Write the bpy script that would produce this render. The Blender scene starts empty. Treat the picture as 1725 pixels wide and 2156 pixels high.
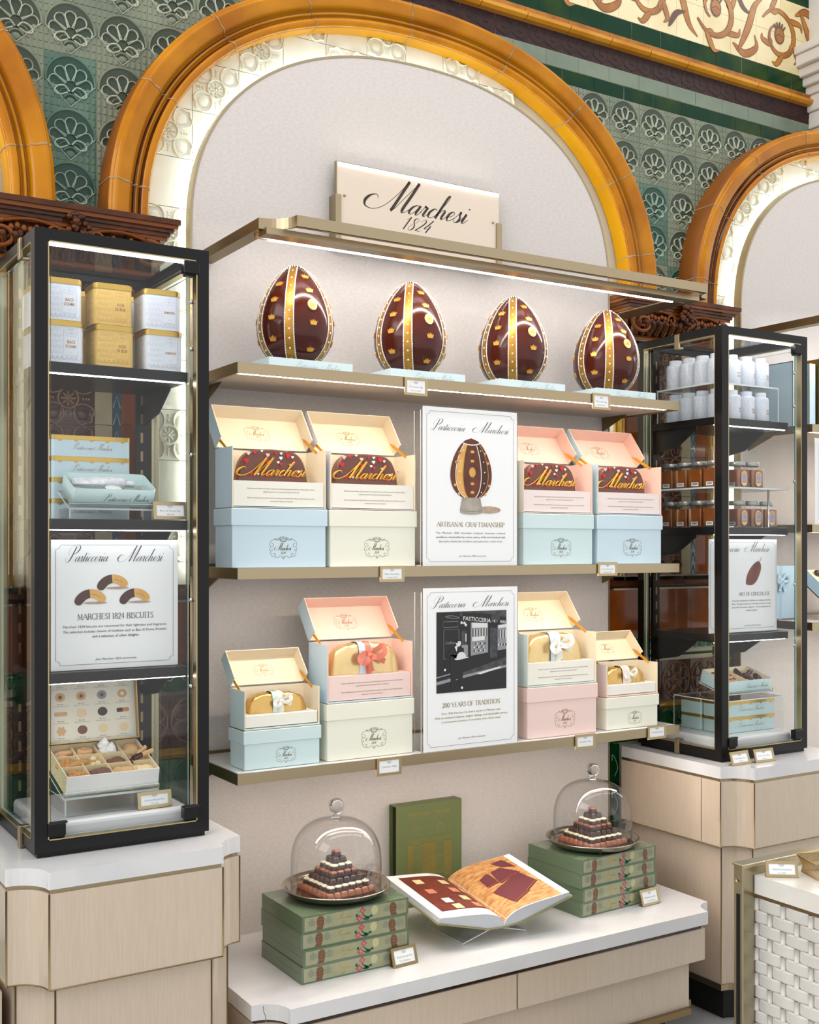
import bpy, math, random
from mathutils import Vector, Matrix

RND = random.Random(11)
SC = bpy.context.scene
COL = SC.collection

# ------------------------------------------------------------------ camera
cam_d = bpy.data.cameras.new('camera')
cam_d.sensor_fit = 'VERTICAL'
cam_d.sensor_height = 36.0
cam_d.lens = 36.0 * 2421.0 / 2156.0
cam_d.shift_y = 72.0 / 2156.0
cam_d.clip_start = 0.05
cam = bpy.data.objects.new('camera', cam_d)
cam.location = (-2.035, -3.2, 1.6)
cam.rotation_euler = (math.pi / 2, 0, -math.radians(90 - 58.1726))
COL.objects.link(cam)
SC.camera = cam

# ------------------------------------------------------------------ world, lights, exposure
SC.view_settings.view_transform = 'Standard'
SC.view_settings.look = 'None'
SC.view_settings.gamma = 1.0
SC.view_settings.use_curve_mapping = False
SC.view_settings.exposure = 0.24
w = bpy.data.worlds.new('world')
SC.world = w
w.use_nodes = True
bg = w.node_tree.nodes['Background']
bg.inputs[1].default_value = 1.0
_n = w.node_tree.nodes.new
_tc, _sx, _rp = _n('ShaderNodeTexCoord'), _n('ShaderNodeSeparateXYZ'), _n('ShaderNodeValToRGB')
w.node_tree.links.new(_tc.outputs['Generated'], _sx.inputs[0])
w.node_tree.links.new(_sx.outputs['Z'], _rp.inputs[0])
_rp.color_ramp.elements[0].position = 0.0
_rp.color_ramp.elements[0].color = (1.10, 1.09, 1.08, 1)      # the lit hall round about
_rp.color_ramp.elements[1].position = .85
_rp.color_ramp.elements[1].color = (.72, .715, .70, 1)    # its bright ceiling
w.node_tree.links.new(_rp.outputs['Color'], bg.inputs[0])
SC.cycles.transparent_max_bounces = 48
SC.cycles.max_bounces = 10
SC.cycles.diffuse_bounces = 4
SC.cycles.glossy_bounces = 5
SC.cycles.transmission_bounces = 8
SC.cycles.sample_clamp_indirect = 6.0
SC.cycles.caustics_reflective = False
SC.cycles.caustics_refractive = False
SC.cycles.use_denoising = True


def area(name, loc, rot, sx, sy, energy, col=(1, .985, .965)):
    d = bpy.data.lights.new(name, 'AREA')
    d.shape = 'RECTANGLE'
    d.size, d.size_y, d.energy, d.color = sx, sy, energy, col
    o = bpy.data.objects.new(name, d)
    o.location = loc
    o.rotation_euler = rot
    COL.objects.link(o)
    return o


area('ceiling_lamp', (-0.4, -1.25, 5.0), (math.radians(6), 0, 0), 4.0, .4, 22)
area('ceiling_lamp', (-4.4, -1.6, 4.0), (0, math.radians(-48), 0), 2.0, 3.4, 70)
area('ceiling_lamp', (3.4, -1.25, 5.0), (math.radians(6), 0, 0), 2.6, .4, 16)


# ------------------------------------------------------------------ materials
def lin(h):
    h = h.lstrip('#')
    c = [int(h[i:i + 2], 16) / 255 for i in (0, 2, 4)]
    return tuple(x / 12.92 if x <= .04045 else ((x + .055) / 1.055) ** 2.4 for x in c) + (1,)


MATS = {}


def mat(name, col, rough=.5, metal=0.0, bump=None, noise=None, coat=0.0, spec=.5, emit=None, stretch=None, subs=0.0):
    """bump=(scale, strength); noise=(second colour, scale, low, high); stretch=per-axis scale of both"""
    if name in MATS:
        return MATS[name]
    m = bpy.data.materials.new(name)
    m.use_nodes = True
    nt = m.node_tree
    p = nt.nodes['Principled BSDF']
    p.inputs['Base Color'].default_value = lin(col)
    p.inputs['Roughness'].default_value = rough
    p.inputs['Metallic'].default_value = metal
    p.inputs['Coat Weight'].default_value = coat
    p.inputs['Coat Roughness'].default_value = .05
    p.inputs['Specular IOR Level'].default_value = spec
    if subs:
        p.inputs['Subsurface Weight'].default_value = subs
        p.inputs['Subsurface Radius'].default_value = (.01, .005, .003)
    if emit:
        p.inputs['Emission Color'].default_value = lin(emit[0])
        p.inputs['Emission Strength'].default_value = emit[1]
    if bump or noise:
        tc = nt.nodes.new('ShaderNodeTexCoord')
        mp = nt.nodes.new('ShaderNodeMapping')
        nt.links.new(tc.outputs['Object'], mp.inputs['Vector'])
        if stretch:
            mp.inputs['Scale'].default_value = stretch
        if noise:
            n = nt.nodes.new('ShaderNodeTexNoise')
            n.inputs['Scale'].default_value = noise[1]
            n.inputs['Detail'].default_value = 5
            nt.links.new(mp.outputs['Vector'], n.inputs['Vector'])
            r = nt.nodes.new('ShaderNodeValToRGB')
            r.color_ramp.elements[0].position = noise[2]
            r.color_ramp.elements[1].position = noise[3]
            r.color_ramp.elements[0].color = lin(col)
            r.color_ramp.elements[1].color = lin(noise[0])
            nt.links.new(n.outputs['Fac'], r.inputs['Fac'])
            nt.links.new(r.outputs['Color'], p.inputs['Base Color'])
        if bump:
            n2 = nt.nodes.new('ShaderNodeTexNoise')
            n2.inputs['Scale'].default_value = bump[0]
            n2.inputs['Detail'].default_value = 3
            nt.links.new(mp.outputs['Vector'], n2.inputs['Vector'])
            b = nt.nodes.new('ShaderNodeBump')
            b.inputs['Strength'].default_value = bump[1]
            b.inputs['Distance'].default_value = .002
            nt.links.new(n2.outputs['Fac'], b.inputs['Height'])
            nt.links.new(b.outputs['Normal'], p.inputs['Normal'])
    MATS[name] = m
    return m


def glass_mat(name, tint, f0=.04, edge=1.0):
    """clear sheet: the same Fresnel share of mirror on both faces, the rest passes straight through"""
    m = bpy.data.materials.new(name)
    m.use_nodes = True
    nt = m.node_tree
    nt.nodes.clear()
    N = nt.nodes.new
    out = N('ShaderNodeOutputMaterial')
    mix = N('ShaderNodeMixShader')
    tr = N('ShaderNodeBsdfTransparent')
    tr.inputs[0].default_value = lin(tint)
    gl = N('ShaderNodeBsdfGlossy')
    gl.inputs['Roughness'].default_value = .0
    geo = N('ShaderNodeNewGeometry')
    dot = N('ShaderNodeVectorMath'); dot.operation = 'DOT_PRODUCT'
    nt.links.new(geo.outputs['Normal'], dot.inputs[0])
    nt.links.new(geo.outputs['Incoming'], dot.inputs[1])
    ab = N('ShaderNodeMath'); ab.operation = 'ABSOLUTE'
    nt.links.new(dot.outputs['Value'], ab.inputs[0])
    om = N('ShaderNodeMath'); om.operation = 'SUBTRACT'; om.inputs[0].default_value = 1
    nt.links.new(ab.outputs[0], om.inputs[1])
    pw = N('ShaderNodeMath'); pw.operation = 'POWER'; pw.inputs[1].default_value = 5
    nt.links.new(om.outputs[0], pw.inputs[0])
    ml = N('ShaderNodeMath'); ml.operation = 'MULTIPLY_ADD'
    ml.inputs[1].default_value = (1 - f0) * edge
    ml.inputs[2].default_value = f0
    nt.links.new(pw.outputs[0], ml.inputs[0])
    nt.links.new(ml.outputs[0], mix.inputs[0])
    nt.links.new(tr.outputs[0], mix.inputs[1])
    nt.links.new(gl.outputs[0], mix.inputs[2])
    nt.links.new(mix.outputs[0], out.inputs[0])
    MATS[name] = m
    return m


def emis(name, col, s):
    m = bpy.data.materials.new(name)
    m.use_nodes = True
    nt = m.node_tree
    nt.nodes.clear()
    o = nt.nodes.new('ShaderNodeOutputMaterial')
    e = nt.nodes.new('ShaderNodeEmission')
    e.inputs[0].default_value = lin(col)
    e.inputs[1].default_value = s
    nt.links.new(e.outputs[0], o.inputs[0])
    MATS[name] = m
    return m


# ------------------------------------------------------------------ mesh collecting
def catmull(P, n=8, closed=False):
    P = [Vector(p) for p in P]
    if len(P) < 3 and not closed:
        return [P[0].lerp(P[1], i / n) for i in range(n + 1)]
    out = []
    L = len(P)
    rng = L if closed else L - 1
    for i in range(rng):
        if closed:
            a, b, c, d = P[(i - 1) % L], P[i], P[(i + 1) % L], P[(i + 2) % L]
        else:
            b, c = P[i], P[i + 1]
            a = P[i - 1] if i else b + (b - c)
            d = P[i + 2] if i + 2 < L else c + (c - b)
        for k in range(n):
            t = k / n
            out.append(.5 * ((2 * b) + (c - a) * t + (2 * a - 5 * b + 4 * c - d) * t * t + (3 * b - a - 3 * c + d) * t ** 3))
    if not closed:
        out.append(P[-1])
    return out


TXT = {}


def text_mesh(s, bold=0.0):
    k = (s, bold)
    if k not in TXT:
        c = bpy.data.curves.new('t', 'FONT')
        c.body = s
        c.size = 1
        c.resolution_u = 2
        c.offset = bold
        o = bpy.data.objects.new('t', c)
        me = o.to_mesh()
        vs = [(v.co.x, v.co.y) for v in me.vertices]
        fs = [tuple(p.vertices) for p in me.polygons]
        o.to_mesh_clear()
        bpy.data.objects.remove(o)
        bpy.data.curves.remove(c)
        xs = [v[0] for v in vs] or [0, 0]
        TXT[k] = (vs, fs, min(xs), max(xs))
    return TXT[k]


class MB:
    def __init__(s):
        s.v, s.f, s.m, s.sm = [], [], [], []
        s.M = Matrix()

    def add(s, vs, fs, m=0, smooth=False):
        b = len(s.v)
        s.v += [tuple(s.M @ Vector(v)) for v in vs]
        for i, f in enumerate(fs):
            s.f.append(tuple(b + k for k in f))
            s.m.append(m[i] if isinstance(m, (list, tuple)) else m)
            s.sm.append(smooth)
        return s

    def box(s, x0, x1, y0, y1, z0, z1, m=0):
        v = [(x0, y0, z0), (x1, y0, z0), (x1, y1, z0), (x0, y1, z0), (x0, y0, z1), (x1, y0, z1), (x1, y1, z1), (x0, y1, z1)]
        # faces: -x +x -y +y -z +z
        return s.add(v, [(0, 4, 7, 3), (1, 2, 6, 5), (0, 1, 5, 4), (2, 3, 7, 6), (0, 3, 2, 1), (4, 5, 6, 7)], m)

    def prism(s, P, z0, z1, m=0, mt=None, smooth=False):
        """polygon (x, y) extruded along z"""
        n = len(P)
        if sum(P[i][0] * P[(i + 1) % n][1] - P[(i + 1) % n][0] * P[i][1] for i in range(n)) < 0:
            P = P[::-1]
        v = [(p[0], p[1], z0) for p in P] + [(p[0], p[1], z1) for p in P]
        fs = [(i, (i + 1) % n, n + (i + 1) % n, n + i) for i in range(n)]
        s.add(v, fs, m, smooth)
        return s.add(v, [tuple(range(n - 1, -1, -1)), tuple(range(n, 2 * n))], m if mt is None else mt)

    def prismy(s, P, y0, y1, m=0, mf=None, smooth=False):
        """polygon (x, z) extruded along y; y0 is the front"""
        n = len(P)
        if sum(P[i][0] * P[(i + 1) % n][1] - P[(i + 1) % n][0] * P[i][1] for i in range(n)) < 0:
            P = P[::-1]
        v = [(p[0], y0, p[1]) for p in P] + [(p[0], y1, p[1]) for p in P]
        s.add(v, [(i, n + i, n + (i + 1) % n, (i + 1) % n) for i in range(n)], m, smooth)
        return s.add(v, [tuple(range(n)), tuple(range(2 * n - 1, n - 1, -1))], m if mf is None else mf)

    def lathe(s, prof, n=32, c=(0, 0, 0), m=0, smooth=True, a0=0, a1=None):
        full = a1 is None
        k = n if full else n + 1
        a1 = a0 + 2 * math.pi if full else a1
        v = []
        for i in range(k):
            a = a0 + (a1 - a0) * i / n
            for r, z in prof:
                v.append((c[0] + r * math.cos(a), c[1] + r * math.sin(a), c[2] + z))
        L = len(prof)
        fs = []
        for i in range(n):
            j = (i + 1) % k
            for q in range(L - 1):
                fs.append((i * L + q, j * L + q, j * L + q + 1, i * L + q + 1))
        return s.add(v, fs, m, smooth)

    def tube(s, P, r, n=6, m=0, closed=False, flat=1.0, smooth=True):
        P = [Vector(p) for p in P]
        L = len(P)
        v = []
        up = None
        for i, p in enumerate(P):
            if closed:
                t = P[(i + 1) % L] - P[i - 1]
            else:
                t = P[min(i + 1, L - 1)] - P[max(i - 1, 0)]
            t.normalize()
            if up is None:
                up = Vector((0, 1, 0)) if abs(t.y) < .9 else Vector((1, 0, 0))
            a = t.cross(up)
            if a.length < 1e-6:
                a = t.cross(Vector((.3, .2, 1)))
            a.normalize()
            b = a.cross(t)
            up = b.copy()
            rr = r[i] if isinstance(r, (list, tuple)) else r
            for k in range(n):
                q = 2 * math.pi * k / n
                v.append(tuple(p + a * (rr * math.cos(q)) + b * (rr * flat * math.sin(q))))
        fs = []
        for i in range(L if closed else L - 1):
            j = (i + 1) % L
            for k in range(n):
                fs.append((i * n + k, i * n + (k + 1) % n, j * n + (k + 1) % n, j * n + k))
        if not closed:
            fs += [tuple(range(n)), tuple(range((L - 1) * n, L * n))[::-1]]
        return s.add(v, fs, m, smooth)

    def ridge(s, P, wd, h, y=0.0, m=0, closed=False):
        """raised bead along (x, z) points standing h out of plane y towards -y"""
        P = [Vector((p[0], p[1])) for p in P]
        L = len(P)
        v = []
        for i in range(L):
            t = (P[(i + 1) % L] - P[i - 1]) if closed else (P[min(i + 1, L - 1)] - P[max(i - 1, 0)])
            if t.length < 1e-9:
                t = Vector((1, 0))
            t.normalize()
            n = Vector((-t.y, t.x)) * wd / 2
            a, b = P[i] + n, P[i] - n
            n2 = n * .55
            c, d = P[i] + n2, P[i] - n2
            v += [(a.x, y, a.y), (c.x, y - h * .8, c.y), (P[i].x, y - h, P[i].y), (d.x, y - h * .8, d.y), (b.x, y, b.y)]
        fs = []
        for i in range(L if closed else L - 1):
            j = (i + 1) % L
            for k in range(4):
                fs.append((i * 5 + k, i * 5 + k + 1, j * 5 + k + 1, j * 5 + k))
        return s.add(v, fs, m, True)

    def stroke(s, P, wd, y=0.0, m=0, closed=False):
        """flat ribbon in plane y facing -y; wd one width or a list"""
        P = [Vector((p[0], p[1])) for p in P]
        L = len(P)
        v = []
        for i in range(L):
            t = (P[(i + 1) % L] - P[i - 1]) if closed else (P[min(i + 1, L - 1)] - P[max(i - 1, 0)])
            if t.length < 1e-9:
                t = Vector((1, 0))
            t.normalize()
            q = wd[i] if isinstance(wd, (list, tuple)) else wd
            n = Vector((-t.y, t.x)) * q / 2
            v += [(P[i].x + n.x, y, P[i].y + n.y), (P[i].x - n.x, y, P[i].y - n.y)]
        fs = [(2 * i, 2 * i + 1, 2 * ((i + 1) % L) + 1, 2 * ((i + 1) % L)) for i in range(L if closed else L - 1)]
        return s.add(v, fs, m)

    def poly(s, P, y=0.0, m=0):
        return s.add([(p[0], y, p[1]) for p in P], [tuple(range(len(P)))], m)

    def dome(s, P, y, h, m=0, inset=.75):
        """closed outline puffed out by h towards -y"""
        n = len(P)
        cx = sum(p[0] for p in P) / n
        cz = sum(p[1] for p in P) / n
        v = []
        for k, hh in ((1, 0), (inset + (1 - inset) * .6, .6), (inset, .9), (.35, 1)):
            v += [(cx + (p[0] - cx) * k, y - h * hh, cz + (p[1] - cz) * k) for p in P]
        v.append((cx, y - h, cz))
        fs = []
        for q in range(3):
            fs += [(q * n + i, q * n + (i + 1) % n, (q + 1) * n + (i + 1) % n, (q + 1) * n + i) for i in range(n)]
        fs += [(3 * n + i, 3 * n + (i + 1) % n, 4 * n) for i in range(n)]
        return s.add(v, fs, m, True)

    def ball(s, c, r, m=0, seg=8, rings=5, sc=(1, 1, 1)):
        v = [(c[0], c[1], c[2] - r * sc[2])]
        for i in range(1, rings):
            t = math.pi * i / rings
            for k in range(seg):
                a = 2 * math.pi * k / seg
                v.append((c[0] + r * sc[0] * math.sin(t) * math.cos(a), c[1] + r * sc[1] * math.sin(t) * math.sin(a), c[2] - r * sc[2] * math.cos(t)))
        v.append((c[0], c[1], c[2] + r * sc[2]))
        fs = [(0, 1 + (k + 1) % seg, 1 + k) for k in range(seg)]
        for i in range(rings - 2):
            for k in range(seg):
                fs.append((1 + i * seg + k, 1 + i * seg + (k + 1) % seg, 1 + (i + 1) * seg + (k + 1) % seg, 1 + (i + 1) * seg + k))
        b = 1 + (rings - 2) * seg
        fs += [(b + k, b + (k + 1) % seg, len(v) - 1) for k in range(seg)]
        return s.add(v, fs, m, True)

    def text(s, t, size, x, z, y, m=0, align='C', xs=1.0, shear=0.0, bold=0.0, width=None):
        vs, fs, a, b = text_mesh(t, bold)
        if width:
            xs = width / max(1e-6, (b - a) * size)
        off = {'C': -(a + b) / 2, 'L': -a, 'R': -b}[align]
        return s.add([(x + ((q[0] + off) * xs + shear * q[1]) * size, y, z + q[1] * size) for q in vs], fs, m)

    def build(s, name, mats, parent=None, bevel=0.0, seg=2):
        me = bpy.data.meshes.new(name)
        me.from_pydata(s.v, [], s.f)
        if not isinstance(mats, (list, tuple)):
            mats = [mats]
        for q in mats:
            me.materials.append(MATS[q] if isinstance(q, str) else q)
        me.polygons.foreach_set('material_index', [min(q, len(mats) - 1) for q in s.m])
        me.polygons.foreach_set('use_smooth', s.sm)
        me.update()
        o = bpy.data.objects.new(name, me)
        COL.objects.link(o)
        if parent:
            o.parent = parent
        if bevel:
            b = o.modifiers.new('b', 'BEVEL')
            b.width = bevel
            b.segments = seg
            b.limit_method = 'ANGLE'
            b.angle_limit = math.radians(40)
            b.harden_normals = False
        return o


def thing(name, label, cat, loc=(0, 0, 0), rz=0.0, group=None):
    o = bpy.data.objects.new(name, None)
    o.empty_display_size = .05
    o.location = loc
    o.rotation_euler = (0, 0, rz)
    COL.objects.link(o)
    return tag(o, label, cat, group)


def tag(o, label, cat, group=None):
    o['label'] = label
    o['category'] = cat
    if group:
        o['group'] = group
    return o


def struct(o):
    o['kind'] = 'structure'
    return o


def dup(root, loc=None, rz=None, label=None, group=None):
    r = root.copy()
    COL.objects.link(r)
    if loc is not None:
        r.location = loc
    if rz is not None:
        r.rotation_euler = (0, 0, rz)
    if label:
        r['label'] = label
    if group:
        r['group'] = group
    for ch in list(root.children):
        c = ch.copy()
        COL.objects.link(c)
        c.parent = r
        for g in list(ch.children):
            d = g.copy()
            COL.objects.link(d)
            d.parent = c
    return r


def arc(cx, cz, r, a0, a1, n=12, rz=None):
    rz = r if rz is None else rz
    return [(cx + r * math.cos(math.radians(a0 + (a1 - a0) * i / n)), cz + rz * math.sin(math.radians(a0 + (a1 - a0) * i / n))) for i in range(n + 1)]


def rrect(x0, x1, y0, y1, r, n=5):
    out = []
    for cx, cy, a in ((x1 - r, y0 + r, -90), (x1 - r, y1 - r, 0), (x0 + r, y1 - r, 90), (x0 + r, y0 + r, 180)):
        out += arc(cx, cy, r, a, a + 90, n)
    return out


# ------------------------------------------------------------------ lettering
# upright pen strokes in x-height units; slanted afterwards
SCR = {
    'M': (4.45, [[(.6, 1.05), (.25, 1.38), (-.3, 1.2), (-.55, .65), (-.2, .1), (.75, -.08), (1.65, .45), (2.3, 1.7), (2.76, 3.2)],
                 [(2.76, 3.2), (2.7, 1.8), (2.64, .5), (2.58, .02)], [(2.58, .02), (2.85, .3), (3.25, 1.5), (3.86, 3.2)],
                 [(3.86, 3.2), (3.8, 1.8), (3.7, .5), (3.8, .03), (4.08, .08), (4.4, .42)]]),
    'P': (2.9, [[(1.75, 3.0), (1.66, 1.8), (1.55, .6), (1.2, -.05), (.6, -.1), (.2, .25), (.35, .6)],
                [(.9, 1.3), (.35, 1.7), (.3, 2.5), (.95, 3.15), (1.95, 3.35), (2.75, 3.0), (2.85, 2.3), (2.4, 1.7), (1.75, 1.55)]]),
    'a': (1.2, [[(.86, .78), (.6, 1.0), (.22, .78), (.05, .35), (.2, .02), (.5, .12), (.82, .7)],
                [(.92, 1.0), (.86, .5), (.84, .15), (1.0, 0.0), (1.2, .2), (1.35, .45)]]),
    'r': (.9, [[(0, .35), (.18, .8), (.26, 1.1), (.3, .92), (.55, .98)], [(.55, .98), (.5, .5), (.48, .15), (.62, 0), (.8, .15), (1.0, .45)]]),
    'c': (.95, [[(.72, .8), (.62, .98), (.34, .9), (.1, .5), (.2, .08), (.5, 0), (.8, .2), (1.05, .5)]]),
    'h': (1.2, [[(-.1, .2), (.2, 1.1), (.42, 2.1), (.36, 2.55), (.2, 2.3), (.14, 1.3), (.08, .02)],
                [(.1, .3), (.35, .85), (.6, 1.0), (.72, .8), (.68, .3), (.78, 0), (1.0, .15), (1.22, .45)]]),
    'e': (.9, [[(.05, .35), (.45, .5), (.66, .8), (.48, 1.0), (.18, .8), (.08, .35), (.28, .02), (.6, .1), (.95, .45)]]),
    's': (.85, [[(-.1, .2), (.2, .75), (.38, 1.15)], [(.38, 1.15), (.42, .8), (.62, .4), (.48, .03), (.18, .0), (.1, .2)], [(.5, .03), (.75, .15), (.95, .45)]]),
    'i': (.65, [[(.0, .4), (.2, .98)], [(.24, 1.0), (.2, .5), (.2, .12), (.34, 0), (.5, .12), (.7, .45)], [(.22, 1.62), (.26, 1.5)]]),
    't': (.7, [[(.0, .4), (.24, 1.2)], [(.3, 1.75), (.24, .8), (.22, .15), (.36, 0), (.55, .12), (.75, .45)], [(.02, 1.08), (.5, 1.08)]]),
    ' ': (.9, []),
    '1': (.9, [[(.05, 1.6), (.3, 1.75), (.55, 2.1)], [(.55, 2.1), (.5, 1.0), (.48, 0)]]),
    '8': (1.3, [[(1.0, 1.85), (.7, 2.05), (.4, 1.8), (.5, 1.35), (.85, .9), (.9, .3), (.55, 0), (.2, .25), (.3, .75), (.75, 1.25), (1.05, 1.7), (1.0, 1.9)]]),
    '2': (1.2, [[(.2, 1.6), (.5, 2.05), (.9, 1.85), (.85, 1.3), (.45, .6), (.1, .1), (.35, .18), (.7, 0), (1.0, .25)]]),
    '4': (1.2, [[(.7, 2.1), (.4, 1.3), (.05, .6), (.6, .68), (1.0, .75)], [(.78, 1.2), (.7, .6), (.66, 0)]]),
}


def script(word, slant=.62, hair=.05, thick=.24, n=6):
    """-> list of (points, widths) in x-heights and the total advance"""
    x = 0
    out = []
    for ch in word:
        adv, strokes = SCR[ch]
        for st in strokes:
            if ch == 'i' and len(st) == 2 and st[0][1] > 1.4:
                P = [Vector((x + q[0], q[1])) for q in st]
                out.append(([Vector((p.x + slant * p.y, p.y)) for p in P], [.2, .2]))
                continue
            P = catmull(st, n)
            P = [Vector((x + p.x, p.y)) for p in P]
            Wd = []
            for i in range(len(P)):
                t = P[min(i + 1, len(P) - 1)] - P[max(i - 1, 0)]
                t = t.normalized() if t.length > 1e-6 else Vector((1, 0))
                k = max(0, -t.y)
                th = thick * (1.25 if ch in 'MP' else 1)
                Wd.append(hair + (th - hair) * k ** 1.6)
            W2 = [(Wd[max(i - 1, 0)] + Wd[i] + Wd[min(i + 1, len(Wd) - 1)]) / 3 for i in range(len(Wd))]
            out.append(([Vector((p.x + slant * p.y, p.y)) for p in P], W2))
        x += adv
    return out, x


def write_script(mb, word, cx, z, xh, y, m=0, width=None, wk=1.0, **k):
    st, adv = script(word, **k)
    xs = [p.x for s_ in st for p in s_[0]]
    a, b = min(xs), max(xs)
    sx = xh if width is None else width / (b - a)
    for P, W in st:
        mb.stroke([(cx + (p.x - (a + b) / 2) * sx, z + p.y * xh) for p in P], [q * xh * wk for q in W], y, m)


SER = {
    'A': (.72, [('l', .02, 0, .36, 1, 0), ('l', .36, 1, .7, 0, 1), ('l', .14, .36, .56, .36, 0), ('s', .04, 0), ('s', .68, 0)]),
    'B': (.62, [('l', .14, 0, .14, 1, 1), ('c', [(.14, 1), (.4, .99), (.5, .78), (.4, .55), (.14, .53)]), ('c', [(.14, .53), (.45, .5), (.57, .27), (.45, .02), (.14, 0)])]),
    'C': (.7, [('c', [(.62, .8), (.5, .97), (.3, .97), (.1, .75), (.06, .45), (.16, .12), (.38, .0), (.55, .05), (.64, .22)])]),
    'D': (.74, [('l', .14, 0, .14, 1, 1), ('c', [(.14, 1), (.45, .98), (.66, .75), (.68, .45), (.6, .18), (.4, .01), (.14, 0)])]),
    'E': (.6, [('l', .14, 0, .14, 1, 1), ('l', .14, 1, .54, 1, 0), ('l', .14, .52, .44, .52, 0), ('l', .14, 0, .57, 0, 0)]),
    'F': (.56, [('l', .14, 0, .14, 1, 1), ('l', .14, 1, .52, 1, 0), ('l', .14, .52, .42, .52, 0), ('s', .14, 0)]),
    'H': (.78, [('l', .14, 0, .14, 1, 1), ('l', .62, 0, .62, 1, 1), ('l', .14, .52, .62, .52, 0), ('s', .14, 0), ('s', .14, 1), ('s', .62, 0), ('s', .62, 1)]),
    'I': (.34, [('l', .17, 0, .17, 1, 1), ('s', .17, 0), ('s', .17, 1)]),
    'L': (.58, [('l', .14, 0, .14, 1, 1), ('l', .14, 0, .54, 0, 0), ('s', .14, 1)]),
    'M': (.9, [('l', .14, 0, .16, 1, 0), ('l', .16, 1, .45, .05, 1), ('l', .45, .05, .74, 1, 0), ('l', .74, 1, .77, 0, 1), ('s', .14, 0), ('s', .77, 0)]),
    'N': (.8, [('l', .14, 0, .14, 1, 0), ('l', .14, 1, .66, 0, 1), ('l', .66, 0, .66, 1, 0), ('s', .14, 0), ('s', .66, 1)]),
    'O': (.78, [('c', [(.38, 1), (.14, .86), (.06, .5), (.14, .14), (.38, 0), (.62, .14), (.7, .5), (.62, .86), (.38, 1)])]),
    'P': (.6, [('l', .14, 0, .14, 1, 1), ('c', [(.14, 1), (.42, .98), (.55, .75), (.42, .48), (.14, .46)]), ('s', .14, 0)]),
    'R': (.68, [('l', .14, 0, .14, 1, 1), ('c', [(.14, 1), (.42, .98), (.53, .76), (.42, .52), (.14, .5)]), ('l', .34, .5, .64, 0, 1), ('s', .14, 0)]),
    'S': (.54, [('c', [(.46, .82), (.3, .98), (.12, .86), (.12, .66), (.4, .42), (.46, .2), (.3, .01), (.12, .05), (.06, .22)])]),
    'T': (.66, [('l', .33, 0, .33, 1, 1), ('l', .04, 1, .62, 1, 0), ('s', .33, 0)]),
    'U': (.76, [('c', [(.14, 1), (.14, .3), (.25, .03), (.42, 0), (.58, .1), (.63, .35), (.63, 1)]), ('s', .14, 1), ('s', .63, 1)]),
    'Y': (.68, [('l', .04, 1, .34, .48, 1), ('l', .64, 1, .34, .48, 0), ('l', .34, .48, .34, 0, 1), ('s', .34, 0)]),
    '0': (.56, [('c', [(.27, 1), (.1, .8), (.07, .5), (.1, .2), (.27, 0), (.44, .2), (.47, .5), (.44, .8), (.27, 1)])]),
    '1': (.4, [('l', .2, 0, .2, 1, 1), ('l', .06, .82, .2, 1, 0), ('s', .2, 0)]),
    '2': (.54, [('c', [(.08, .75), (.25, .99), (.43, .85), (.4, .55), (.08, .02)]), ('l', .08, .02, .48, .02, 1)]),
    '4': (.56, [('l', .36, 0, .36, 1, 1), ('l', .36, 1, .04, .3, 0), ('l', .04, .3, .52, .3, 0)]),
    '8': (.54, [('c', [(.26, 1), (.1, .85), (.14, .62), (.4, .42), (.46, .2), (.26, 0), (.06, .2), (.12, .42), (.38, .62), (.42, .85), (.26, 1)])]),
    ' ': (.3, []),
}


def write_serif(mb, t, cx, z, h, y, m=0, width=None, thick=.13, thin=.055):
    tot = sum(SER[c][0] for c in t)
    k = h if width is None else width / tot
    x = cx - tot * k / 2
    for c in t:
        adv, st = SER[c]
        for q in st:
            if q[0] == 'l':
                mb.stroke([(x + q[1] * k, z + q[2] * h), (x + q[3] * k, z + q[4] * h)], (thick if q[5] else thin) * h, y, m)
            elif q[0] == 's':
                mb.stroke([(x + (q[1] - .13) * k, z + q[2] * h), (x + (q[1] + .13) * k, z + q[2] * h)], thin * h, y, m)
            else:
                P = catmull(q[1], 4)
                W = []
                for i in range(len(P)):
                    d = P[min(i + 1, len(P) - 1)] - P[max(i - 1, 0)]
                    d.normalize()
                    W.append((thin + (thick - thin) * abs(d.y) ** 1.5) * h)
                mb.stroke([(x + p.x * k, z + p.y * h) for p in P], W, y, m)
        x += adv * k


def crown_mark(mb, cx, z, w, y, m=0, t=.01):
    """small engraved coronet: curved circlet, points with balls"""
    mb.stroke([(cx + x * w, z + zz * w) for x, zz in arc(0, .25, .36, 215, 325, 8, .2)], w * .05, y, m)
    mb.stroke([(cx + x * w, z + zz * w) for x, zz in arc(0, .33, .4, 212, 328, 8, .2)], w * .03, y, m)
    for i in range(9):
        a = math.radians(25 + 130 * i / 8)
        x0, z0 = .34 * math.cos(a), .16 + .1 * math.sin(a)
        x1, z1 = .55 * math.cos(a), .2 + .3 * math.sin(a)
        mb.stroke([(cx + x0 * w, z + z0 * w), (cx + x1 * w, z + z1 * w)], w * (.035 if i % 2 else .05), y, m)
        mb.poly([(cx + x1 * w + w * .028 * math.cos(q), z + z1 * w + w * .028 * math.sin(q)) for q in (0, 1.25, 2.5, 3.75, 5)], y, m)


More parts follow.
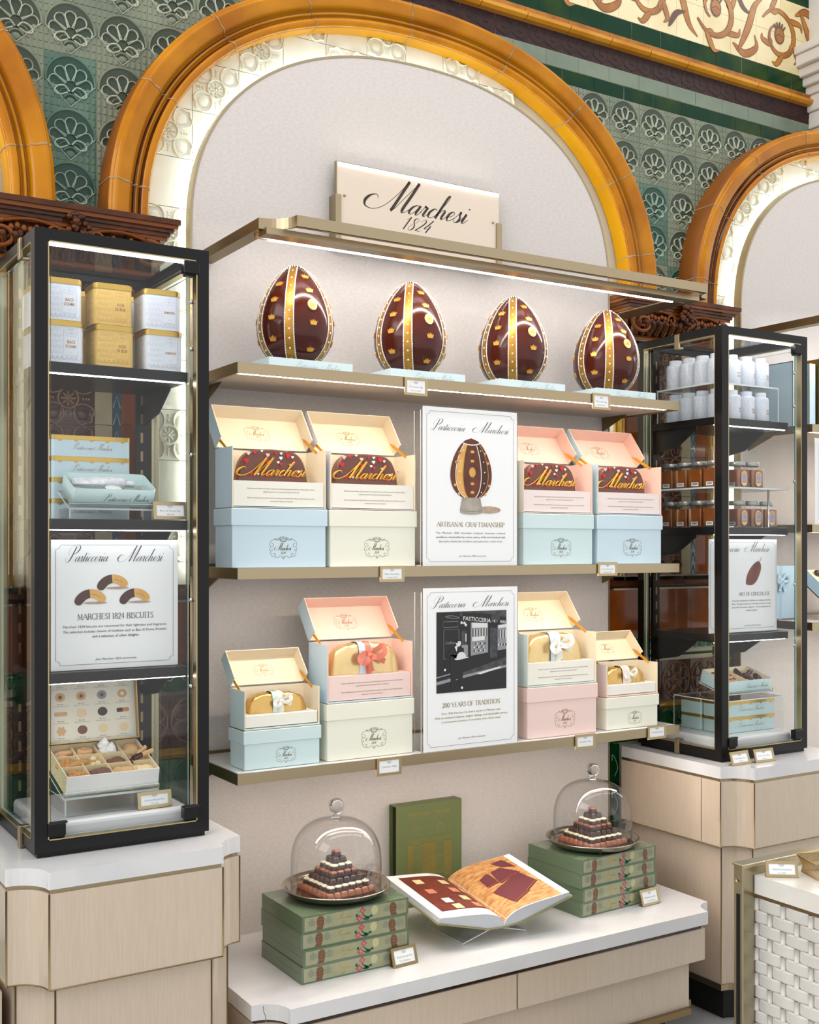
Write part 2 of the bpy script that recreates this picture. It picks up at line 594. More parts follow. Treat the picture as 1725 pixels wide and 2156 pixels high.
def crest(mb, cx, cz, w, y, m=0, lw=.008):
    """scrolled frame with coronet, name and year; w overall width"""
    t = lw * w
    for sgn in (1, -1):
        F = lambda P: [(cx + sgn * p[0] * w, cz + p[1] * w) for p in P]
        mb.stroke(F(catmull([(.18, .27), (.3, .29), (.42, .26), (.49, .16), (.45, .06), (.36, .07), (.36, .14), (.43, .17)], 5)), t * 1.3, y, m)
        mb.stroke(F(catmull([(.46, .05), (.5, -.02), (.46, -.08), (.4, -.05), (.42, -.01)], 5)), t * 1.3, y, m)
        mb.stroke(F(catmull([(.46, -.09), (.45, -.2), (.36, -.27), (.28, -.22), (.32, -.16), (.38, -.2)], 5)), t * 1.3, y, m)
        mb.stroke(F(catmull([(.32, -.27), (.2, -.3), (.12, -.24), (.04, -.3), (0, -.33)], 5)), t * 1.3, y, m)
        mb.stroke(F([(.2, .27), (.32, .33)]), t * 2, y, m)
    mb.stroke(catmull([(cx - .03 * w, cz - .3 * w), (cx, cz - .25 * w), (cx + .03 * w, cz - .3 * w), (cx, cz - .35 * w)], 4, True), t, y, m)
    crown_mark(mb, cx, cz + .2 * w, w * .38, y, m)
    write_script(mb, 'Marchesi', cx - .01 * w, cz - .06 * w, .075 * w, y, m, width=.62 * w, wk=1.1, n=4)
    write_script(mb, '1824', cx, cz - .185 * w, .04 * w, y, m, wk=1.3, n=3)


# ------------------------------------------------------------------ surface library
mat('plaster', '#d8d2ca', .8, bump=(40, .15))
mat('grout', '#c2bba9', .85)
mat('mortar', '#a9906a', .85)
mat('grout_dark', '#6f6a62', .85)
mat('shell_field', '#838a76', .24, noise=('#6c7666', 7, .35, .7), coat=.05, spec=.25, bump=(60, .2))
mat('shell_fan', '#414c40', .2, coat=.05, spec=.25, noise=('#3b463b', 14, .3, .7))
mat('shell_ridge', '#b9c0ab', .25, coat=.1)
mat('teal_field', '#64806f', .24, noise=('#4a685b', 9, .35, .7), coat=.05, spec=.25, bump=(60, .2))
mat('teal_fan', '#2c4a40', .2, coat=.05, spec=.25)
mat('teal_ridge', '#a9bfae', .25, coat=.4)
mat('sage_tile', '#75826d', .3, noise=('#637363', 9, .3, .7), coat=.15)
mat('bottle_tile', '#0a3320', .12, noise=('#3a4a14', 6, .45, .8), coat=.0, spec=.16)
mat('brown_relief', '#372220', .35, noise=('#2a1a1a', 20, .3, .7), spec=.2)
mat('ochre', '#d79a33', .14, noise=('#c07f1c', 5, .35, .7), coat=.1, spec=.25)
mat('amber_glaze', '#c98410', .12, noise=('#a05a06', 5, .3, .75), coat=.06, spec=.2)
mat('amber_reveal', '#d99e06', .12, noise=('#c98a06', 4, .3, .7), coat=.1, spec=.2)
mat('amber_side', '#96581c', .22, noise=('#7c4a22', 8, .3, .7), spec=.25)
mat('cream_tile', '#e6d7ab', .2, noise=('#d6c391', 6, .4, .75), coat=.4)
mat('scroll_brown', '#8d4f14', .25, noise=('#b5761d', 14, .3, .7))
mat('scroll_dark', '#55321e', .3)
mat('white_tile', '#ebebdf', .15, coat=.5, noise=('#e2e2d2', 9, .4, .7))
mat('white_ridge', '#e0dfcc', .15, coat=.5)
mat('brown_glaze', '#3a1c0e', .14, noise=('#6a360e', 14, .35, .8), coat=.1, spec=.25)
mat('brown_glaze_light', '#7a4012', .14, coat=.12, spec=.25)
mat('rosette_brown', '#55331f', .15, noise=('#3c2014', 16, .3, .7), coat=.15, spec=.25)
mat('rosette_ridge', '#8a6247', .15, coat=.3)
mat('rosette_amber', '#7a3f12', .12, coat=.8)
mat('gold_glaze', '#b98a2c', .12, noise=('#99701c', 8, .3, .7), coat=.7)
mat('orange_glaze', '#8f480f', .12, noise=('#70350a', 9, .3, .7), coat=.1, spec=.25)
mat('green_glaze', '#195230', .1, noise=('#28693a', 9, .3, .7), coat=.2, spec=.3)
mat('deep_green', '#054020', .08, coat=.15, spec=.25)
mat('green_line', '#9fc2a4', .2)
mat('blue_tile', '#3c5666', .2, coat=.5)
mat('blue_line', '#7f98a0', .2)
mat('stone_cream', '#b9ab8a', .3, noise=('#ab9c7a', 12, .4, .7))
mat('fabric', '#d3ccc7', .85, bump=(620, .22), stretch=(.45, 1, 1), noise=('#cdc6c0', 160, .4, .6))
mat('brass', '#a8987c', .34, 1.0, bump=(160, .06), stretch=(.05, 1, 1))
mat('brass_dark', '#8f7a58', .38, 1.0)
mat('brass_bright', '#b5a37c', .36, 1.0)
mat('gold', '#bd9a55', .32, 1.0)
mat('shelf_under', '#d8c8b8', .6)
mat('shelf_white', '#e9e8e6', .25)
mat('marble', '#dcdcdd', .12, noise=('#c6c6ca', 5, .55, .85), stretch=(1, 2.2, 1), coat=.3)
mat('marble_vein', '#8a6a46', .5)
mat('lacquer', '#d0bfab', .16, noise=('#cab8a3', 24, .35, .65), stretch=(9, 9, .5), coat=.45)
mat('tortoise', '#3c1d0c', .15, noise=('#1c0d06', 40, .45, .6), coat=.6)
mat('black_satin', '#0d0c0d', .34, spec=.28)
mat('black_matte', '#0c0c0c', .6)
mat('black_hole', '#050505', .9)
mat('chrome', '#c8c8c8', .12, 1.0)
mat('pane_edge', '#9fc4bc', .15)
glass_mat('pane', '#fdfefe', .022)
glass_mat('crystal', '#fefefe', .03)
glass_mat('acrylic', '#fcfdfd', .025)
mat('acrylic_edge', '#dfe5e4', .15)
emis('led_warm', '#fff6ee', 90)
emis('led_shelf', '#ffefe0', 44)
emis('led_white', '#f6f8ff', 20)
emis('led_niche', '#f3f8ee', 15)
emis('led_spot', '#ffffff', 40)


def se(a, b, z0, n=2.2, k=72, full=False):
    out = []
    for i in range(k + 1):
        t = math.pi * i / k
        c, s_ = math.cos(t), math.sin(t)
        out.append((a * math.copysign(abs(c) ** (2 / n), c), z0 + b * abs(s_) ** (2 / n)))
    return out


BAYS = (-2.245, .005, 2.315)
SPRING = 2.54
PIL = (-1.147, 1.155)


def inside(x, z, c, a, b, n=2.2):
    if z < SPRING:
        return abs(x - c) < a
    return (abs(x - c) / a) ** n + ((z - SPRING) / b) ** n < 1


# ---- relief tiles, each pattern drawn in a unit square
def shell_tile(mb, x, z, s, y, o=0):
    g = s * .005
    mb.box(x + g, x + s - g, y, y + .02, z + g, z + s - g, o)
    P = lambda u, v: (x + u * s, z + v * s)
    for r in range(7):          # scale rows over the field
        for c in range(9):
            u, v = (c + .5) / 9, (r + .5) / 7
            if (v > .5 and (u - .5) ** 2 + (v - .5) ** 2 < .24) or (v <= .52 and abs(u - .5) < .48 - .98 * (.52 - v)):
                continue
            a_, b_ = P(u - .046, v - .05), P(u + .046, v + .062)
            m_ = ((a_[0] + b_[0]) / 2, a_[1] - s * .016)
            mb.add([(a_[0], y, a_[1]), (m_[0], y - s * .018, m_[1]), (b_[0], y, a_[1]), (b_[0], y - s * .004, b_[1]), (m_[0], y - s * .016, b_[1]), (a_[0], y - s * .004, b_[1])], [(0, 1, 4, 5), (1, 2, 3, 4)], o, False)
    fan = [P(u, v) for u, v in arc(.5, .5, .44, -4, 184, 24)] + [P(.5, .03)]
    mb.prismy(fan, y - .001, y + .001, o + 1)
    mb.ridge([P(u, v) for u, v in arc(.5, .5, .465, -6, 186, 28)], s * .05, s * .035, y, o)
    mb.ridge([P(.96, .47), P(.5, .02), P(.04, .47)], s * .03, s * .03, y, o + 2)
    for k in range(5):
        a = math.radians(12 + 39 * k)
        d = Vector((math.cos(a), math.sin(a)))
        nrm = Vector((-d.y, d.x))
        b = Vector((.5, .40))
        pts = [(0.10, -.02), (.2, -.062), (.3, -.102), (.375, -.085), (.415, 0), (.375, .085), (.3, .102), (.2, .062), (.10, .02)]
        q = [b + d * p[0] + nrm * p[1] for p in pts]
        q = catmull(q, 3)
        mb.ridge([P(*p) for p in q], s * .023, s * .045, y - .001, o + 2)
    for sg in (-1, 1):
        mb.ridge([P(.5 + sg * p[0], p[1]) for p in catmull([(.02, .3), (.12, .4), (.26, .36), (.3, .26), (.2, .22), (.06, .28)], 4)], s * .04, s * .05, y, o + 2)
        mb.ridge([P(.5 + sg * p[0], p[1]) for p in catmull([(.06, .35), (.16, .33), (.2, .27)], 4)], s * .03, s * .04, y, o)
    mb.ridge([P(u, v) for u, v in arc(.5, .1, .15, 28, 152, 12)], s * .05, s * .045, y, o)
    mb.dome([P(u, v) for u, v in arc(.5, .1, .1, 20, 160, 10)] + [P(.5, .05)], y, s * .03, o)


def flower_tile(mb, x, z, s, y, o=0, gap=.012, center=True):
    """square tile, four heart petals to the corners round a ringed boss"""
    g = s * gap
    mb.box(x + g, x + s - g, y, y + .02, z + g, z + s - g, o)
    P = lambda p: (x + p[0] * s, z + p[1] * s)
    for k in range(4):
        a = math.radians(45 + 90 * k)
        d = Vector((math.cos(a), math.sin(a)))
        nr = Vector((-d.y, d.x))
        pts = [(.2, .02), (.26, .13), (.4, .2), (.52, .17), (.55, .08), (.61, 0), (.55, -.08), (.52, -.17), (.4, -.2), (.26, -.13), (.2, -.02)]
        q = [Vector((.5, .5)) + d * p[0] + nr * p[1] for p in pts]
        mb.ridge([P(p) for p in catmull(q, 3)], s * .035, s * .05, y, o + 1)
        mb.dome([P(Vector((.5, .5)) + d * p[0] + nr * p[1]) for p in ((.22, 0), (.3, .09), (.42, .13), (.5, .06), (.52, 0), (.5, -.06), (.42, -.13), (.3, -.09))], y, s * .03, o)
        a2 = math.radians(90 * k)
        for r in (.28, .34, .39):
            mb.ball((x + s * (.5 + r * math.cos(a2)), y, z + s * (.5 + r * math.sin(a2))), s * (.03 - .02 * (r - .28)), o + 1, 6, 4)
    mb.ridge([P(p) for p in arc(.5, .5, .19, 0, 345, 23)], s * .045, s * .06, y, o + 1, True)
    for k in range(8):
        a = math.radians(45 * k)
        mb.ridge([P((.5 + .04 * math.cos(a), .5 + .04 * math.sin(a))), P((.5 + .14 * math.cos(a), .5 + .14 * math.sin(a)))], s * .05, s * .035, y, o + 1)
    mb.ball((x + .5 * s, y, z + .5 * s), s * .045, o + 1, 8, 5)


def big_rosette(mb, x, z, s, y, o=0):
    g = s * .01
    mb.box(x + g, x + s - g, y, y + .02, z + g, z + s - g, o)
    P = lambda p: (x + p[0] * s, z + p[1] * s)
    mb.ridge([P(p) for p in arc(.5, .5, .46, 0, 350, 35)], s * .04, s * .04, y, o + 1, True)
    for k in range(6):
        a = math.radians(60 * k + 30)
        d = Vector((math.cos(a), math.sin(a)))
        nr = Vector((-d.y, d.x))
        q = [Vector((.5, .5)) + d * p[0] + nr * p[1] for p in ((.15, .0), (.2, .1), (.32, .15), (.41, .09), (.42, 0), (.41, -.09), (.32, -.15), (.2, -.1))]
        mb.ridge([P(p) for p in catmull(q, 3, True)], s * .035, s * .05, y, o + 1, True)
        mb.dome([P(p) for p in q], y, s * .03, o)
    for r in (.13, .075):
        mb.ridge([P(p) for p in arc(.5, .5, r, 0, 345, 20)], s * .03, s * .05, y, o + 1, True)
    mb.ball((x + .5 * s, y, z + .5 * s), s * .04, o + 1, 8, 5)


# ---- back wall: plaster core with the green tile field and the frieze rows
mb = MB()
mb.box(-3.6, 4.7, .128, .4, 0, 4.75, 0)
mb.box(-3.6, 4.7, .1118, .129, 2.53, 4.2, 0)
T = .152
YW = .11
for x0, k0, k1 in ((-1.2, -6, 6), (.913, -3, 10)):
    for k in range(k0, k1):
        for r in range(6):
            x, z = x0 + k * T, 3.31 - T * (r + 1)
            if x0 < 0 and x + T > .2 or x0 > 0 and x > 2.25:
                continue
            hit = False
            for c in BAYS:
                if all(inside(px, pz, c, 1.0, .79) for px in (x, x + T) for pz in (z, z + T)):
                    hit = True
            if hit:
                continue
            teal = (k, r) in ((0, 2), (0, 3), (0, 4), (1, 5)) and x0 < 0 or x0 > 0 and (k, r) in ((1, 2), (1, 3), (2, 4))
            shell_tile(mb, x, z, T, YW, 4 if teal else 1)
rows = ((3.31, 3.364, .152, 8, 0), (3.364, 3.42, .152, 7, .076), (3.494 + .05, 3.618, .152, 8, .04))
for z0, z1, wd, mm, ph in rows:
    x = -1.9 + ph
    while x < 2.6:
        if mm == 8:
            tl = RND.uniform(-.012, .012)
            mb.M = Matrix.Translation((x, YW, z0)) @ Matrix.Rotation(tl, 4, 'X') @ Matrix.Rotation(RND.uniform(-.01, .01), 4, 'Z') @ Matrix.Translation((-x, -YW, -z0))
        mb.box(x + .001, x + wd - .001, YW, YW + .02, z0 + .001, z1 - .001, mm)
        mb.M = Matrix()
        x += wd
x = -1.9
while x < 2.6:                   # dark relief row
    mb.box(x + .001, x + T - .001, YW, YW + .02, 3.421, 3.493, 9)
    for q in (.27, .73):
        cx = x + T * q
        mb.ridge([(cx + p[0], 3.457 + p[1]) for p in catmull([(.0, -.03), (.028, -.01), (.02, .022), (-.008, .022), (-.012, 0), (.006, -.004)], 4)], .0045, .0016, YW, 9)
        mb.ridge([(cx - p[0] - .03, 3.457 + p[1]) for p in catmull([(-.03, -.03), (.012, -.01), (.008, .026)], 4)], .0045, .0016, YW, 9)
    x += T
# cream frieze with painted scrolls
x = .2
while x < 2.5:
    for z in (3.618, 3.77):
        mb.box(x + .0007, x + T - .0007, YW, YW + .02, z + .0007, z + T - .0007, 10)
    x += T
x = -1.9
while x < 2.6:
    mb.box(x + .001, x + T - .001, YW, YW + .02, 3.923, 3.998, 8)
    x += T


_lay = [0]


def leafstroke(P, w, m, m2, tip=.2):
    """painted leaf: swelling ribbon with a dark outline; each lies a hair above the one before"""
    _lay[0] += 1
    y = YW - .0005 - .00006 * (_lay[0] % 40)
    C = catmull(P, 7)
    n = len(C)
    W = [w * (tip + 1.5 * math.sin(math.pi * min(1, (i / (n - 1)) ** .75)) ** 1.1) for i in range(n)]
    mb.stroke(C, [q * 1.14 + .0025 for q in W], y, m2)
    mb.stroke(C, W, y - .00004, m)


def scroll_of(cx, cz, r0, fl, a0, turns):
    N = 26
    sp = []
    for i in range(N):
        a = a0 + fl * 2 * math.pi * turns * i / N
        r = r0 * (1 - .62 * i / N)
        sp.append((cx + r * math.cos(a), cz + r * math.sin(a)))
    leafstroke(sp[::2], .011, 11, 12, .5)
    for i in range(2, N - 4, 4):
        a = a0 + fl * 2 * math.pi * turns * i / N
        p = Vector(sp[i])
        o = Vector((math.cos(a), math.sin(a)))
        t = Vector((-o.y, o.x)) * fl
        k = r0 * (1 - .5 * i / N)
        leafstroke([p - t * k * .05, p + o * k * .16 + t * k * .25, p + o * k * .36 + t * k * .62, p + o * k * .20 + t * k * .86], .0125, 11 if i % 8 else 12, 12)
        if i % 8 == 2:
            leafstroke([p, p - o * k * .14 + t * k * .22, p - o * k * .1 + t * k * .5], .009, 11, 12)
    a = a0 + fl * 2 * math.pi * turns
    f = Vector((cx - .012 * math.cos(a), cz + .004))
    y = YW - .0034
    mb.poly([(f.x + px * 1.0, f.y + pz) for px, pz in arc(0, 0, .030, 0, 360, 16, .036)[:-1]], y, 12)
    mb.poly([(f.x + px, f.y + pz) for px, pz in arc(0, 0, .025, 0, 360, 16, .031)[:-1]], y - .0001, 11)
    for k in range(5):
        b = math.radians(50 + 20 * k)
        mb.stroke([(f.x + .03 * math.cos(b), f.y + .03 * math.sin(b)), (f.x + .052 * math.cos(b), f.y + .056 * math.sin(b))], .008, y - .0001, 12)
    mb.stroke([(f.x - .022, f.y - .005), (f.x, f.y + .006), (f.x + .022, f.y - .005)], .004, y - .0002, 12)


for q, x0 in enumerate((.34, .72, 1.10, 1.48, 1.86, 2.24)):
    up = 1 if q % 2 else -1
    scroll_of(x0, 3.768 + .012 * up, .118, up, math.radians(-150 * up), 1.15)
    leafstroke([(x0 - .25, 3.768 + .13 * up), (x0 - .19, 3.768 + .02 * up), (x0 - .15, 3.768 - .08 * up), (x0 - .1, 3.768 - .125 * up)], .017, 11, 12)
    leafstroke([(x0 + .1, 3.768 - .1 * up), (x0 + .17, 3.768 - .13 * up), (x0 + .24, 3.768 - .09 * up), (x0 + .23, 3.768 - .04 * up)], .016, 11, 12)
    leafstroke([(x0 + .12, 3.768 + .12 * up), (x0 + .16, 3.768 + .06 * up), (x0 + .21, 3.768 + .04 * up)], .012, 12, 12)
struct(mb.build('wall_back', ['grout', 'shell_field', 'shell_fan', 'shell_ridge', 'teal_field', 'teal_fan', 'teal_ridge', 'sage_tile', 'bottle_tile', 'brown_relief', 'cream_tile', 'scroll_brown', 'scroll_dark']))

# ochre moulding between the frieze rows
mb = MB()
prof = [(3.494, .11), (3.496, .09), (3.504, .078), (3.514, .076), (3.522, .086), (3.525, .094), (3.535, .092), (3.545, .1), (3.547, .11)]
x = -1.9
while x < 2.6:
    v = [(x + .001, y, z) for z, y in prof] + [(x + .198, y, z) for z, y in prof]
    n = len(prof)
    mb.add(v, [(i, n + i, n + i + 1, i + 1) for i in range(n - 1)] + [tuple(range(n))[::-1], tuple(range(n, 2 * n))], [0 if i < 5 else 1 for i in range(n - 1)] + [0, 0], False)
    x += .2
struct(mb.build('trim_1', ['ochre', 'scroll_brown']))

# ---- white tiled recess of every bay
for bi, c in enumerate(BAYS):
    mb = MB()
    P = [(c + x, z) for x, z in se(1.0, .80, SPRING)] + [(c - 1.0, 1.25), (c + 1.0, 1.25)]
    mb.prismy(P, .088, .127, 0)
    s = .1505
    for i in range(-8, 9):
        for k in range(-12, 5):
            x, z = -.92 + i * s + c - .005 + 6.1 * s * 0, 2.76 + k * s
            x = c - .925 + i * s
            z = 2.758 + k * s
            if x > c + .93 or z < 1.25 or x < c - .93:
                continue
            cx, cz = x + s / 2, z + s / 2
            cs = [(x + a * s, z + b * s) for a in (0, 1) for b in (0, 1)]
            if not any(inside(*q, c, .94, .745) for q in cs) or all(inside(*q, c, .77, .58) for q in cs):
                continue
            q = MB()
            if (i + k) % 2 == 0:
                flower_tile(q, x, z, s, .075, 1, .006)
            else:
                q.box(x + .001, x + s - .001, .075, .09, z + .001, z + s - .001, 1)
            # tile pieces are cut to the arch: pull outside points back under the moulding
            nv = []
            for vx, vy, vz in q.v:
                if vz > SPRING:
                    rr_ = ((abs(vx - c) / 1.0) ** 2.2 + ((vz - SPRING) / .80) ** 2.2) ** (1 / 2.2)
                    if rr_ > 1:
                        vx, vz = c + (vx - c) / rr_, SPRING + (vz - SPRING) / rr_
                nv.append((vx, vy, vz))
            q.v = nv
            b0 = len(mb.v)
            mb.v += q.v; mb.f += [tuple(b0 + i_ for i_ in f) for f in q.f]; mb.m += q.m; mb.sm += q.sm
    struct(mb.build('wall_recess', ['grout', 'white_tile', 'white_ridge']))

# ---- glazed arch mouldings
AP = [(0, .085, 0), (0, .02, 0), (.015, .012, 1), (.06, .004, 1), (.14, .0, 1), (.22, .004, 1), (.26, .018, 2), (.30, .022, 1), (.32, .01, 1), (.37, .006, 1), (.41, .02, 2), (.45, .024, 1),
      (.48, .006, 1), (.56, -.004, 1), (.68, -.004, 1), (.80, -.012, 1), (.88, -.013, 1), (.93, .0, 1), (.96, .004, 1), (1, .006, 1), (1, .125, 3)]
for bi, c in enumerate(BAYS):
    mb = MB()
    K = 96
    A, B = se(.93, .735, SPRING, 2.2, K), se(1.052, .845, SPRING, 2.2, K)
    joints = set(range(5, K, 11))
    n = len(AP)
    v = []
    for i in range(K + 1):
        for t, y, _ in AP:
            v.append((c + A[i][0] + (B[i][0] - A[i][0]) * t, y, A[i][1] + (B[i][1] - A[i][1]) * t))
    fs, ms = [], []
    for i in range(K):
        for q in range(n - 1):
            fs.append((i * n + q, (i + 1) * n + q, (i + 1) * n + q + 1, i * n + q + 1))
            ms.append(AP[q + 1][2] if q else 0)
    mb.add(v, fs, [(0 if m == 0 else m) for m in ms], True)
    for i in joints:              # mortar joints
        w2 = .0019
        for q in range(n - 1):
            pts = []
            for ii, sg in ((i, 1), (i, -1)):
                tx = B[min(ii + 1, K)][0] - B[max(ii - 1, 0)][0]
                tz = B[min(ii + 1, K)][1] - B[max(ii - 1, 0)][1]
                l = math.hypot(tx, tz)
                jit = RND.uniform(-.0008, .0008)
                for qq in (q, q + 1):
                    t, y, _ = AP[qq]
                    off = .0015
                    x = c + A[ii][0] + (B[ii][0] - A[ii][0]) * t + sg * (w2 + jit) * tx / l
                    z = A[ii][1] + (B[ii][1] - A[ii][1]) * t + sg * (w2 + jit) * tz / l
                    if t == 0:
                        x -= math.copysign(.0012, A[ii][0]); z -= .0008
                    if t == 1:
                        x += math.copysign(.0012, A[ii][0]); z += .0008
                    pts.append((x, y - off, z))
            mb.add(pts, [(0, 1, 3, 2)], 4)
    struct(mb.build('trim_%d' % (2 + bi), ['amber_reveal', 'amber_glaze', 'brown_glaze', 'amber_side', 'mortar']))

# ---- tiled pilasters, capitals, dado
for pi, c in enumerate(PIL):
    mb = MB()
    mb.box(c - .26, c + .26, .064, .127, 0, 2.40, 0)
    z = 1.49
    while z < 2.36:
        flower_tile(mb, c - .075, z, .15, .05, 1, .012)
        z += .15
    for sg in (-1, 1):
        for a, b, m, st in ((.075, .127, 3, .152), (.127, .152, 4, .152), (.152, .212, 5, .23)):
            z = 1.49
            x0, x1 = sorted((c + sg * a, c + sg * b))
            while z < 2.38:
                mb.box(x0 + .0008, x1 - .0008, .05, .066, z + .0008, min(z + st, 2.39) - .0008, m)
                if m == 4:
                    for q in range(3):
                        mb.ridge([(x0 + .002, z + .05 * q), (x0 + .012, z + .05 * q + .035), (x1 - .002, z + .05 * q)], .004, .003, .05, 6)
                z += st
        # engaged half column in gold glaze
        mb.lathe([(.021, 1.49), (.021, 2.38)], 16, (c + sg * .236, .06, 0), 7)
        mb.lathe([(.006, 1.49), (.006, 2.38)], 8, (c + sg * .262, .056, 0), 7)
        mb.lathe([(.005, 1.49), (.005, 2.38)], 8, (c + sg * .212, .052, 0), 5)
    struct(mb.build('wall_pilaster', ['grout', 'rosette_brown', 'rosette_ridge', 'stone_cream', 'blue_tile', 'orange_glaze', 'blue_line', 'gold_glaze']))

    # carved capital
    mb = MB()
    def slab(hw, y, z0, z1, m=0):
        mb.prism([(c - hw, .12), (c - hw, y), (c + hw, y), (c + hw, .12)], z0, z1, m)
    for hw, y, z0, z1, m in ((.292, -.058, 2.518, 2.533, 0), (.286, -.052, 2.507, 2.518, 1), (.276, -.042, 2.497, 2.507, 0), (.268, -.034, 2.486, 2.497, 0), (.262, -.028, 2.475, 2.486, 1),
                             (.25, .0, 2.392, 2.476, 0), (.262, -.004, 2.372, 2.392, 0)):
        slab(hw, y, z0, z1, m)
    mb.tube([(c - .268, -.004, 2.376), (c + .268, -.004, 2.376)], .012, 8, 1)
    for sg in (-1, 1):
        # big end volute
        sp = []
        for i in range(44):
            a = .55 * math.pi - i * .23
            r = .055 * (1 - i / 58)
            sp.append((c + sg * (.205 + r * math.cos(a)), -.03 - .0002 * i, 2.43 + r * .72 * math.sin(a)))
        mb.tube(sp, [.0085 - .00008 * i for i in range(44)], 6, 1)
        mb.tube([(c + sg * (.02 + .19 * t), -.028, 2.462 + .02 * math.sin(t * 3) - .0 * t) for t in [i / 14 for i in range(15)]], .006, 6, 1)
        sp = []
        for i in range(26):
            a = -.3 + i * .28
            r = .022 * (1 - i / 34)
            sp.append((c + sg * (.055 + r * math.cos(a)), -.032, 2.452 + r * math.sin(a)))
        mb.tube(sp, .0045, 6, 1)
        for i in range(6):
            mb.ball((c + sg * (.088 + .017 * i), -.028, 2.456 + .004 * math.sin(i * 2.0)), .0085, 1, 7, 5, (1, .8, 1.2))
        # acanthus leaves round the bell
        for i in range(7):
            x = c + sg * (.02 + .034 * i)
            for q in range(3):
                mb.ball((x + RND.uniform(-.008, .008), -.012 - .006 * q, 2.408 + .014 * q), .016, 0, 8, 6, (.75, .8, 1.5 - .2 * q))
            mb.tube(catmull([(x, -.012, 2.394), (x + .004 * sg, -.034, 2.418), (x + .01 * sg, -.048, 2.434), (x + .016 * sg, -.04, 2.428)], 4), [.009, .01, .011, .011, .011, .01, .009, .009, .008, .007, .006, .005, .004], 6, 0)
    for i in range(26):          # central flower mask
        a = RND.uniform(0, 6.28)
        r = .034 * math.sqrt(RND.random())
        mb.ball((c + r * math.cos(a), -.046 - RND.random() * .014, 2.474 + 1.15 * r * math.sin(a)), RND.uniform(.007, .013), 0, 7, 5)
    struct(mb.build('trim_%d' % (5 + pi), ['brown_glaze', 'brown_glaze_light']))

# dado rows below the pilasters and recesses
mb = MB()
mb.box(-3.6, 4.7, .09, .128, 0, 1.49, 0)


def band(z0, z1, y, prof, m):
    n = len(prof)
    for x0 in [-3.55 + .3 * i for i in range(27)]:
        v = [(x0 + .001, y - p[1], z0 + (z1 - z0) * p[0]) for p in prof] + [(x0 + .299, y - p[1], z0 + (z1 - z0) * p[0]) for p in prof]
        mb.add(v, [(i, n + i, n + i + 1, i + 1) for i in range(n - 1)] + [tuple(range(n))[::-1], tuple(range(n, 2 * n))], m, False)


band(1.435, 1.49, .094, [(0, 0), (.1, .03), (.35, .05), (.6, .045), (.7, .03), (.9, .03), (1, 0)], 1)
for i in range(38):
    mb.box(-3.55 + .22 * i + .001, -3.55 + .22 * (i + 1) - .001, .058, .09, 1.253, 1.434, 2)
band(1.165, 1.252, .098, [(0, 0), (.05, .03), (.2, .04), (.25, .03), (.5, .035), (.55, .05), (.8, .055), (.95, .04), (1, 0)], 3)
for x0 in [-2.4 + .05 * i for i in range(80)]:
    mb.ridge([(x0 + .012 * math.cos(q), 1.222 + .02 * math.sin(q)) for q in [k * .7 for k in range(9)]], .004, .004, .049, 7, True)
for i in range(28):
    big_rosette(mb, -2.42 + .152 * i + .05, 1.008, .152, .052, 4)
    mb.box(-2.42 + .152 * i + .051, -2.42 + .152 * (i + 1) + .049, .055, .09, .862, .97, 6)
    for sg in (1, -1):
        cx = -2.42 + .152 * (i + .5) + .05
        mb.ridge([(cx + sg * p[0], .92 + p[1]) for p in catmull([(.0, -.05), (.04, -.03), (.06, .02), (.03, .045), (.012, .02), (.03, .0)], 4)], .009, .007, .055, 8)
band(.97, 1.008, .092, [(0, 0), (.1, .04), (.4, .05), (.6, .04), (.9, .045), (1, 0)], 9)
# deep green tiles low down in the niche beside the panel
for sg in (-1, 1):
    for r in range(6):
        for q in range(2):
            x0 = .005 + sg * (.815 + .045 * q + .0225) - .0225
            mb.box(x0 + .001, x0 + .044, .05, .09, .02 + .14 * r + .001, .02 + .14 * (r + 1) - .001, 8 if False else 10)
            mb.ridge([(x0 + .02 + p[0], .09 + .14 * r + p[1]) for p in catmull([(0, -.05), (.015, -.02), (.0, .02), (-.012, .03), (-.012, .01)], 4)], .003, .003, .05, 7)
struct(mb.build('wall_dado', ['grout', 'brown_glaze', 'orange_glaze', 'green_glaze', 'rosette_brown', 'rosette_ridge', 'green_glaze', 'green_line', 'green_glaze', 'gold_glaze', 'deep_green']))

# white plaster pier with corbelled mouldings at the far right
mb = MB()
for x0, yf, z0, z1 in ((2.05, -.04, 3.40, 3.47), (2.04, -.06, 3.47, 3.54), (2.03, -.09, 3.54, 3.575), (2.01, -.12, 3.575, 3.61), (1.99, -.15, 3.61, 3.65), (1.965, -.18, 3.65, 3.70), (1.955, -.2, 3.70, 3.735), (2.05, -.05, 3.735, 4.7)):
    mb.box(x0, 2.9, yf, .12, z0, z1, 0)
mb.prismy(arc(2.25, 3.40, .19, 180, 360, 10, .09), -.02, .12, 0)
struct(mb.build('wall_pier', ['plaster'], bevel=.006))

# floor and ceiling
mb = MB()
mb.box(-6, 6, -7, .4, -.05, 0, 0)
mat('floor_stone', '#b4b6b6', .3, noise=('#a2a5a6', 6, .35, .7))
struct(mb.build('floor', ['floor_stone']))


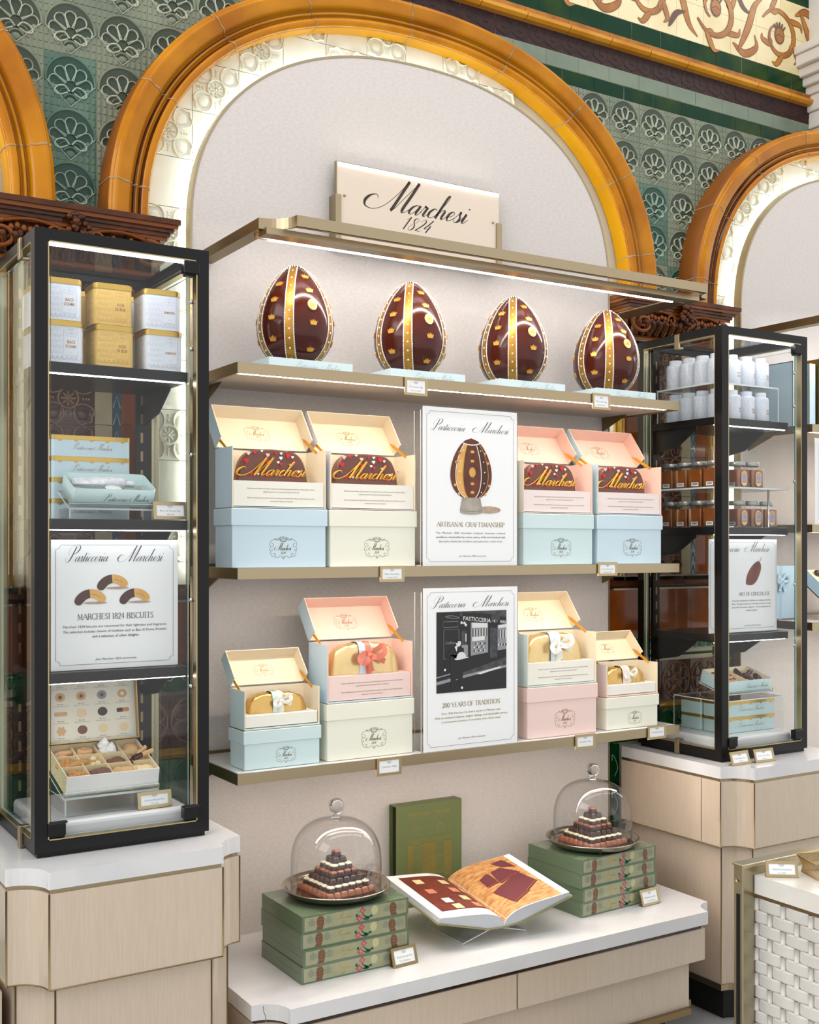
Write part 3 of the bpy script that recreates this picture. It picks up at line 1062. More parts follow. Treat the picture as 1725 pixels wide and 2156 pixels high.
# ------------------------------------------------------------------ arched back panels
def arch_panel(c, label):
    t = thing('back_panel', label, 'panel', (c, 0, 0))
    mb = MB()
    P = se(.808, .640, SPRING, 2.25) + [(-.808, .02), (.808, .02)]
    mb.prismy(P, 0, .012, 0)
    mb.build('fabric_board', ['fabric'], t)
    mb = MB()
    Q = se(.811, .643, SPRING, 2.25) + [(-.811, .02), (.811, .02)]
    n = len(Q)
    R_ = se(.804, .636, SPRING, 2.25) + [(-.804, .02), (.804, .02)]
    v = []
    for (a, b), (p, q) in zip(Q, R_):
        v += [(a, -.0015, b), (a, .034, b), (p, .034, q), (p, -.0015, q)]
    fs = []
    for i in range(n):
        j = (i + 1) % n
        for k in range(4):
            fs.append((4 * i + k, 4 * j + k, 4 * j + (k + 1) % 4, 4 * i + (k + 1) % 4))
    mb.add(v, fs, 0)
    mb.build('brass_edge', ['brass'], t)
    mb = MB()
    L = se(.785, .617, SPRING, 2.25, 40) + [(-.785, 1.52)]
    L = [(.785, 1.52)] + L
    mb.tube([(x, .05, z) for x, z in L], .006, 6, 0)
    mb.build('light_strip', ['led_niche'], t)
    return t


arch_panel(.005, 'tall arched greige fabric back panel behind the shelves of boxes and eggs')
arch_panel(2.315, 'arched greige back panel of the next bay, cut by the right edge')
arch_panel(-2.245, 'arched greige back panel of the bay at far left')


# ------------------------------------------------------------------ wall shelves
def wall_shelf(x0, x1, z, label, strip=True, group=None):
    t = thing('wall_shelf', label, 'shelf', ((x0 + x1) / 2, 0, z), 0, group)
    h = (x1 - x0) / 2
    mb = MB()
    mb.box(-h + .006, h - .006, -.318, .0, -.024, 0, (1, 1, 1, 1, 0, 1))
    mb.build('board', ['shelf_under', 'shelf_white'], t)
    mb = MB()
    mb.box(-h, h, -.345, -.338, -.029, .001, 0)
    mb.box(-h, -h + .006, -.338, 0, -.029, .001, 0)
    mb.box(h - .006, h, -.338, 0, -.029, .001, 0)
    mb.box(-h + .006, h - .006, -.338, -.318, -.004, 0, 1)
    mb.box(-h + .006, h - .006, -.3215, -.318, -.029, -.004, 0)
    mb.build('brass_edge', ['brass', 'shelf_white'], t)
    mb = MB()
    mb.box(-h + .01, h - .05, -.337, -.323, -.0285, -.025, 0)
    mb.build('light_strip', ['led_shelf'], t)
    for sg in (-1, 1):
        mb = MB()
        mb.add([(sg * (h - .045), 0, -.024), (sg * (h - .045), -.13, -.024), (sg * (h - .045), 0, -.075)] + [(sg * (h - .040), 0, -.024), (sg * (h - .040), -.13, -.024), (sg * (h - .040), 0, -.075)],
               [(0, 1, 2), (3, 5, 4), (0, 3, 4, 1), (1, 4, 5, 2), (2, 5, 3, 0)], 0)
        mb.build('bracket', ['brass_dark'], t)
    mb = MB()
    mb.box(-h + .02, h - .02, -.012, -.0005, 0, .008, 0)
    mb.build('back_rail', ['brass_dark'], t)
    return t


ZT, ZM, ZB = 2.093, 1.54, .988
wall_shelf(-.804, .824, ZT, 'top brass edged shelf holding the four chocolate eggs')
wall_shelf(-.804, .824, ZM, 'middle brass edged shelf under the chocolate name plaques')
wall_shelf(-.804, .824, ZB, 'lowest brass edged shelf under the gold wrapped cakes')
wall_shelf(1.508, 3.1, 2.056, 'top shelf of the next bay, holding tall blue gift boxes')
wall_shelf(1.508, 3.1, 1.68, 'second shelf of the next bay, under a cut off poster')
wall_shelf(1.508, 3.1, 1.313, 'third shelf of the next bay, under the blue chocolate box')


# ------------------------------------------------------------------ brass light canopy
def canopy(dx, label):
    t = thing('light_canopy', label, 'light fixture', (dx, 0, 2.449))
    xl, xr, yf = -.779, .868, -.5
    def band(path, th, z0, z1, name):
        mb = MB()
        V = [Vector(p) for p in path]
        o1, o2 = [], []
        for i, p in enumerate(V):
            d = (V[min(i + 1, len(V) - 1)] - V[max(i - 1, 0)]).normalized()
            n = Vector((-d.y, d.x))
            o1.append(p); o2.append(p + n * th)
        v = []
        for a, b in zip(o1, o2):
            v += [(a.x, a.y, z0), (a.x, a.y, z1), (b.x, b.y, z1), (b.x, b.y, z0)]
        fs = []
        for i in range(len(V) - 1):
            for k in range(4):
                fs.append((4 * i + k, 4 * i + (k + 1) % 4, 4 * i + 4 + (k + 1) % 4, 4 * i + 4 + k))
        fs += [(0, 3, 2, 1), tuple(4 * (len(V) - 1) + k for k in range(4))]
        mb.add(v, fs, 0, False)
        return mb
    notchL = [(xl + .075 * math.sin(a) , -.425 - .075 * (1 - math.cos(a))) for a in [math.pi / 2 * i / 8 for i in range(9)]]
    notchL = arc(xl, yf, .075, 90, 0, 10)
    notchR = arc(xr, yf, .07, 180, 90, 10)
    mb = band(notchL + notchR, .006, -.0145, .0145, 'front')
    mb.box(xl + .075, xr - .07, yf + .001, yf + .018, -.0145, -.0115, 0)
    mb.build('front_beam', ['brass'], t)
    for sg, x0, x1, y in ((-1, xl, xl + .041, -.425), (1, xr - .09, xr, -.43)):
        mb = MB()
        mb.box(x0, x1, y, -.002, -.0145, -.0115, 0)
        xo = x0 if sg < 0 else x1 - .006
        mb.box(xo, xo + .006, y, -.002, -.0115, .0145, 0)
        mb.build('side_beam', ['brass_dark' if sg < 0 else 'brass'], t)
    mb = MB()
    mb.box(xl + .01, xr - .06, -.452, -.405, -.032, -.0145, 0)
    mb.box(xl + .01, xr - .06, -.382, -.374, -.027, -.0145, 0)
    mb.box(xl + .035, xr - .09, -.405, -.382, -.02, -.0145, 1)
    lb = mb.build('light_bar', ['brass', 'black_hole'], t)
    mb = MB()
    mb.box(xl + .045, xr - .12, -.391, -.383, -.031, -.021, 0)
    mb.build('lamp_strip', ['led_warm'], lb)
    return t


canopy(0, 'brushed brass canopy frame with a light strip above the chocolate eggs')
canopy(2.31, 'brass canopy beam of the next bay above the blue boxes at right edge')

# ------------------------------------------------------------------ shop sign
mat('sign_plate', '#e0d0be', .34, .35, bump=(200, .05), stretch=(.1, 1, 1))
mat('ink', '#2e231b', .5)
t = thing('shop_sign', 'brushed champagne plate sign with dark script lettering on the arched panel', 'sign', (-.0265, -.025, 2.66))
mb = MB()
mb.box(-.311, .311, -.014, -.010, -.125, .138, 0)
write_script(mb, 'Marchesi', -.012, .0145, .0325, -.0146, 1, width=.405)
write_script(mb, '1824', -.012, -.0375, .0205, -.0146, 1, width=.118, wk=.8)
mb.build('plate', ['sign_plate', 'ink'], t)
mb = MB()
mb.box(-.314, .314, -.010, .0, -.125, .142, 0)
mb.build('backing', ['brass'], t)
mb = MB()
mb.box(-.309, .309, -.0155, -.0145, .1335, .1365, 0)
mb.build('light_strip', ['led_warm'], t)
for sg in (-1, 1):
    mb = MB()
    mb.box(min(sg * .300, sg * .320), max(sg * .300, sg * .320), -.02, .0235, -.125, .036, 0)
    mb.build('clamp', ['brass'], t)
    mb = MB()
    mb.ball((sg * .286, -.0155, .036), .0042, 0, 8, 6)
    mb.build('screw', ['gold'], t)


# ------------------------------------------------------------------ counters and bench
def plan(x0, x1, yf, r, yb=-.002, n=8):
    return [(x0, yb)] + arc(x0, yf, r, 90, 0, n) + arc(x1, yf, r, 180, 90, n) + [(x1, yb)]


def counter(c, label, seam):
    t = thing('display_counter', label, 'counter', (c, 0, 0))
    mb = MB()
    mb.prism(plan(-.289, .289, -.565, .077), .823, .863, 0)
    mb.build('marble_top', ['marble'], t, .004)
    mb = MB()
    mb.prism(plan(-.284, .284, -.558, .077), .8125, .823, 0)
    mb.build('brass_strip', ['brass'], t)
    mb = MB()
    mb.prism(plan(-.287, .287, -.563, .077), .594, .8125, 0)
    for x, y in ((-.287, -.486), (-.210, -.563), (.210, -.563), (.287, -.486)):
        mb.tube([(x, y, .594), (x, y, .8125)], .0022, 5, 1)
    for sg in (-1, 1):
        mb.box(sg * .287 - .0008, sg * .287 + .0008, seam - .001, seam + .001, .594, .8125, 1)
    P = plan(-.287, .287, -.563, .077)
    mb.tube([(p[0], p[1], .5945) for p in P], .0018, 5, 1)
    mb.build('upper_body', ['lacquer', 'brass_dark'], t)
    mb = MB()
    mb.prism(plan(-.262, .262, -.538, .072), .125, .594, 0)
    for x, y in ((-.262, -.466), (-.190, -.538), (.190, -.538), (.262, -.466)):
        mb.tube([(x, y, .125), (x, y, .594)], .0022, 5, 1)
    mb.build('lower_body', ['lacquer', 'brass_dark'], t)
    mb = MB()
    mb.prism(plan(-.266, .266, -.542, .072), .105, .125, 0)
    mb.build('base_trim', ['brass'], t)
    mb = MB()
    mb.prism(plan(-.235, .235, -.51, .06), 0, .105, 0)
    mb.build('plinth', ['black_matte'], t)


counter(-1.1465, 'cream lacquer counter with marble top carrying the biscuit showcase at left', -.40)
counter(1.159, 'cream lacquer counter with marble top carrying the showcase of jars and tins', -.40)

t = thing('display_bench', 'low cream drawer bench with long white marble top under the shelves', 'bench', (-.0245, 0, 0))
mb = MB()
mb.prism(plan(-.812, .812, -.582, .074), .393, .433, 0)
mb.tube(catmull([(-.790, -.5315, .434), (-.7885, -.5318, .42), (-.7845, -.5325, .41), (-.783, -.533, .394)], 3), .0012, 5, 1)
mb.build('marble_top', ['marble', 'marble_vein'], t, .004)
mb = MB()
mb.prism(plan(-.797, .797, -.566, .074), .378, .393, 0)
mb.build('dark_strip', ['tortoise'], t)
mb = MB()
mb.prism(plan(-.80, .80, -.560, .074), .274, .378, 0)
mb.tube([(p[0], p[1], .2745) for p in plan(-.80, .80, -.560, .074)], .0018, 5, 1)
mb.build('body', ['lacquer', 'brass_dark'], t)
for x0, x1 in ((-.726, -.018), (-.012, .735)):
    mb = MB()
    mb.box(x0, x1, -.572, -.558, .2765, .378, 0)
    mb.build('drawer_front', ['lacquer'], t, .0015, 1)
mb = MB()
mb.box(-.70, .69, -.545, -.002, .128, .274, 0)
mb.build('lower_body', ['lacquer'], t)
mb = MB()
mb.prism(plan(-.72, .735, -.56, .05), .108, .128, 0)
mb.build('base_trim', ['brass_dark'], t)
mb = MB()
mb.box(-.66, .63, -.50, -.002, 0, .108, 0)
mb.build('plinth', ['black_matte'], t)


# ------------------------------------------------------------------ glass showcases
def pane(mb, x0, x1, y0, y1, z0, z1, thin):
    f = {'y': (1, 1, 0, 0, 1, 1), 'x': (0, 0, 1, 1, 1, 1), 'z': (1, 1, 1, 1, 0, 0)}[thin]
    mb.box(x0, x1, y0, y1, z0, z1, f)


emis('led_case', '#f6f8ff', 16)


def showcase(c, label, clips):
    t = thing('glass_showcase', label, 'showcase', (c, 0, .863))
    W, yf, yb, H = .2175, -.44, -.03, 1.489
    b = .031
    mb = MB()
    z0 = .012
    for x in (-W, W - b):
        for y in (yf, yb - b):
            mb.box(x, x + b, y, y + b, z0, H, 0)
    for z in (z0, H - .028):
        for y in (yf, yb - b):
            mb.box(-W + b, W - b, y, y + b, z, z + .028, 0)
        for x in (-W, W - b):
            mb.box(x, x + b, yf + b, yb - b, z, z + .028, 0)
    fr = mb.build('frame', ['black_satin'], t)
    mb = MB()
    mb.box(-W + .008, W - .008, yf + .008, yb - .008, 0, z0, 0)
    mb.build('plinth', ['black_satin'], t)
    mb = MB()                     # thin brass lining of the openings
    e = .003
    for x0, x1, zz0, zz1 in ((-W + b, -W + b + e, .04, H - .028), (W - b - e, W - b, .04, H - .028), (-W + b, W - b, .04, .04 + e), (-W + b, W - b, H - .028 - e, H - .028)):
        mb.box(x0, x1, yf - .0006, yf + .02, zz0, zz1, 0)
    for sx in (-1, 1):
        for y0, y1, zz0, zz1 in ((yf + b, yf + b + e, .04, H - .028), (yb - b - e, yb - b, .04, H - .028), (yf + b, yb - b, .04, .04 + e), (yf + b, yb - b, H - .028 - e, H - .028)):
            x0 = sx * W
            mb.box(min(x0 - sx * .02, x0 + sx * .0006), max(x0 - sx * .02, x0 + sx * .0006), y0, y1, zz0, zz1, 0)
    mb.build('brass_lining', ['brass_bright'], t)
    mb = MB()
    pane(mb, -W + b + .008, W - b - .022, yf + .004, yf + .010, .048, H - .034, 'y')
    dr = mb.build('glass_door', ['pane', 'pane_edge'], t)
    for x, z in ((W - .062, H - .062), (-W + .036, .052), (W - .062, .052)):
        mb = MB()
        mb.box(x - .006, x + .036, yf - .006, yf + .018, z - .002, z + .028, 0)
        mb.box(x, x + .036, yf + .002, yf + .02, z - .008, z + .004, 0)
        mb.box(x - .003, x + .041, yf - .004, yf + .008, z + .026, z + .031, 0)
        mb.build('hinge', ['black_satin'], dr, .0015, 1)
    for sx in (-1, 1):
        mb = MB()
        x = sx * (W - .009)
        pane(mb, x - .003, x + .003, yf + b + .004, yb - b - .004, .05, H - .045, 'x')
        mb.build('side_pane', ['pane', 'pane_edge'], t)
    mb = MB()
    pane(mb, -W + b, W - b, yf + b, yb - b, H - .012, H - .006, 'z')
    mb.build('top_pane', ['pane', 'pane_edge'], t)
    # slotted black uprights at the back, boards on brackets
    for sx in (-1, 1):
        mb = MB()
        x = sx * .166
        mb.box(x - .016, x + .016, yb - b - .012, yb - b, .06, H - .03, 0)
        for k in range(26):
            mb.box(x - .0035, x + .0035, yb - b - .0125, yb - b - .0115, .09 + .052 * k, .118 + .052 * k, 1)
        mb.build('upright', ['black_satin', 'brass_dark'], t)
    for z in (2.048, 1.667, 1.292):
        mb = MB()
        mb.box(-.188, .188, -.38, -.075, z - .863 - .026, z - .863, 0)
        sh = mb.build('shelf_board', ['black_satin'], t, .0015, 1)
        mb = MB()
        mb.box(-.18, .18, -.372, -.366, z - .863 - .0285, z - .863 - .0265, 0)
        mb.build('light_strip', ['led_case'], sh)
        for sx in (-1, 1):
            mb = MB()
            x = sx * .172
            q = [(-.075, -.026), (-.28, -.026), (-.28, -.034), (-.19, -.09), (-.075, -.11)]
            v = [(x - .0025, a, z - .863 + d) for a, d in q] + [(x + .0025, a, z - .863 + d) for a, d in q]
            mb.add(v, [(0, 1, 2, 3, 4), (9, 8, 7, 6, 5)] + [(i, 5 + i, 5 + (i + 1) % 5, (i + 1) % 5) for i in range(5)], 0)
            mb.build('bracket', ['black_satin'], sh)
    mb = MB()
    mb.box(-.184, .184, -.40, -.07, .014, .072, 0)
    mb.build('marble_base', ['marble'], t, .012, 3)
    mb = MB()
    mb.box(-W + b + .006, W - b - .006, yf + .014, yf + .026, H - .034, H - .029, 0)
    mb.build('light_strip', ['led_white'], t)
    for z in (1.36, 1.24, .97, .60, .38):
        mb = MB()
        mb.ball((W - b - .006, yf + .026, z), .006, 0, 10, 7)
        mb.tube([(W - b - .001, yf + .026, z), (W - b - .008, yf + .026, z)], .004, 8, 0)
        mb.build('spot_head', ['chrome'], t)
    for sx, y, z in clips:
        mb = MB()
        x = sx * (W + .004)
        mb.box(x - .004, x + .004, y - .011, y + .011, z - .026, z + .026, 0)
        mb.box(min(x, x - sx * .02), max(x, x - sx * .02), y - .011, y + .011, (z + .02 if z < .6 else z - .026), (z + .026 if z < .6 else z - .02), 0)
        mb.build('brass_clip', ['brass'], t, .001, 1)
    return t


showcase(-1.1415, 'tall black framed glass showcase with biscuit tins at the left', ((-1, -.315, 1.462), (-1, -.315, .03)))
showcase(1.1455, 'tall black framed glass showcase with amber jars and white tins at the right', ((-1, -.235, 1.462), (-1, -.235, .03)))

# sliver of the left bay's green marble bench end
mat('green_marble', '#2f4a38', .15, noise=('#6f8a72', 7, .5, .75), coat=.2)
t = thing('marble_panel', 'dark green marble panel end at the lower left corner beside the counter', 'panel', (-1.58, -.25, 0))
mb = MB()
mb.box(-.2, .125, -.17, .18, 0, .565, 0)
mb.build('slab', ['green_marble'], t)
mb = MB()
mb.box(.125, .149, -.18, .18, .14, .565, 0)
mb.build('cream_edge', ['lacquer'], t)


# ------------------------------------------------------------------ chocolate eggs on their trays
mat('choc_dark', '#45180f', .16, coat=.08, spec=.3)
mat('gold_leaf', '#b88636', .33, .75, bump=(50, .1))
mat('icing', '#f1eee8', .5)
mat('gold_cast', '#d9a045', .34, .55)
mat('gold_medal', '#e6c888', .36, .4)
mat('card_blue', '#cfe2e6', .55)
mat('card_blue_dark', '#b4cbd4', .55)
mat('print_grey', '#8a9aa0', .6)

EH, ER = .298, .1045


def egg_r(t):
    """t from 0 (foot) to 1 (top)"""
    x = 2 * t - 1
    return ER * math.sqrt(max(0, 1 - x * x)) * (1 - .26 * x + .05 * (1 - x * x)) * .985


def egg_pt(phi, t, off=0.0):
    """phi measured from the front (-y) towards +x"""
    e = .002
    t = min(max(t, .004), .996)
    r = egg_r(t)
    dr = (egg_r(t + e) - egg_r(t - e)) / (2 * e * EH)
    n = Vector((1, -dr)).normalized()
    rr, z = r + n.x * off, t * EH + n.y * off
    return Vector((rr * math.sin(phi), -rr * math.cos(phi), z)), Vector((n.x * math.sin(phi), -n.x * math.cos(phi), n.y))


def egg_patch(mb, phi, t, pts, off, th, m):
    """flat outline (u right, v up) laid on the egg skin, standing th proud"""
    c, n = egg_pt(phi, t, 0)
    ux = Vector((math.cos(phi), math.sin(phi), 0))
    uz = n.cross(ux)
    if uz.z < 0:
        uz = -uz
    P = [c + ux * p[0] + uz * p[1] for p in pts]
    k = len(P)
    v = [p + n * off for p in P] + [p + n * (off + th) for p in P]
    mb.add(v, [(i, (i + 1) % k, k + (i + 1) % k, k + i) for i in range(k)] + [tuple(range(k, 2 * k))], m)


CROWN = [(-.0085, -.0065), (.0085, -.0065), (.0125, .006), (.0075, .002), (.0055, .0085), (.0025, .003), (0, .0105), (-.0025, .003), (-.0055, .0085), (-.0075, .002), (-.0125, .006)]


def make_egg():
    t = thing('chocolate_egg', '', 'chocolate egg')
    mb = MB()
    mb.lathe([(egg_r(i / 40), EH * i / 40) for i in range(41)], 48)
    mb.build('shell', ['choc_dark'], t)
    for k, a in enumerate((-36, 36, -90, 90, -144, 144)):
        mb = MB()
        ph = math.radians(a)
        hw = .0125
        N = 30
        v, L, Rr = [], [], []
        for i in range(N + 1):
            tt = .02 + .965 * i / N
            r = max(egg_r(tt), .02)
            w_ = hw * (1 - .25 * tt)
            for q in (-1, -.5, 0, .5, 1):
                v.append(tuple(egg_pt(ph + q * w_ / r, tt, .0012)[0]))
        fs = []
        for i in range(N):
            for q in range(4):
                fs.append((5 * i + q, 5 * i + q + 1, 5 * i + 6 + q, 5 * i + 5 + q))
        mb.add(v, fs, 0, True)
        for sg in (-1, 1):
            for i in range(66):
                tt = .02 + .962 * (i + .5) / 66
                r = max(egg_r(tt), .02)
                w_ = hw * (1 - .25 * tt) + .0012
                p = egg_pt(ph + sg * w_ / r, tt, .0015)[0]
                mb.ball(p, .0023, 1, 6, 4)
        for i in range(11):
            tt = .08 + .9 * i / 10.6
            mb.ball(egg_pt(ph, tt, .001)[0], .0032 if i < 8 else .0026, 1, 6, 4)
        mb.build('gold_band', ['gold_leaf', 'icing'], t)
    cm = None
    for a, ts in ((0, (.16, .40, .715, .86)), (-63, (.25, .45, .62, .78)), (63, (.25, .45, .62, .78)), (-117, (.25, .45, .62, .78)), (117, (.3, .6))):
        for tt in ts:
            mb = MB()
            egg_patch(mb, math.radians(a), tt, CROWN, 0, .0022, 0)
            mb.build('crown_ornament', ['gold_cast'], t)
    mb = MB()
    circ = [(.0145 * math.cos(q / 20 * 6.2832), .0165 * math.sin(q / 20 * 6.2832)) for q in range(20)]
    egg_patch(mb, 0, .57, circ, 0, .0035, 0)
    egg_patch(mb, 0, .57, [(p[0] * .8, p[1] * .8) for p in circ], .0035, .0008, 0)
    egg_patch(mb, 0, .57, [(p[0] * .62, p[1] * .62 - .001) for p in CROWN], .0043, .0008, 1)
    mb.build('medallion', ['gold_medal', 'gold_cast'], t)
    mb = MB()
    p = egg_pt(0, .985)[0]
    mb.tube([(abs(p.y) * math.cos(a), abs(p.y) * math.sin(a), p.z) for a in [q * .35 for q in range(18)]], .0035, 6, 0, True)
    for q in range(18):
        mb.ball((abs(p.y) * 1.05 * math.cos(q * .349), abs(p.y) * 1.05 * math.sin(q * .349), p.z + .001), .0028, 1, 6, 4)
    mb.build('top_ring', ['choc_dark', 'icing'], t)
    return t


def make_tray():
    t = thing('presentation_tray', '', 'tray')
    mb = MB()
    mb.box(-.131, .131, -.10, .10, 0, .003, 0)
    for x0, x1, y0, y1 in ((-.131, .131, -.10, -.097), (-.131, .131, .097, .10), (-.131, -.128, -.097, .097), (.128, .131, -.097, .097)):
        mb.box(x0, x1, y0, y1, 0, .026, (0, 0, 0, 0, 0, 0))
    write_script(mb, 'Pasticceria', -.018, .0035, .0055, -.1004, 1, width=.075, wk=.7, n=3)
    write_script(mb, 'Marchesi', .062, .0035, .0055, -.1004, 1, width=.06, wk=.7, n=3)
    mb.build('card_body', ['card_blue', 'print_grey'], t)
    mb = MB()
    mb.lathe([(.05, .0031), (.052, .006), (.046, .014), (.042, .014), (.04, .004)], 28)
    mb.build('ring_stand', ['card_blue'], t)
    return t


egg0, tray0 = make_egg(), make_tray()
EGGS = ((-.571, 'first from the left'), (-.181, 'second from the left'), (.210, 'third from the left'), (.605, 'rightmost, beside the jar showcase'))
for i, (x, wd) in enumerate(EGGS):
    e = egg0 if i == 0 else dup(egg0)
    tr = tray0 if i == 0 else dup(tray0)
    e.location = (x, -.218, ZT + .0125)
    e.rotation_euler = (0, 0, math.radians((1, 0, -2, 1)[i]))
    tr.location = (x, -.222, ZT + .001)
    tag(e, 'dark chocolate egg with gold bands and white icing beads, ' + wd, 'chocolate egg', 'chocolate eggs on the top shelf')
    tag(tr, 'shallow pale blue card tray under the chocolate egg ' + wd, 'tray', 'blue trays under the eggs')

# ------------------------------------------------------------------ gift boxes
for nm, c in (('sky', '#cbdfe9'), ('mint', '#cfe3e4'), ('ivory', '#efeedd'), ('blush', '#f0d5cd'), ('peach', '#f6cfbd'), ('custard', '#f6e6c8'), ('pearl', '#f1eee2'), ('rose_white', '#efe0dc')):
    mat('card_' + nm, c, .5, bump=(500, .03))
mat('print_dark', '#6c6a52', .45)
mat('print_gold', '#b69550', .35, .6)
mat('print_brown', '#9a6a48', .4)
mat('strap', '#e09a25', .55)
BW = {'big': (.284, .118, .162, .167, .115), 'small': (.229, .098, .107, .107, .07)}


def closed_box(kind, x, y, z, colm, label, prt='print_dark', group='closed gift boxes on the shelves'):
    W, D, H, _, hb = BW[kind]
    t = thing('gift_box', label, 'gift box', (x, y, z), 0, group)
    h = W / 2
    mb = MB()
    mb.box(-h, h, -D / 2, D / 2, 0, H - .004, 0)
    crest(mb, .01, hb * .46, .084 if kind == 'big' else .062, -D / 2 - .0004, 1)
    mb.build('base', [colm, prt], t, .0015, 1)
    mb = MB()
    mb.box(-h - .004, h + .004, -D / 2 - .004, D / 2 + .004, hb, H, 0)
    mb.build('lid', [colm], t, .0015, 1)
    mb = MB()
    mb.box(-h - .002, h + .002, -D / 2 - .002, D / 2 + .002, H, H + .002, 0)
    mb.build('gold_edge', ['gold'], t)
    return t


def open_box(kind, x, y, z, outer, inner, ledge, label, prt='print_gold', txt=True):
    W, D, _, H, _ = BW[kind]
    t = thing('open_gift_box', label, 'gift box', (x, y, z), 0, 'open gift boxes on the shelves')
    h = W / 2
    e = .003
    d0, d1 = -D / 2, D / 2
    mb = MB()
    mb.box(-h, h, d0 - .002, d1, 0, .004, 0)
    mb.box(-h, -h + e, d0, d1, .004, H, (0, 1, 1, 0, 0, 1))
    mb.box(h - e, h, d0, d1, .004, H, (1, 0, 1, 0, 0, 1))
    mb.box(-h + e, h - e, d1 - e, d1, .004, H, (0, 0, 1, 0, 0, 1))
    mb.build('body', [outer, inner], t)
    lh = H * .45 if kind == 'big' else H * .37
    mb = MB()
    mb.box(-h + .005, h - .005, d0 + .003, d1 - e - .001, .006, lh, 0)
    if txt:
        k = W / .284
        y_ = d0 + .0024
        mb.text('Realizzato in pasta di finissimo cioccolato, ricavato da una miscela di selezionate materie prime secondo la migliore tradizione', .0055 * k, .005, lh * .70, y_, 1, shear=.35, width=.205 * k)
        mb.text('artigianale pasticcera in esclusiva per Pasticceria Marchesi', .0055 * k, .005, lh * .585, y_, 1, shear=.35, width=.11 * k)
        mb.text('Made with handmade pastry obtained from a mix of selected raw materials according to the best Pasticcera tradition', .0055 * k, .005, lh * .36, y_, 1, shear=.35, width=.205 * k)
        mb.text('exclusively for Pasticceria Marchesi', .0055 * k, .005, lh * .245, y_, 1, shear=.35, width=.07 * k)
    mb.build('insert', [ledge, 'print_dark' if outer != 'x' else prt], t, .0015, 1)
    # lid hinged on the back wall, thrown back
    L, rim, a = (.120, .050, 37) if kind == 'big' else (.098, .039, 42)
    mb = MB()
    mb.M = Matrix.Translation((0, d1, H + .002)) @ Matrix.Rotation(math.radians(-a), 4, 'X')
    mb.box(-h, h, -.0015, .0015, .003, L, (0, 0, 1, 0, 0, 0))
    mb.box(-h, -h + e, -rim, -.0015, .003, L, (0, 1, 1, 0, 0, 0))
    mb.box(h - e, h, -rim, -.0015, .003, L, (1, 0, 1, 0, 0, 0))
    mb.box(-h + e, h - e, -rim, -.0015, L - e, L, (0, 0, 1, 0, 1, 0))
    crest(mb, 0, L * .5, .078 if kind == 'big' else .06, -.0019, 2)
    mb.build('lid', [outer, inner, prt], t)
    for sg in (-1, 1):
        mb = MB()
        ca, sa = math.cos(math.radians(a)), math.sin(math.radians(a))
        zl = L * (.42 if kind == 'big' else .45)
        p0 = Vector((sg * (h - .006), d1 + zl * sa * .96 - .012 * ca, H + .002 + zl * ca + .012 * sa * .2))
        p1 = Vector((sg * (h - .0045), -D * .1, H - .004))
        d = (p1 - p0)
        wv = Vector((0, .0072, -.0085))
        q0, q1, q2 = p0, p0.lerp(p1, .22), p1
        v = []
        for q, k in ((q0, .05), (q1, 1), (q2, .75)):
            for xo in (-.0005, .0005):
                v += [q + wv * k * .5 + Vector((xo, 0, 0)), q - wv * k * .5 + Vector((xo, 0, 0))]
        fs = [(0, 1, 5, 4), (4, 5, 9, 8), (2, 6, 7, 3), (6, 10, 11, 7), (0, 4, 6, 2), (4, 8, 10, 6), (1, 3, 7, 5), (5, 7, 11, 9)]
        mb.add(v, fs, 0)
        mb.build('ribbon_strap', ['strap'], t)
    return t


ym = -.315 + .059
B = []
closed_box('big', -.665, ym, ZM + .001, 'card_sky', 'closed sky blue gift box at the left end of the middle shelf')
closed_box('big', -.366, ym, ZM + .001, 'card_ivory', 'closed ivory gift box on the middle shelf, left of the egg poster')
closed_box('big', .3195, ym, ZM + .001, 'card_mint', 'closed pale mint gift box on the middle shelf, right of the egg poster')
closed_box('big', .6265, ym, ZM + .001, 'card_sky', 'closed pale blue gift box at the right end of the middle shelf')
zo = ZM + .1635
open_box('big', -.665, ym, zo, 'card_sky', 'card_custard', 'card_pearl', 'open blue box with cream lining, upper left on the middle shelf')
open_box('big', -.366, ym, zo, 'card_rose_white', 'card_custard', 'card_pearl', 'open blush white box with cream lining, left of the egg poster')
open_box('big', .3195, ym, zo, 'card_ivory', 'card_peach', 'card_rose_white', 'open ivory box with pink lining, right of the egg poster', 'print_brown')
open_box('big', .6265, ym, zo, 'card_sky', 'card_peach', 'card_rose_white', 'open blue box with pink lining, right end of the middle shelf', 'print_brown')
yb = -.310 + .059
ys = -.308 + .049
closed_box('small', -.6535, ys, ZB + .001, 'card_mint', 'small closed blue gift box at the left end of the lowest shelf')
closed_box('big', -.3725, yb, ZB + .001, 'card_ivory', 'closed ivory gift box on the lowest shelf under the pink open box')
closed_box('big', .340, yb, ZB + .001, 'card_blush', 'closed blush pink gift box on the lowest shelf, right of the photo poster', 'print_brown')
closed_box('small', .644, ys, ZB + .001, 'card_ivory', 'small closed ivory gift box at the right end of the lowest shelf')
zb1, zb2 = ZB + .1635 + .001, ZB + .1085 + .001
open_box('small', -.6535, ys, zb2, 'card_mint', 'card_custard', 'card_pearl', 'small open blue box with cream lining, left end of the lowest shelf', txt=False)
open_box('big', -.3725, yb, zb1, 'card_sky', 'card_peach', 'card_blush', 'open blue box with salmon pink lining, left of the photo poster', 'print_brown')
open_box('big', .340, yb, zb1, 'card_mint', 'card_custard', 'card_pearl', 'open mint box with cream lining, right of the photo poster')
open_box('small', .644, ys, zb2, 'card_blush', 'card_custard', 'card_pearl', 'small open blush box with cream lining, right end of the lowest shelf', txt=False)

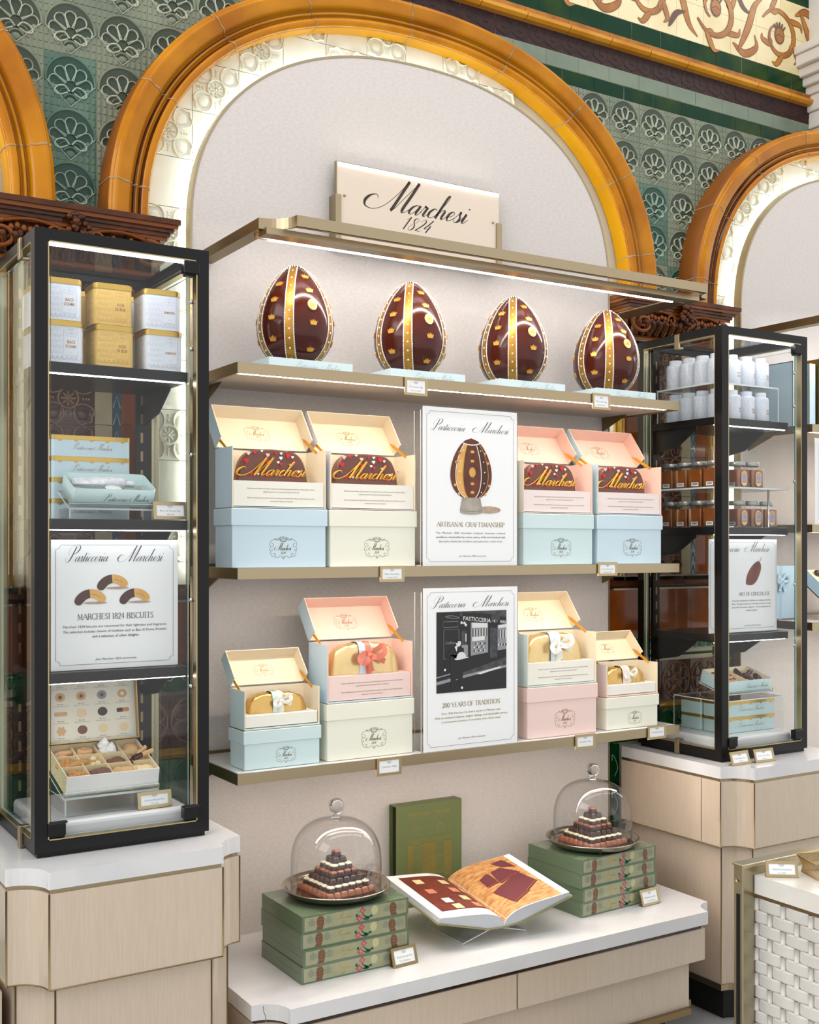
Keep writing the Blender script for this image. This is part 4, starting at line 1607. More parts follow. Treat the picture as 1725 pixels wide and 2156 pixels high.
# ------------------------------------------------------------------ chocolate name plaques
mat('choc_milk', '#6b4236', .35, bump=(18, .05))
mat('heart_red', '#c8202a', .4)
mat('heart_pink', '#eec3bd', .45)
mat('heart_white', '#f1e8e4', .45)
HEART = [(0, -.5), (.25, -.25), (.5, .08), (.5, .32), (.3, .48), (.1, .42), (0, .25), (-.1, .42), (-.3, .48), (-.5, .32), (-.5, .08), (-.25, -.25)]


def make_plaque():
    t = thing('chocolate_plaque', '', 'chocolate')
    mb = MB()
    half = [(.109, 0), (.104, .03), (.096, .055), (.083, .073), (.062, .085), (.03, .089)]
    half = [(p.x, p.y) for p in catmull(half + [(0, .0905)], 4)][:-1]
    P = [(-x, z) for x, z in half] + [(0, .0905)] + [(x, z) for x, z in half[::-1]]
    P2 = [(p[0] * .95, p[1] * .965) for p in P]
    n = len(P)
    v = [(p[0], .0, p[1]) for p in P] + [(p[0], -.022, p[1]) for p in P] + [(p[0], -.028, p[1]) for p in P2]
    fs = [(i, (i + 1) % n, n + (i + 1) % n, n + i)[::-1] for i in range(n)] + [(n + i, n + (i + 1) % n, 2 * n + (i + 1) % n, 2 * n + i)[::-1] for i in range(n)] + [tuple(range(2 * n, 3 * n))[::-1], tuple(range(n))]
    mb.add(v, fs, 0)
    mb.build('slab', ['choc_milk'], t, .002, 2)
    mb = MB()
    st, adv = script('Marchesi', hair=.12, thick=.26, n=5)
    xs = [p.x for s_ in st for p in s_[0]]
    a, b = min(xs), max(xs)
    k = .216 / (b - a)
    for Pq, Wq in st:
        mb.tube([(-.003 + (p.x - (a + b) / 2) * k, -.0305, .0165 + p.y * .0158) for p in Pq], [q * .0125 for q in Wq], 6, 0, flat=1.3)
    mb.build('lettering', ['gold_cast'], t)
    for x, z, s, m in ((-.083, .055, .015, 0), (-.076, .076, .011, 1), (-.058, .079, .009, 0), (-.036, .0835, .007, 2), (-.018, .073, .011, 1), (-.017, .054, .015, 0), (.005, .079, .007, 0), (.023, .079, .008, 2), (.022, .066, .010, 2),
                       (.014, .054, .008, 2), (.023, .049, .010, 0), (.044, .073, .015, 0), (.058, .07, .008, 2), (.053, .047, .010, 1), (.063, .056, .009, 0), (-.069, .021, .011, 0), (-.018, .017, .012, 0), (.03, .018, .009, 0), (.066, .017, .011, 0), (-.047, .02, .007, 2), (.077, .03, .008, 2)):
        if abs(x) > .098 - z * .2 and z > .05 and abs(x) > .075:
            x *= .92
        mb = MB()
        mb.prismy([(x + p[0] * s, z + p[1] * s) for p in HEART], -.0315, -.0275, 0)
        mb.build('sugar_heart', [('heart_red', 'heart_pink', 'heart_white')[m]], t, .0008, 1)
    return t


pl0 = make_plaque()
PL = ((-.669, 'upper left open blue box'), (-.370, 'blush white open box left of the egg poster'), (.315, 'pink lined ivory box right of the egg poster'), (.622, 'pink lined blue box at the right end'))
for i, (x, wd) in enumerate(PL):
    o = pl0 if i == 0 else dup(pl0)
    o.location = (x, -.252, zo + .167 * .45 + .0008)
    tag(o, 'chocolate plaque with gold lettering in the ' + wd, 'chocolate', 'chocolate plaques in open boxes')

# ------------------------------------------------------------------ gold wrapped cakes
mat('foil', '#d6b06a', .3, .8, bump=(34, 1.0))
mat('foil_pale', '#e2c892', .33, .7, bump=(30, 1.0))
for nm, c in (('coral', '#dd7a63'), ('white', '#f3efe4'), ('rose', '#efd9d2'), ('blue', '#bed2de'), ('mintband', '#cfe0d6')):
    mat('ribbon_' + nm, c, .4)


def cake(x, y, z, W, D, H, band, rib, label, foil='foil'):
    t = thing('wrapped_cake', label, 'cake', (x, y, z), 0, 'gold wrapped cakes in open boxes')
    def prof(u):
        return max(0.0, 1 - abs(u) ** 3.4) ** .45
    mb = MB()
    nx, na = 28, 12
    rr = random.Random(int(abs(x) * 1000))
    v = []
    for i in range(nx + 1):
        u = -1 + 2 * i / nx
        hh = H * (.30 + .70 * prof(u * .985)) if abs(u) < .999 else H * .28
        dd = D / 2 * (.82 + .18 * prof(u))
        for k in range(na + 1):
            a = math.pi * k / na
            ca, sa = math.cos(a), math.sin(a)
            cr = rr.uniform(-.0026, .0026)
            v.append((u * W / 2 * (1 + .03 * (1 - sa)), -dd * math.copysign(abs(ca) ** .55, ca) + cr, hh * sa ** .5 + (cr if k not in (0, na) else 0)))
    fs = []
    for i in range(nx):
        for k in range(na):
            fs.append((i * (na + 1) + k, (i + 1) * (na + 1) + k, (i + 1) * (na + 1) + k + 1, i * (na + 1) + k + 1))
    fs += [tuple(range(na + 1)), tuple(range(nx * (na + 1), (nx + 1) * (na + 1)))[::-1]]
    mb.add(v, fs, 0, True)
    mb.build('foil_wrap', [foil], t)

    def bandm(xa, xb, off, mname, nm):
        q = MB()
        vv = []
        for xx in (xa, xb):
            u = xx / (W / 2)
            hh = H * (.30 + .70 * prof(u * .985)) + off
            dd = D / 2 * (.82 + .18 * prof(u)) + off + .0018
            for k in range(na + 1):
                a = math.pi * k / na
                ca, sa = math.cos(a), math.sin(a)
                vv.append((xx, -dd * math.copysign(abs(ca) ** .55, ca), (hh + .002) * sa ** .5))
        q.add(vv, [(k, na + 1 + k, na + 2 + k, k + 1) for k in range(na)], 0, True)
        return q.build(nm, [mname], t)
    bw = W * .19
    bandm(-bw * .6, bw * .45, .001, band, 'paper_band')
    bandm(-bw * .08, bw * .36, .0022, rib, 'ribbon')
    # bow: two loops, two tails, a knot
    mb = MB()
    k = H / .064
    yk = -D / 2 - .008
    c0 = Vector((bw * .1, yk, H * .6))
    def strip(P, w0, w1):
        C = catmull([c0 + Vector(p) * k for p in P], 6)
        n = len(C)
        vv = []
        for i, p in enumerate(C):
            d = (C[min(i + 1, n - 1)] - C[max(i - 1, 0)]).normalized()
            s_ = d.cross(Vector((0, 1, 0)))
            s_ = s_.normalized() if s_.length > .01 else Vector((0, 0, 1))
            ww = (w0 + (w1 - w0) * i / (n - 1)) * k * (.35 + .65 * min(1, 3.2 * i / n, 9))
            vv += [p + s_ * ww, p - s_ * ww]
        mb.add(vv, [(2 * i, 2 * i + 1, 2 * i + 3, 2 * i + 2) for i in range(n - 1)], 0, True)
    strip([(0, 0, 0), (.014, -.006, .012), (.028, -.008, .018), (.03, -.012, .004), (.012, -.012, -.003), (0, -.002, 0)], .007, .006)
    strip([(0, 0, 0), (-.012, -.006, .006), (-.026, -.008, -.004), (-.02, -.012, -.014), (-.008, -.011, -.008), (0, -.002, 0)], .007, .006)
    strip([(0, -.002, 0), (.012, -.007, -.004), (.026, -.006, -.010), (.036, -.004, -.014)], .005, .006)
    strip([(0, -.002, 0), (-.001, -.006, -.014), (.002, -.005, -.028), (.004, -.004, -.034)], .005, .007)
    mb.ball(c0 + Vector((0, -.004, 0)), .0065 * k, 0, 8, 6, (1, .8, 1))
    mb.build('bow', [rib], t)
    return t


cake(-.372, -.252, zb1 + .0755, .218, .062, .09, 'ribbon_blue', 'ribbon_coral', 'gold wrapped cake with coral bow and blue band in pink lined box', 'foil_pale')
cake(-.6535, -.258, zb2 + .0400, .170, .050, .054, 'ribbon_mintband', 'ribbon_white', 'small gold wrapped cake with white bow at the left end of the shelf')
cake(.336, -.252, zb1 + .0755, .218, .062, .09, 'ribbon_blue', 'ribbon_white', 'gold wrapped cake with white bow and blue band right of the photo poster', 'foil_pale')
cake(.640, -.258, zb2 + .0400, .165, .050, .054, 'ribbon_rose', 'ribbon_white', 'small gold wrapped cake with white bow and pink band at the right end')

# ------------------------------------------------------------------ posters in clear blocks
mat('paper', '#f3f4f4', .45, coat=.2)
mat('print_black', '#33302c', .5)
mat('print_olive', '#8f7f45', .45)
mat('print_grey_dark', '#6b675f', .5)
mat('pic_dark', '#17181a', .5)
mat('pic_mid', '#4a4c50', .5, noise=('#34363a', 60, .4, .6))
mat('pic_light', '#8e9094', .5)
mat('pic_white', '#dcdcda', .5)
mat('pic_choc', '#6f3419', .5, noise=('#4e2210', 30, .3, .7))
mat('pic_choc_d', '#45200f', .5)
mat('pic_gold', '#d79a45', .5, noise=('#e6b566', 25, .3, .7))
mat('pic_pewter', '#8d8578', .5, noise=('#b7b0a4', 20, .3, .7))
mat('pic_tan', '#a58a76', .6, noise=('#c2ad9c', 70, .3, .7))
mat('pic_icing', '#efe3dc', .5)
mat('pic_cocoa', '#84341c', .5, noise=('#62210f', 22, .3, .7))
PM = ['paper', 'print_black', 'print_olive', 'print_grey_dark', 'pic_dark', 'pic_mid', 'pic_light', 'pic_white', 'pic_choc', 'pic_choc_d', 'pic_gold', 'pic_pewter', 'pic_tan', 'pic_icing', 'pic_cocoa']
YP = -.0012


def frame_line(mb, w, h, m=1, ins=.013, r=.011):
    x, z0, z1 = w / 2 - ins, ins, h - ins
    P = []
    for cx, cz, a in ((x, z0, 180), (x, z1, 270), (-x, z1, 360), (-x, z0, 450)):
        P += arc(cx, cz, r, a, a - 90, 5)
    P = arc(x, z0, r, 180, 90, 5) + arc(x, z1, r, 270, 180, 5) + arc(-x, z1, r, 360, 270, 5) + arc(-x, z0, r, 90, 0, 5)
    mb.stroke(P, .0008, YP, m, True)


def head(mb, z, w, h=.0105):
    write_script(mb, 'Pasticceria', -.245 * w, z, h, YP, 1, width=.36 * w, wk=.62, n=4)
    write_script(mb, 'Marchesi', .215 * w, z, h, YP, 1, width=.40 * w, wk=.62, n=4)


def poster(name_label, x, y, z, w, h, block, draw, back=.04):
    t = thing('poster_stand', name_label, 'poster', (x, y, z))
    mb = MB()
    mb.box(-w / 2, w / 2, 0, .0012, .0, h, 0)
    mb.M = Matrix.Translation((0, .0, 0))
    draw(mb)
    mb.build('sheet', PM, t)
    if block:
        mb = MB()
        for y0 in (.0018, back - .003):
            mb.box(-w / 2 - .006, w / 2 + .004, y0, y0 + .003, 0, h - .012, (1, 1, 0, 0, 1, 1))
        mb.box(-w / 2 - .006, w / 2 + .004, .0048, back - .003, 0, .003, (1, 1, 0, 0, 0, 0))
        mb.build('clear_holder', ['acrylic', 'acrylic_edge'], t)
    return t


def art_egg(mb):
    w, h = .347, .474
    frame_line(mb, w, h, 3)
    head(mb, h * .855, w)
    cx, z0, s = .0, .200, .186
    E = lambda u, v: (cx + u * s, z0 + v * s)
    def hw(v):
        q = 2 * v - 1
        return .378 * math.sqrt(max(0, 1 - q * q)) * (1.06 - .24 * q)
    P = [E(hw(i / 24), i / 24) for i in range(25)] + [E(-hw(i / 24), i / 24) for i in range(23, 0, -1)]
    mb.poly(arc(cx + .065, z0 - .03, .045, 0, 360, 24, .011)[:-1], YP - .0001, 12)
    mb.poly(P, YP - .0002, 8)
    def lane(a0, a1, m, y):
        pts = [E(hw(v) * a0, v) for v in [.03 + .87 * i / 16 for i in range(17)]] + [E(hw(v) * a1, v) for v in [.03 + .87 * i / 16 for i in range(16, -1, -1)]]
        mb.poly(pts, y, m)
    lane(-.72, -.42, 10, YP - .0004)
    lane(.5, .8, 9, YP - .0004)
    for a in (-.75, .48):
        mb.stroke([E(hw(v) * a, v) for v in [.03 + .87 * i / 20 for i in range(21)]], .0028, YP - .0006, 13)
    for a in (-.40, .82):
        mb.stroke([E(hw(v) * a, v) for v in [.03 + .87 * i / 20 for i in range(21)]], .0016, YP - .0006, 10)
    mb.stroke([E(u, .92 - .03 * (1 - (u / .17) ** 2)) for u in [-.17 + .034 * i for i in range(11)]], .0036, YP - .0006, 13)
    for v in (.78, .63, .26, .12):
        c = E(0.02, v)
        mb.poly([(c[0] + p[0] * .62, c[1] + p[1] * .62) for p in CROWN], YP - .0006, 10)
        mb.poly([(c[0] - hw(v) * s * .87 + p[0] * .4, c[1] - .005 + p[1] * .6) for p in CROWN], YP - .0006, 10)
        mb.poly([(c[0] + hw(v) * s * .86 + p[0] * .35, c[1] - .005 + p[1] * .6) for p in CROWN], YP - .0006, 10)
    mb.poly(arc(*E(.02, .445), .0125, 0, 360, 20, .0155)[:-1], YP - .0006, 10)
    mb.stroke(arc(*E(.02, .445), .0105, 0, 360, 20, .013)[:-1], .001, YP - .0008, 2, True)
    for v in (.8, .62, .45, .27, .12):
        for a in (-.57, .65):
            mb.poly(arc(*E(hw(v) * a, v), .0022, 0, 360, 8)[:-1], YP - .0008, 13)
    Q = [(cx - .033, z0 + .006), (cx + .033, z0 + .006), (cx + .041, z0 - .03), (cx + .041, z0 - .038)] + arc(cx, z0 - .038, .041, 0, -180, 10, .007)[1:-1] + [(cx - .041, z0 - .038), (cx - .041, z0 - .03)]
    mb.poly(Q[::-1], YP - .0004, 11)
    mb.stroke(arc(cx, z0 - .029, .041, 0, -180, 10, .007), .0012, YP - .0006, 3)
    write_serif(mb, 'ARTISANAL CRAFTSMANSHIP', 0, .118, .0135, YP, 2, width=.25)
    for i, (s_, wd, b) in enumerate((('The  Marchesi  1824  chocolate  creations  showcase  artisanal', .255, 0), ('excellence, handcrafted by master pastry chefs and enriched with', .255, .006), ('decorative details that transform each piece into a work of art.', .235, 0))):
        mb.text(s_, .0085, 0, .096 - .0125 * i, YP, 3, width=wd, bold=b)
    mb.text('Join Marchesi 1824 community', .007, .005, .027, YP, 3, width=.1, shear=.25)


def art_photo(mb):
    w, h = .347, .486
    frame_line(mb, w, h, 3)
    head(mb, h * .878, w)
    x0, x1, z0, z1 = -.128, .13, .172, .414
    W, H = x1 - x0, z1 - z0
    F = lambda P: [(x0 + p[0] * W, z0 + p[1] * H) for p in P]
    R = lambda a, b, c, d, m, k=1: mb.poly(F([(a, b), (c, b), (c, d), (a, d)]), YP - .0001 * k, m)
    R(0, 0, 1, 1, 4)
    mb.poly(F([(0, .0), (1, 0), (1, .40), (0, .14)]), YP - .0002, 5)                   # road and pavement
    mb.poly(F([(0, 0), (1, 0), (1, .26), (.5, .2), (0, .1)]), YP - .0003, 4)
    mb.poly(F([(.0, .1), (.5, .19), (1, .27), (1, .30), (.45, .215), (0, .14)]), YP - .0004, 6)
    mb.poly(F([(.56, .215), (.62, .2), (.93, .27), (.9, .285)]), YP - .0005, 7)
    mb.poly(F([(0, .2), (.36, .27), (.36, .255), (0, .185)]), YP - .0004, 6)
    mb.poly(F([(.0, .985), (1, .85), (1, 1), (0, 1)]), YP - .0002, 5)
    mb.poly(F([(0, .93), (.33, .915), (.33, .99), (.0, 1)]), YP - .0003, 4)
    mb.poly(F([(.36, .915), (.78, .865), (.78, .955), (.36, .99)]), YP - .0003, 4)
    mb.poly(F([(.9, .84), (1, .83), (1, .91), (.9, .92)]), YP - .0003, 4)
    mb.M = Matrix.Translation((x0, 0, z0 + .955 * H)) @ Matrix.Rotation(math.radians(6.2), 4, 'Y') @ Matrix.Translation((-x0, 0, -(z0 + .955 * H)))
    mb.text('PASTICCERIA', .0175, x0 + .575 * W, z0 + .935 * H, YP - .0006, 7, width=.40 * W, bold=.012)
    mb.text('MAR', .0135, x0 + .955 * W, z0 + .94 * H, YP - .0006, 7, width=.085 * W, bold=.012)
    for cx in (.22, .83):
        mb.stroke(F(catmull([(cx - .1 * (1 if cx < .5 else .4), .958), (cx, .975), (cx + .1 * (1 if cx < .5 else .4), .958), (cx, .945)], 4, True)), .0015, YP - .0006, 6, True)
        mb.ball((x0 + cx * W, YP, z0 + .96 * H), .003, 7, 6, 4, (1, .1, 1))
    mb.M = Matrix()
    for a, b, c, d in ((.09, .81, .3, .88), (.1, .42, .31, .78)):                      # door panels
        mb.stroke(F([(a, b), (c, b), (c, d), (a, d)]), .0012, YP - .0004, 6, True)
    R(.35, .5, .42, .76, 5, 2)
    R(.405, .62, .418, .72, 7, 4)
    R(.35, .44, .44, .58, 6, 3)
    for p in ((.39, .855), (.41, .83), (.35, .86)):
        mb.poly(F(arc(p[0], p[1], .018, 0, 360, 12)[:-1]), YP - .0006, 7)
    mb.poly(F([(.48, .44), (.73, .47), (.73, .84), (.48, .86)]), YP - .0003, 6)       # shop window
    mb.poly(F([(.5, .79), (.72, .785), (.72, .84), (.5, .855)]), YP - .0004, 7)
    for i in range(11):
        R(.505 + .02 * i, .68, .515 + .02 * i, .775, 7 if i % 2 else 5, 5)
    mb.poly(F([(.5, .62), (.68, .63), (.68, .68), (.5, .675)]), YP - .0006, 7)
    for r in range(3):
        for i in range(8):
            mb.poly(F(arc(.53 + .022 * i, .50 + .045 * r, .011, 0, 360, 8)[:-1]), YP - .0006, (4, 7, 6)[(i + r) % 3])
    mb.poly(F([(.87, .49), (1, .5), (1, .82), (.87, .81)]), YP - .0003, 6)
    mb.poly(F([(.88, .77), (1, .78), (1, .82), (.88, .81)]), YP - .0004, 7)
    for i in range(6):
        R(.885 + .02 * i, .64, .895 + .02 * i, .75, 7 if i % 2 else 5, 5)
        mb.poly(F(arc(.89 + .02 * i, .56, .014, 0, 360, 8)[:-1]), YP - .0005, (7, 4)[i % 2])
    R(.76, .4, .86, .78, 5, 3)
    mb.text('Coffetteria', .012, x0 + .2 * W, z0 + .6 * H, YP - .0006, 6, width=.17 * W, shear=.6)
    # waiter carrying a domed tray, printed in black and white
    S_ = lambda P, m, k: mb.poly(F(P), YP - .0001 * k, m)
    S_([(.2, .0), (.255, .0), (.27, .16), (.3, .16), (.345, .05), (.37, .06), (.365, .24), (.35, .45), (.2, .47), (.18, .44), (.19, .25)][::1], 4, 8)
    S_([(.2, .46), (.13, .30), (.105, .295), (.16, .5), (.2, .54), (.27, .56), (.34, .56), (.38, .54), (.38, .45), (.3, .4)], 4, 8)
    S_([(.1, .27), (.125, .27), (.13, .30), (.105, .30)], 7, 9)
    S_([(.25, .56), (.28, .5), (.29, .56), (.275, .58)], 7, 9)
    S_(arc(.305, .605, .035, 0, 360, 14, .042)[:-1], 7, 9)
    S_([(.268, .62), (.28, .65), (.325, .65), (.345, .63), (.30, .632), (.285, .6)][::-1], 4, 10)
    S_([(.335, .045), (.36, .03), (.372, .05), (.35, .07)], 7, 9)
    S_([(.245, .405), (.29, .395), (.445, .42), (.44, .432), (.26, .42)], 7, 11)
    S_(arc(.345, .415, .07, 5, 178, 14, .082), 7, 12)
    write_serif(mb, '200 YEARS OF TRADITION', 0, .128, .0135, YP, 2, width=.215)
    for i, (s_, wd, b) in enumerate((('Since 1824, Marchesi has been a symbol of Milanese style.', .22, 0), ('With its artisanal creations, elegant settings, and impeccable service,', .27, .006), ('it accompanies moments of conviviality with refined sweet.', .22, 0))):
        mb.text(s_, .0085, 0, .107 - .0125 * i, YP, 2, width=wd, bold=b)
    mb.text('Join Marchesi 1824 community', .007, 0, .03, YP, 3, width=.1, shear=.25)


def art_biscuit(mb):
    w, h = .326, .322
    frame_line(mb, w, h, 1)
    head(mb, h * .832, w * .92, .0125)
    for cx, cz in ((-.007, .226), (-.063, .190), (.050, .190)):
        q0 = len(mb.v)
        for half, (a0, a1, m) in enumerate(((148, 95, 9), (95, 43, 10))):
            P = arc(cx, cz - .05, .060, a0, a1, 8, .062) + arc(cx, cz - .05, .031, a1, a0, 8, .034)
            mb.poly(P[::-1], YP - .0002 * (1 + half), m)
        mb.poly(arc(cx - .0395, cz - .0255, .0135, 0, 360, 14, .0135)[:-1], YP - .0003, 9)
        mb.poly(arc(cx + .0345, cz - .0175, .0135, 0, 360, 14, .0125)[:-1], YP - .0005, 10)
        mb.stroke(arc(cx, cz - .05, .046, 88, 48, 8), .0014, YP - .0007, 2)
        mb.stroke(arc(cx, cz - .05, .053, 140, 100, 6), .002, YP - .0007, 8)
        mb.poly(arc(cx + .014, cz - .032, .038, 0, 360, 14, .004)[:-1], YP - .00005, 12)
        mb.v[q0:] = [(cx + (v_[0] - cx) * .78, v_[1], cz + (v_[2] - cz) * .78) for v_ in mb.v[q0:]]
    write_serif(mb, 'MARCHESI 1824 BISCUITS', 0, .124, .0145, YP, 3, width=.195)
    for i, (s_, wd, b) in enumerate((('Marchesi 1824 biscuits are renowned for their lightness and fragrance.', .265, 0), ('The selection includes classics of tradition such as Baci di Dama, Krumiri,', .265, .003), ('and a selection of other delights.', .12, .008))):
        mb.text(s_, .0088, 0, .104 - .0125 * i, YP, 1, width=wd, bold=b)
    mb.text('Join Marchesi 1824 community', .0075, 0, .022, YP, 1, width=.105, shear=.25)


def art_cocoa(mb):
    w, h = .36, .33
    frame_line(mb, w, h, 1)
    head(mb, h * .86, w * .9, .0115)
    c = [(.03, .165), (.012, .172), (.02, .205), (.045, .235), (.072, .250), (.085, .243), (.088, .22), (.07, .185), (.05, .168)]
    mb.poly(catmull(c, 4, True)[::-1], YP - .0002, 14)
    mb.stroke(catmull([(.078, .247), (.088, .256), (.092, .264)], 4), .003, YP - .0003, 12)
    for k in range(4):
        mb.stroke(catmull([(.022 + .006 * k, .172), (.03 + .009 * k, .202 - .004 * k), (.08, .244)], 5), .0014, YP - .0004, 9 if k % 2 else 10 if False else 9)
    write_serif(mb, 'THE ART OF CHOCOLATE'.replace('THE ', ''), .055, .128, .012, YP, 3, width=.16)
    for i, s_ in enumerate(('Chocolate tempering is a delicate art, creating a flawless', 'finish. Through meticulous conching, each bean reveals', 'and refined aromatic elegance - a true expression of', 'artisanal mastery.')):
        mb.text(s_, .0085, .04, .108 - .0115 * i, YP, 3, width=.2 if i < 3 else .06)
    mb.text('Join Marchesi 1824 community', .007, .045, .02, YP, 3, width=.085, shear=.25)


def art_plain(mb):
    frame_line(mb, .3, .33, 3)
    head(mb, .28, .27, .011)


poster('white chocolate egg poster in a clear block on the middle shelf', -.0375, -.336, ZM + .001, .347, .474, True, art_egg)
poster('poster with a black and white street photo on the lowest shelf', -.0335, -.333, ZB + .001, .347, .486, True, art_photo)

# ------------------------------------------------------------------ little brass card holders
mat('card', '#f2f2f2', .4)


def price_card(label, loc, w, h, line1, line2='', lean=0.0, rz=0.0, foot=False, thick=.004, brassm='brass_bright', group=None, parent_z=0):
    t = thing('price_card', label, 'price card', loc, rz, group)
    b = .0065 * w / .07
    M = Matrix.Rotation(math.radians(-lean), 4, 'X')
    mb = MB(); mb.M = M
    for x0, x1, z0, z1 in ((-w / 2, w / 2, 0, b), (-w / 2, w / 2, h - b, h), (-w / 2, -w / 2 + b, b, h - b), (w / 2 - b, w / 2, b, h - b)):
        mb.box(x0, x1, 0, thick, z0, z1, 0)
    mb.box(-w / 2 + b * .5, w / 2 - b * .5, thick * .7, thick, b * .5, h - b * .5, 0)
    mb.build('frame', [brassm], t)
    if foot:
        mb = MB()
        mb.box(-w / 2, w / 2, .0, max(.006, h * math.sin(math.radians(lean)) + .006), 0, .0018, 0)
        mb.build('foot', [brassm], t)
    mb = MB(); mb.M = M
    mb.box(-w / 2 + b, w / 2 - b, thick * .4, thick * .7, b, h - b, 0)
    y = thick * .4 - .0003
    crown_mark(mb, 0, h * .66, w * .17, y, 1)
    mb.text(line1, h * .155, 0, h * .44, y, 1, width=w * (.6 if len(line1) > 10 else .4))
    if line2:
        mb.text(line2, h * .12, 0, h * .24, y, 1, width=w * (.45 if len(line2) > 8 else .22))
    mb.build('card', ['card', 'print_grey'], t)
    return t


g = 'brass card holders on the shelf edges'
price_card('brass price card on the top shelf edge below the second egg', (-.243, -.3505, 2.041), .079, .052, 'Chocolate Egg', 'limited edition', group=g)
price_card('brass price card on the top shelf edge under the rightmost egg', (.470, -.3505, 2.045), .076, .052, 'Chocolate Egg', 'limited edition', group=g)
price_card('brass price card on the middle shelf edge left of the egg poster', (-.3245, -.3505, 1.497), .082, .046, 'Milk Chocolate', 'Colomba 750 g', group=g)
price_card('brass price card on the middle shelf edge below the pink boxes', (.497, -.3505, 1.503), .083, .045, 'Dark Chocolate', 'Colomba 750 g', group=g)
price_card('brass price card on the lowest shelf edge below the photo poster left side', (-.3345, -.3505, .939), .083, .051, 'Colomba 1000g', '', group=g)
price_card('brass price card on the lowest shelf edge below the blush pink box', (.402, -.3505, .947), .083, .047, 'Colomba 750 g', '', group=g)
price_card('brass price card at the right end of the lowest shelf edge', (.716, -.3505, .951), .083, .047, 'Colomba 500g', '', group=g)


# ------------------------------------------------------------------ green keepsake boxes stacked on the bench
ZBN = .433
mat('book_green', '#64755c', .22, coat=.5)
mat('book_sage', '#9fa080', .3, coat=.4, noise=('#909370', 8, .35, .7))
mat('leaf_grey', '#858a76', .4)
mat('cone_brown', '#6f4a33', .4)
mat('cone_line', '#a88a66', .4)
mat('flower_red', '#8c1f2b', .4)
mat('flower_pink', '#d98a8c', .4)
mat('leaf_green', '#2f6a45', .4)
mat('fruit_pale', '#b9b98c', .4)
mat('foil_print', '#c9ab62', .3, .6)


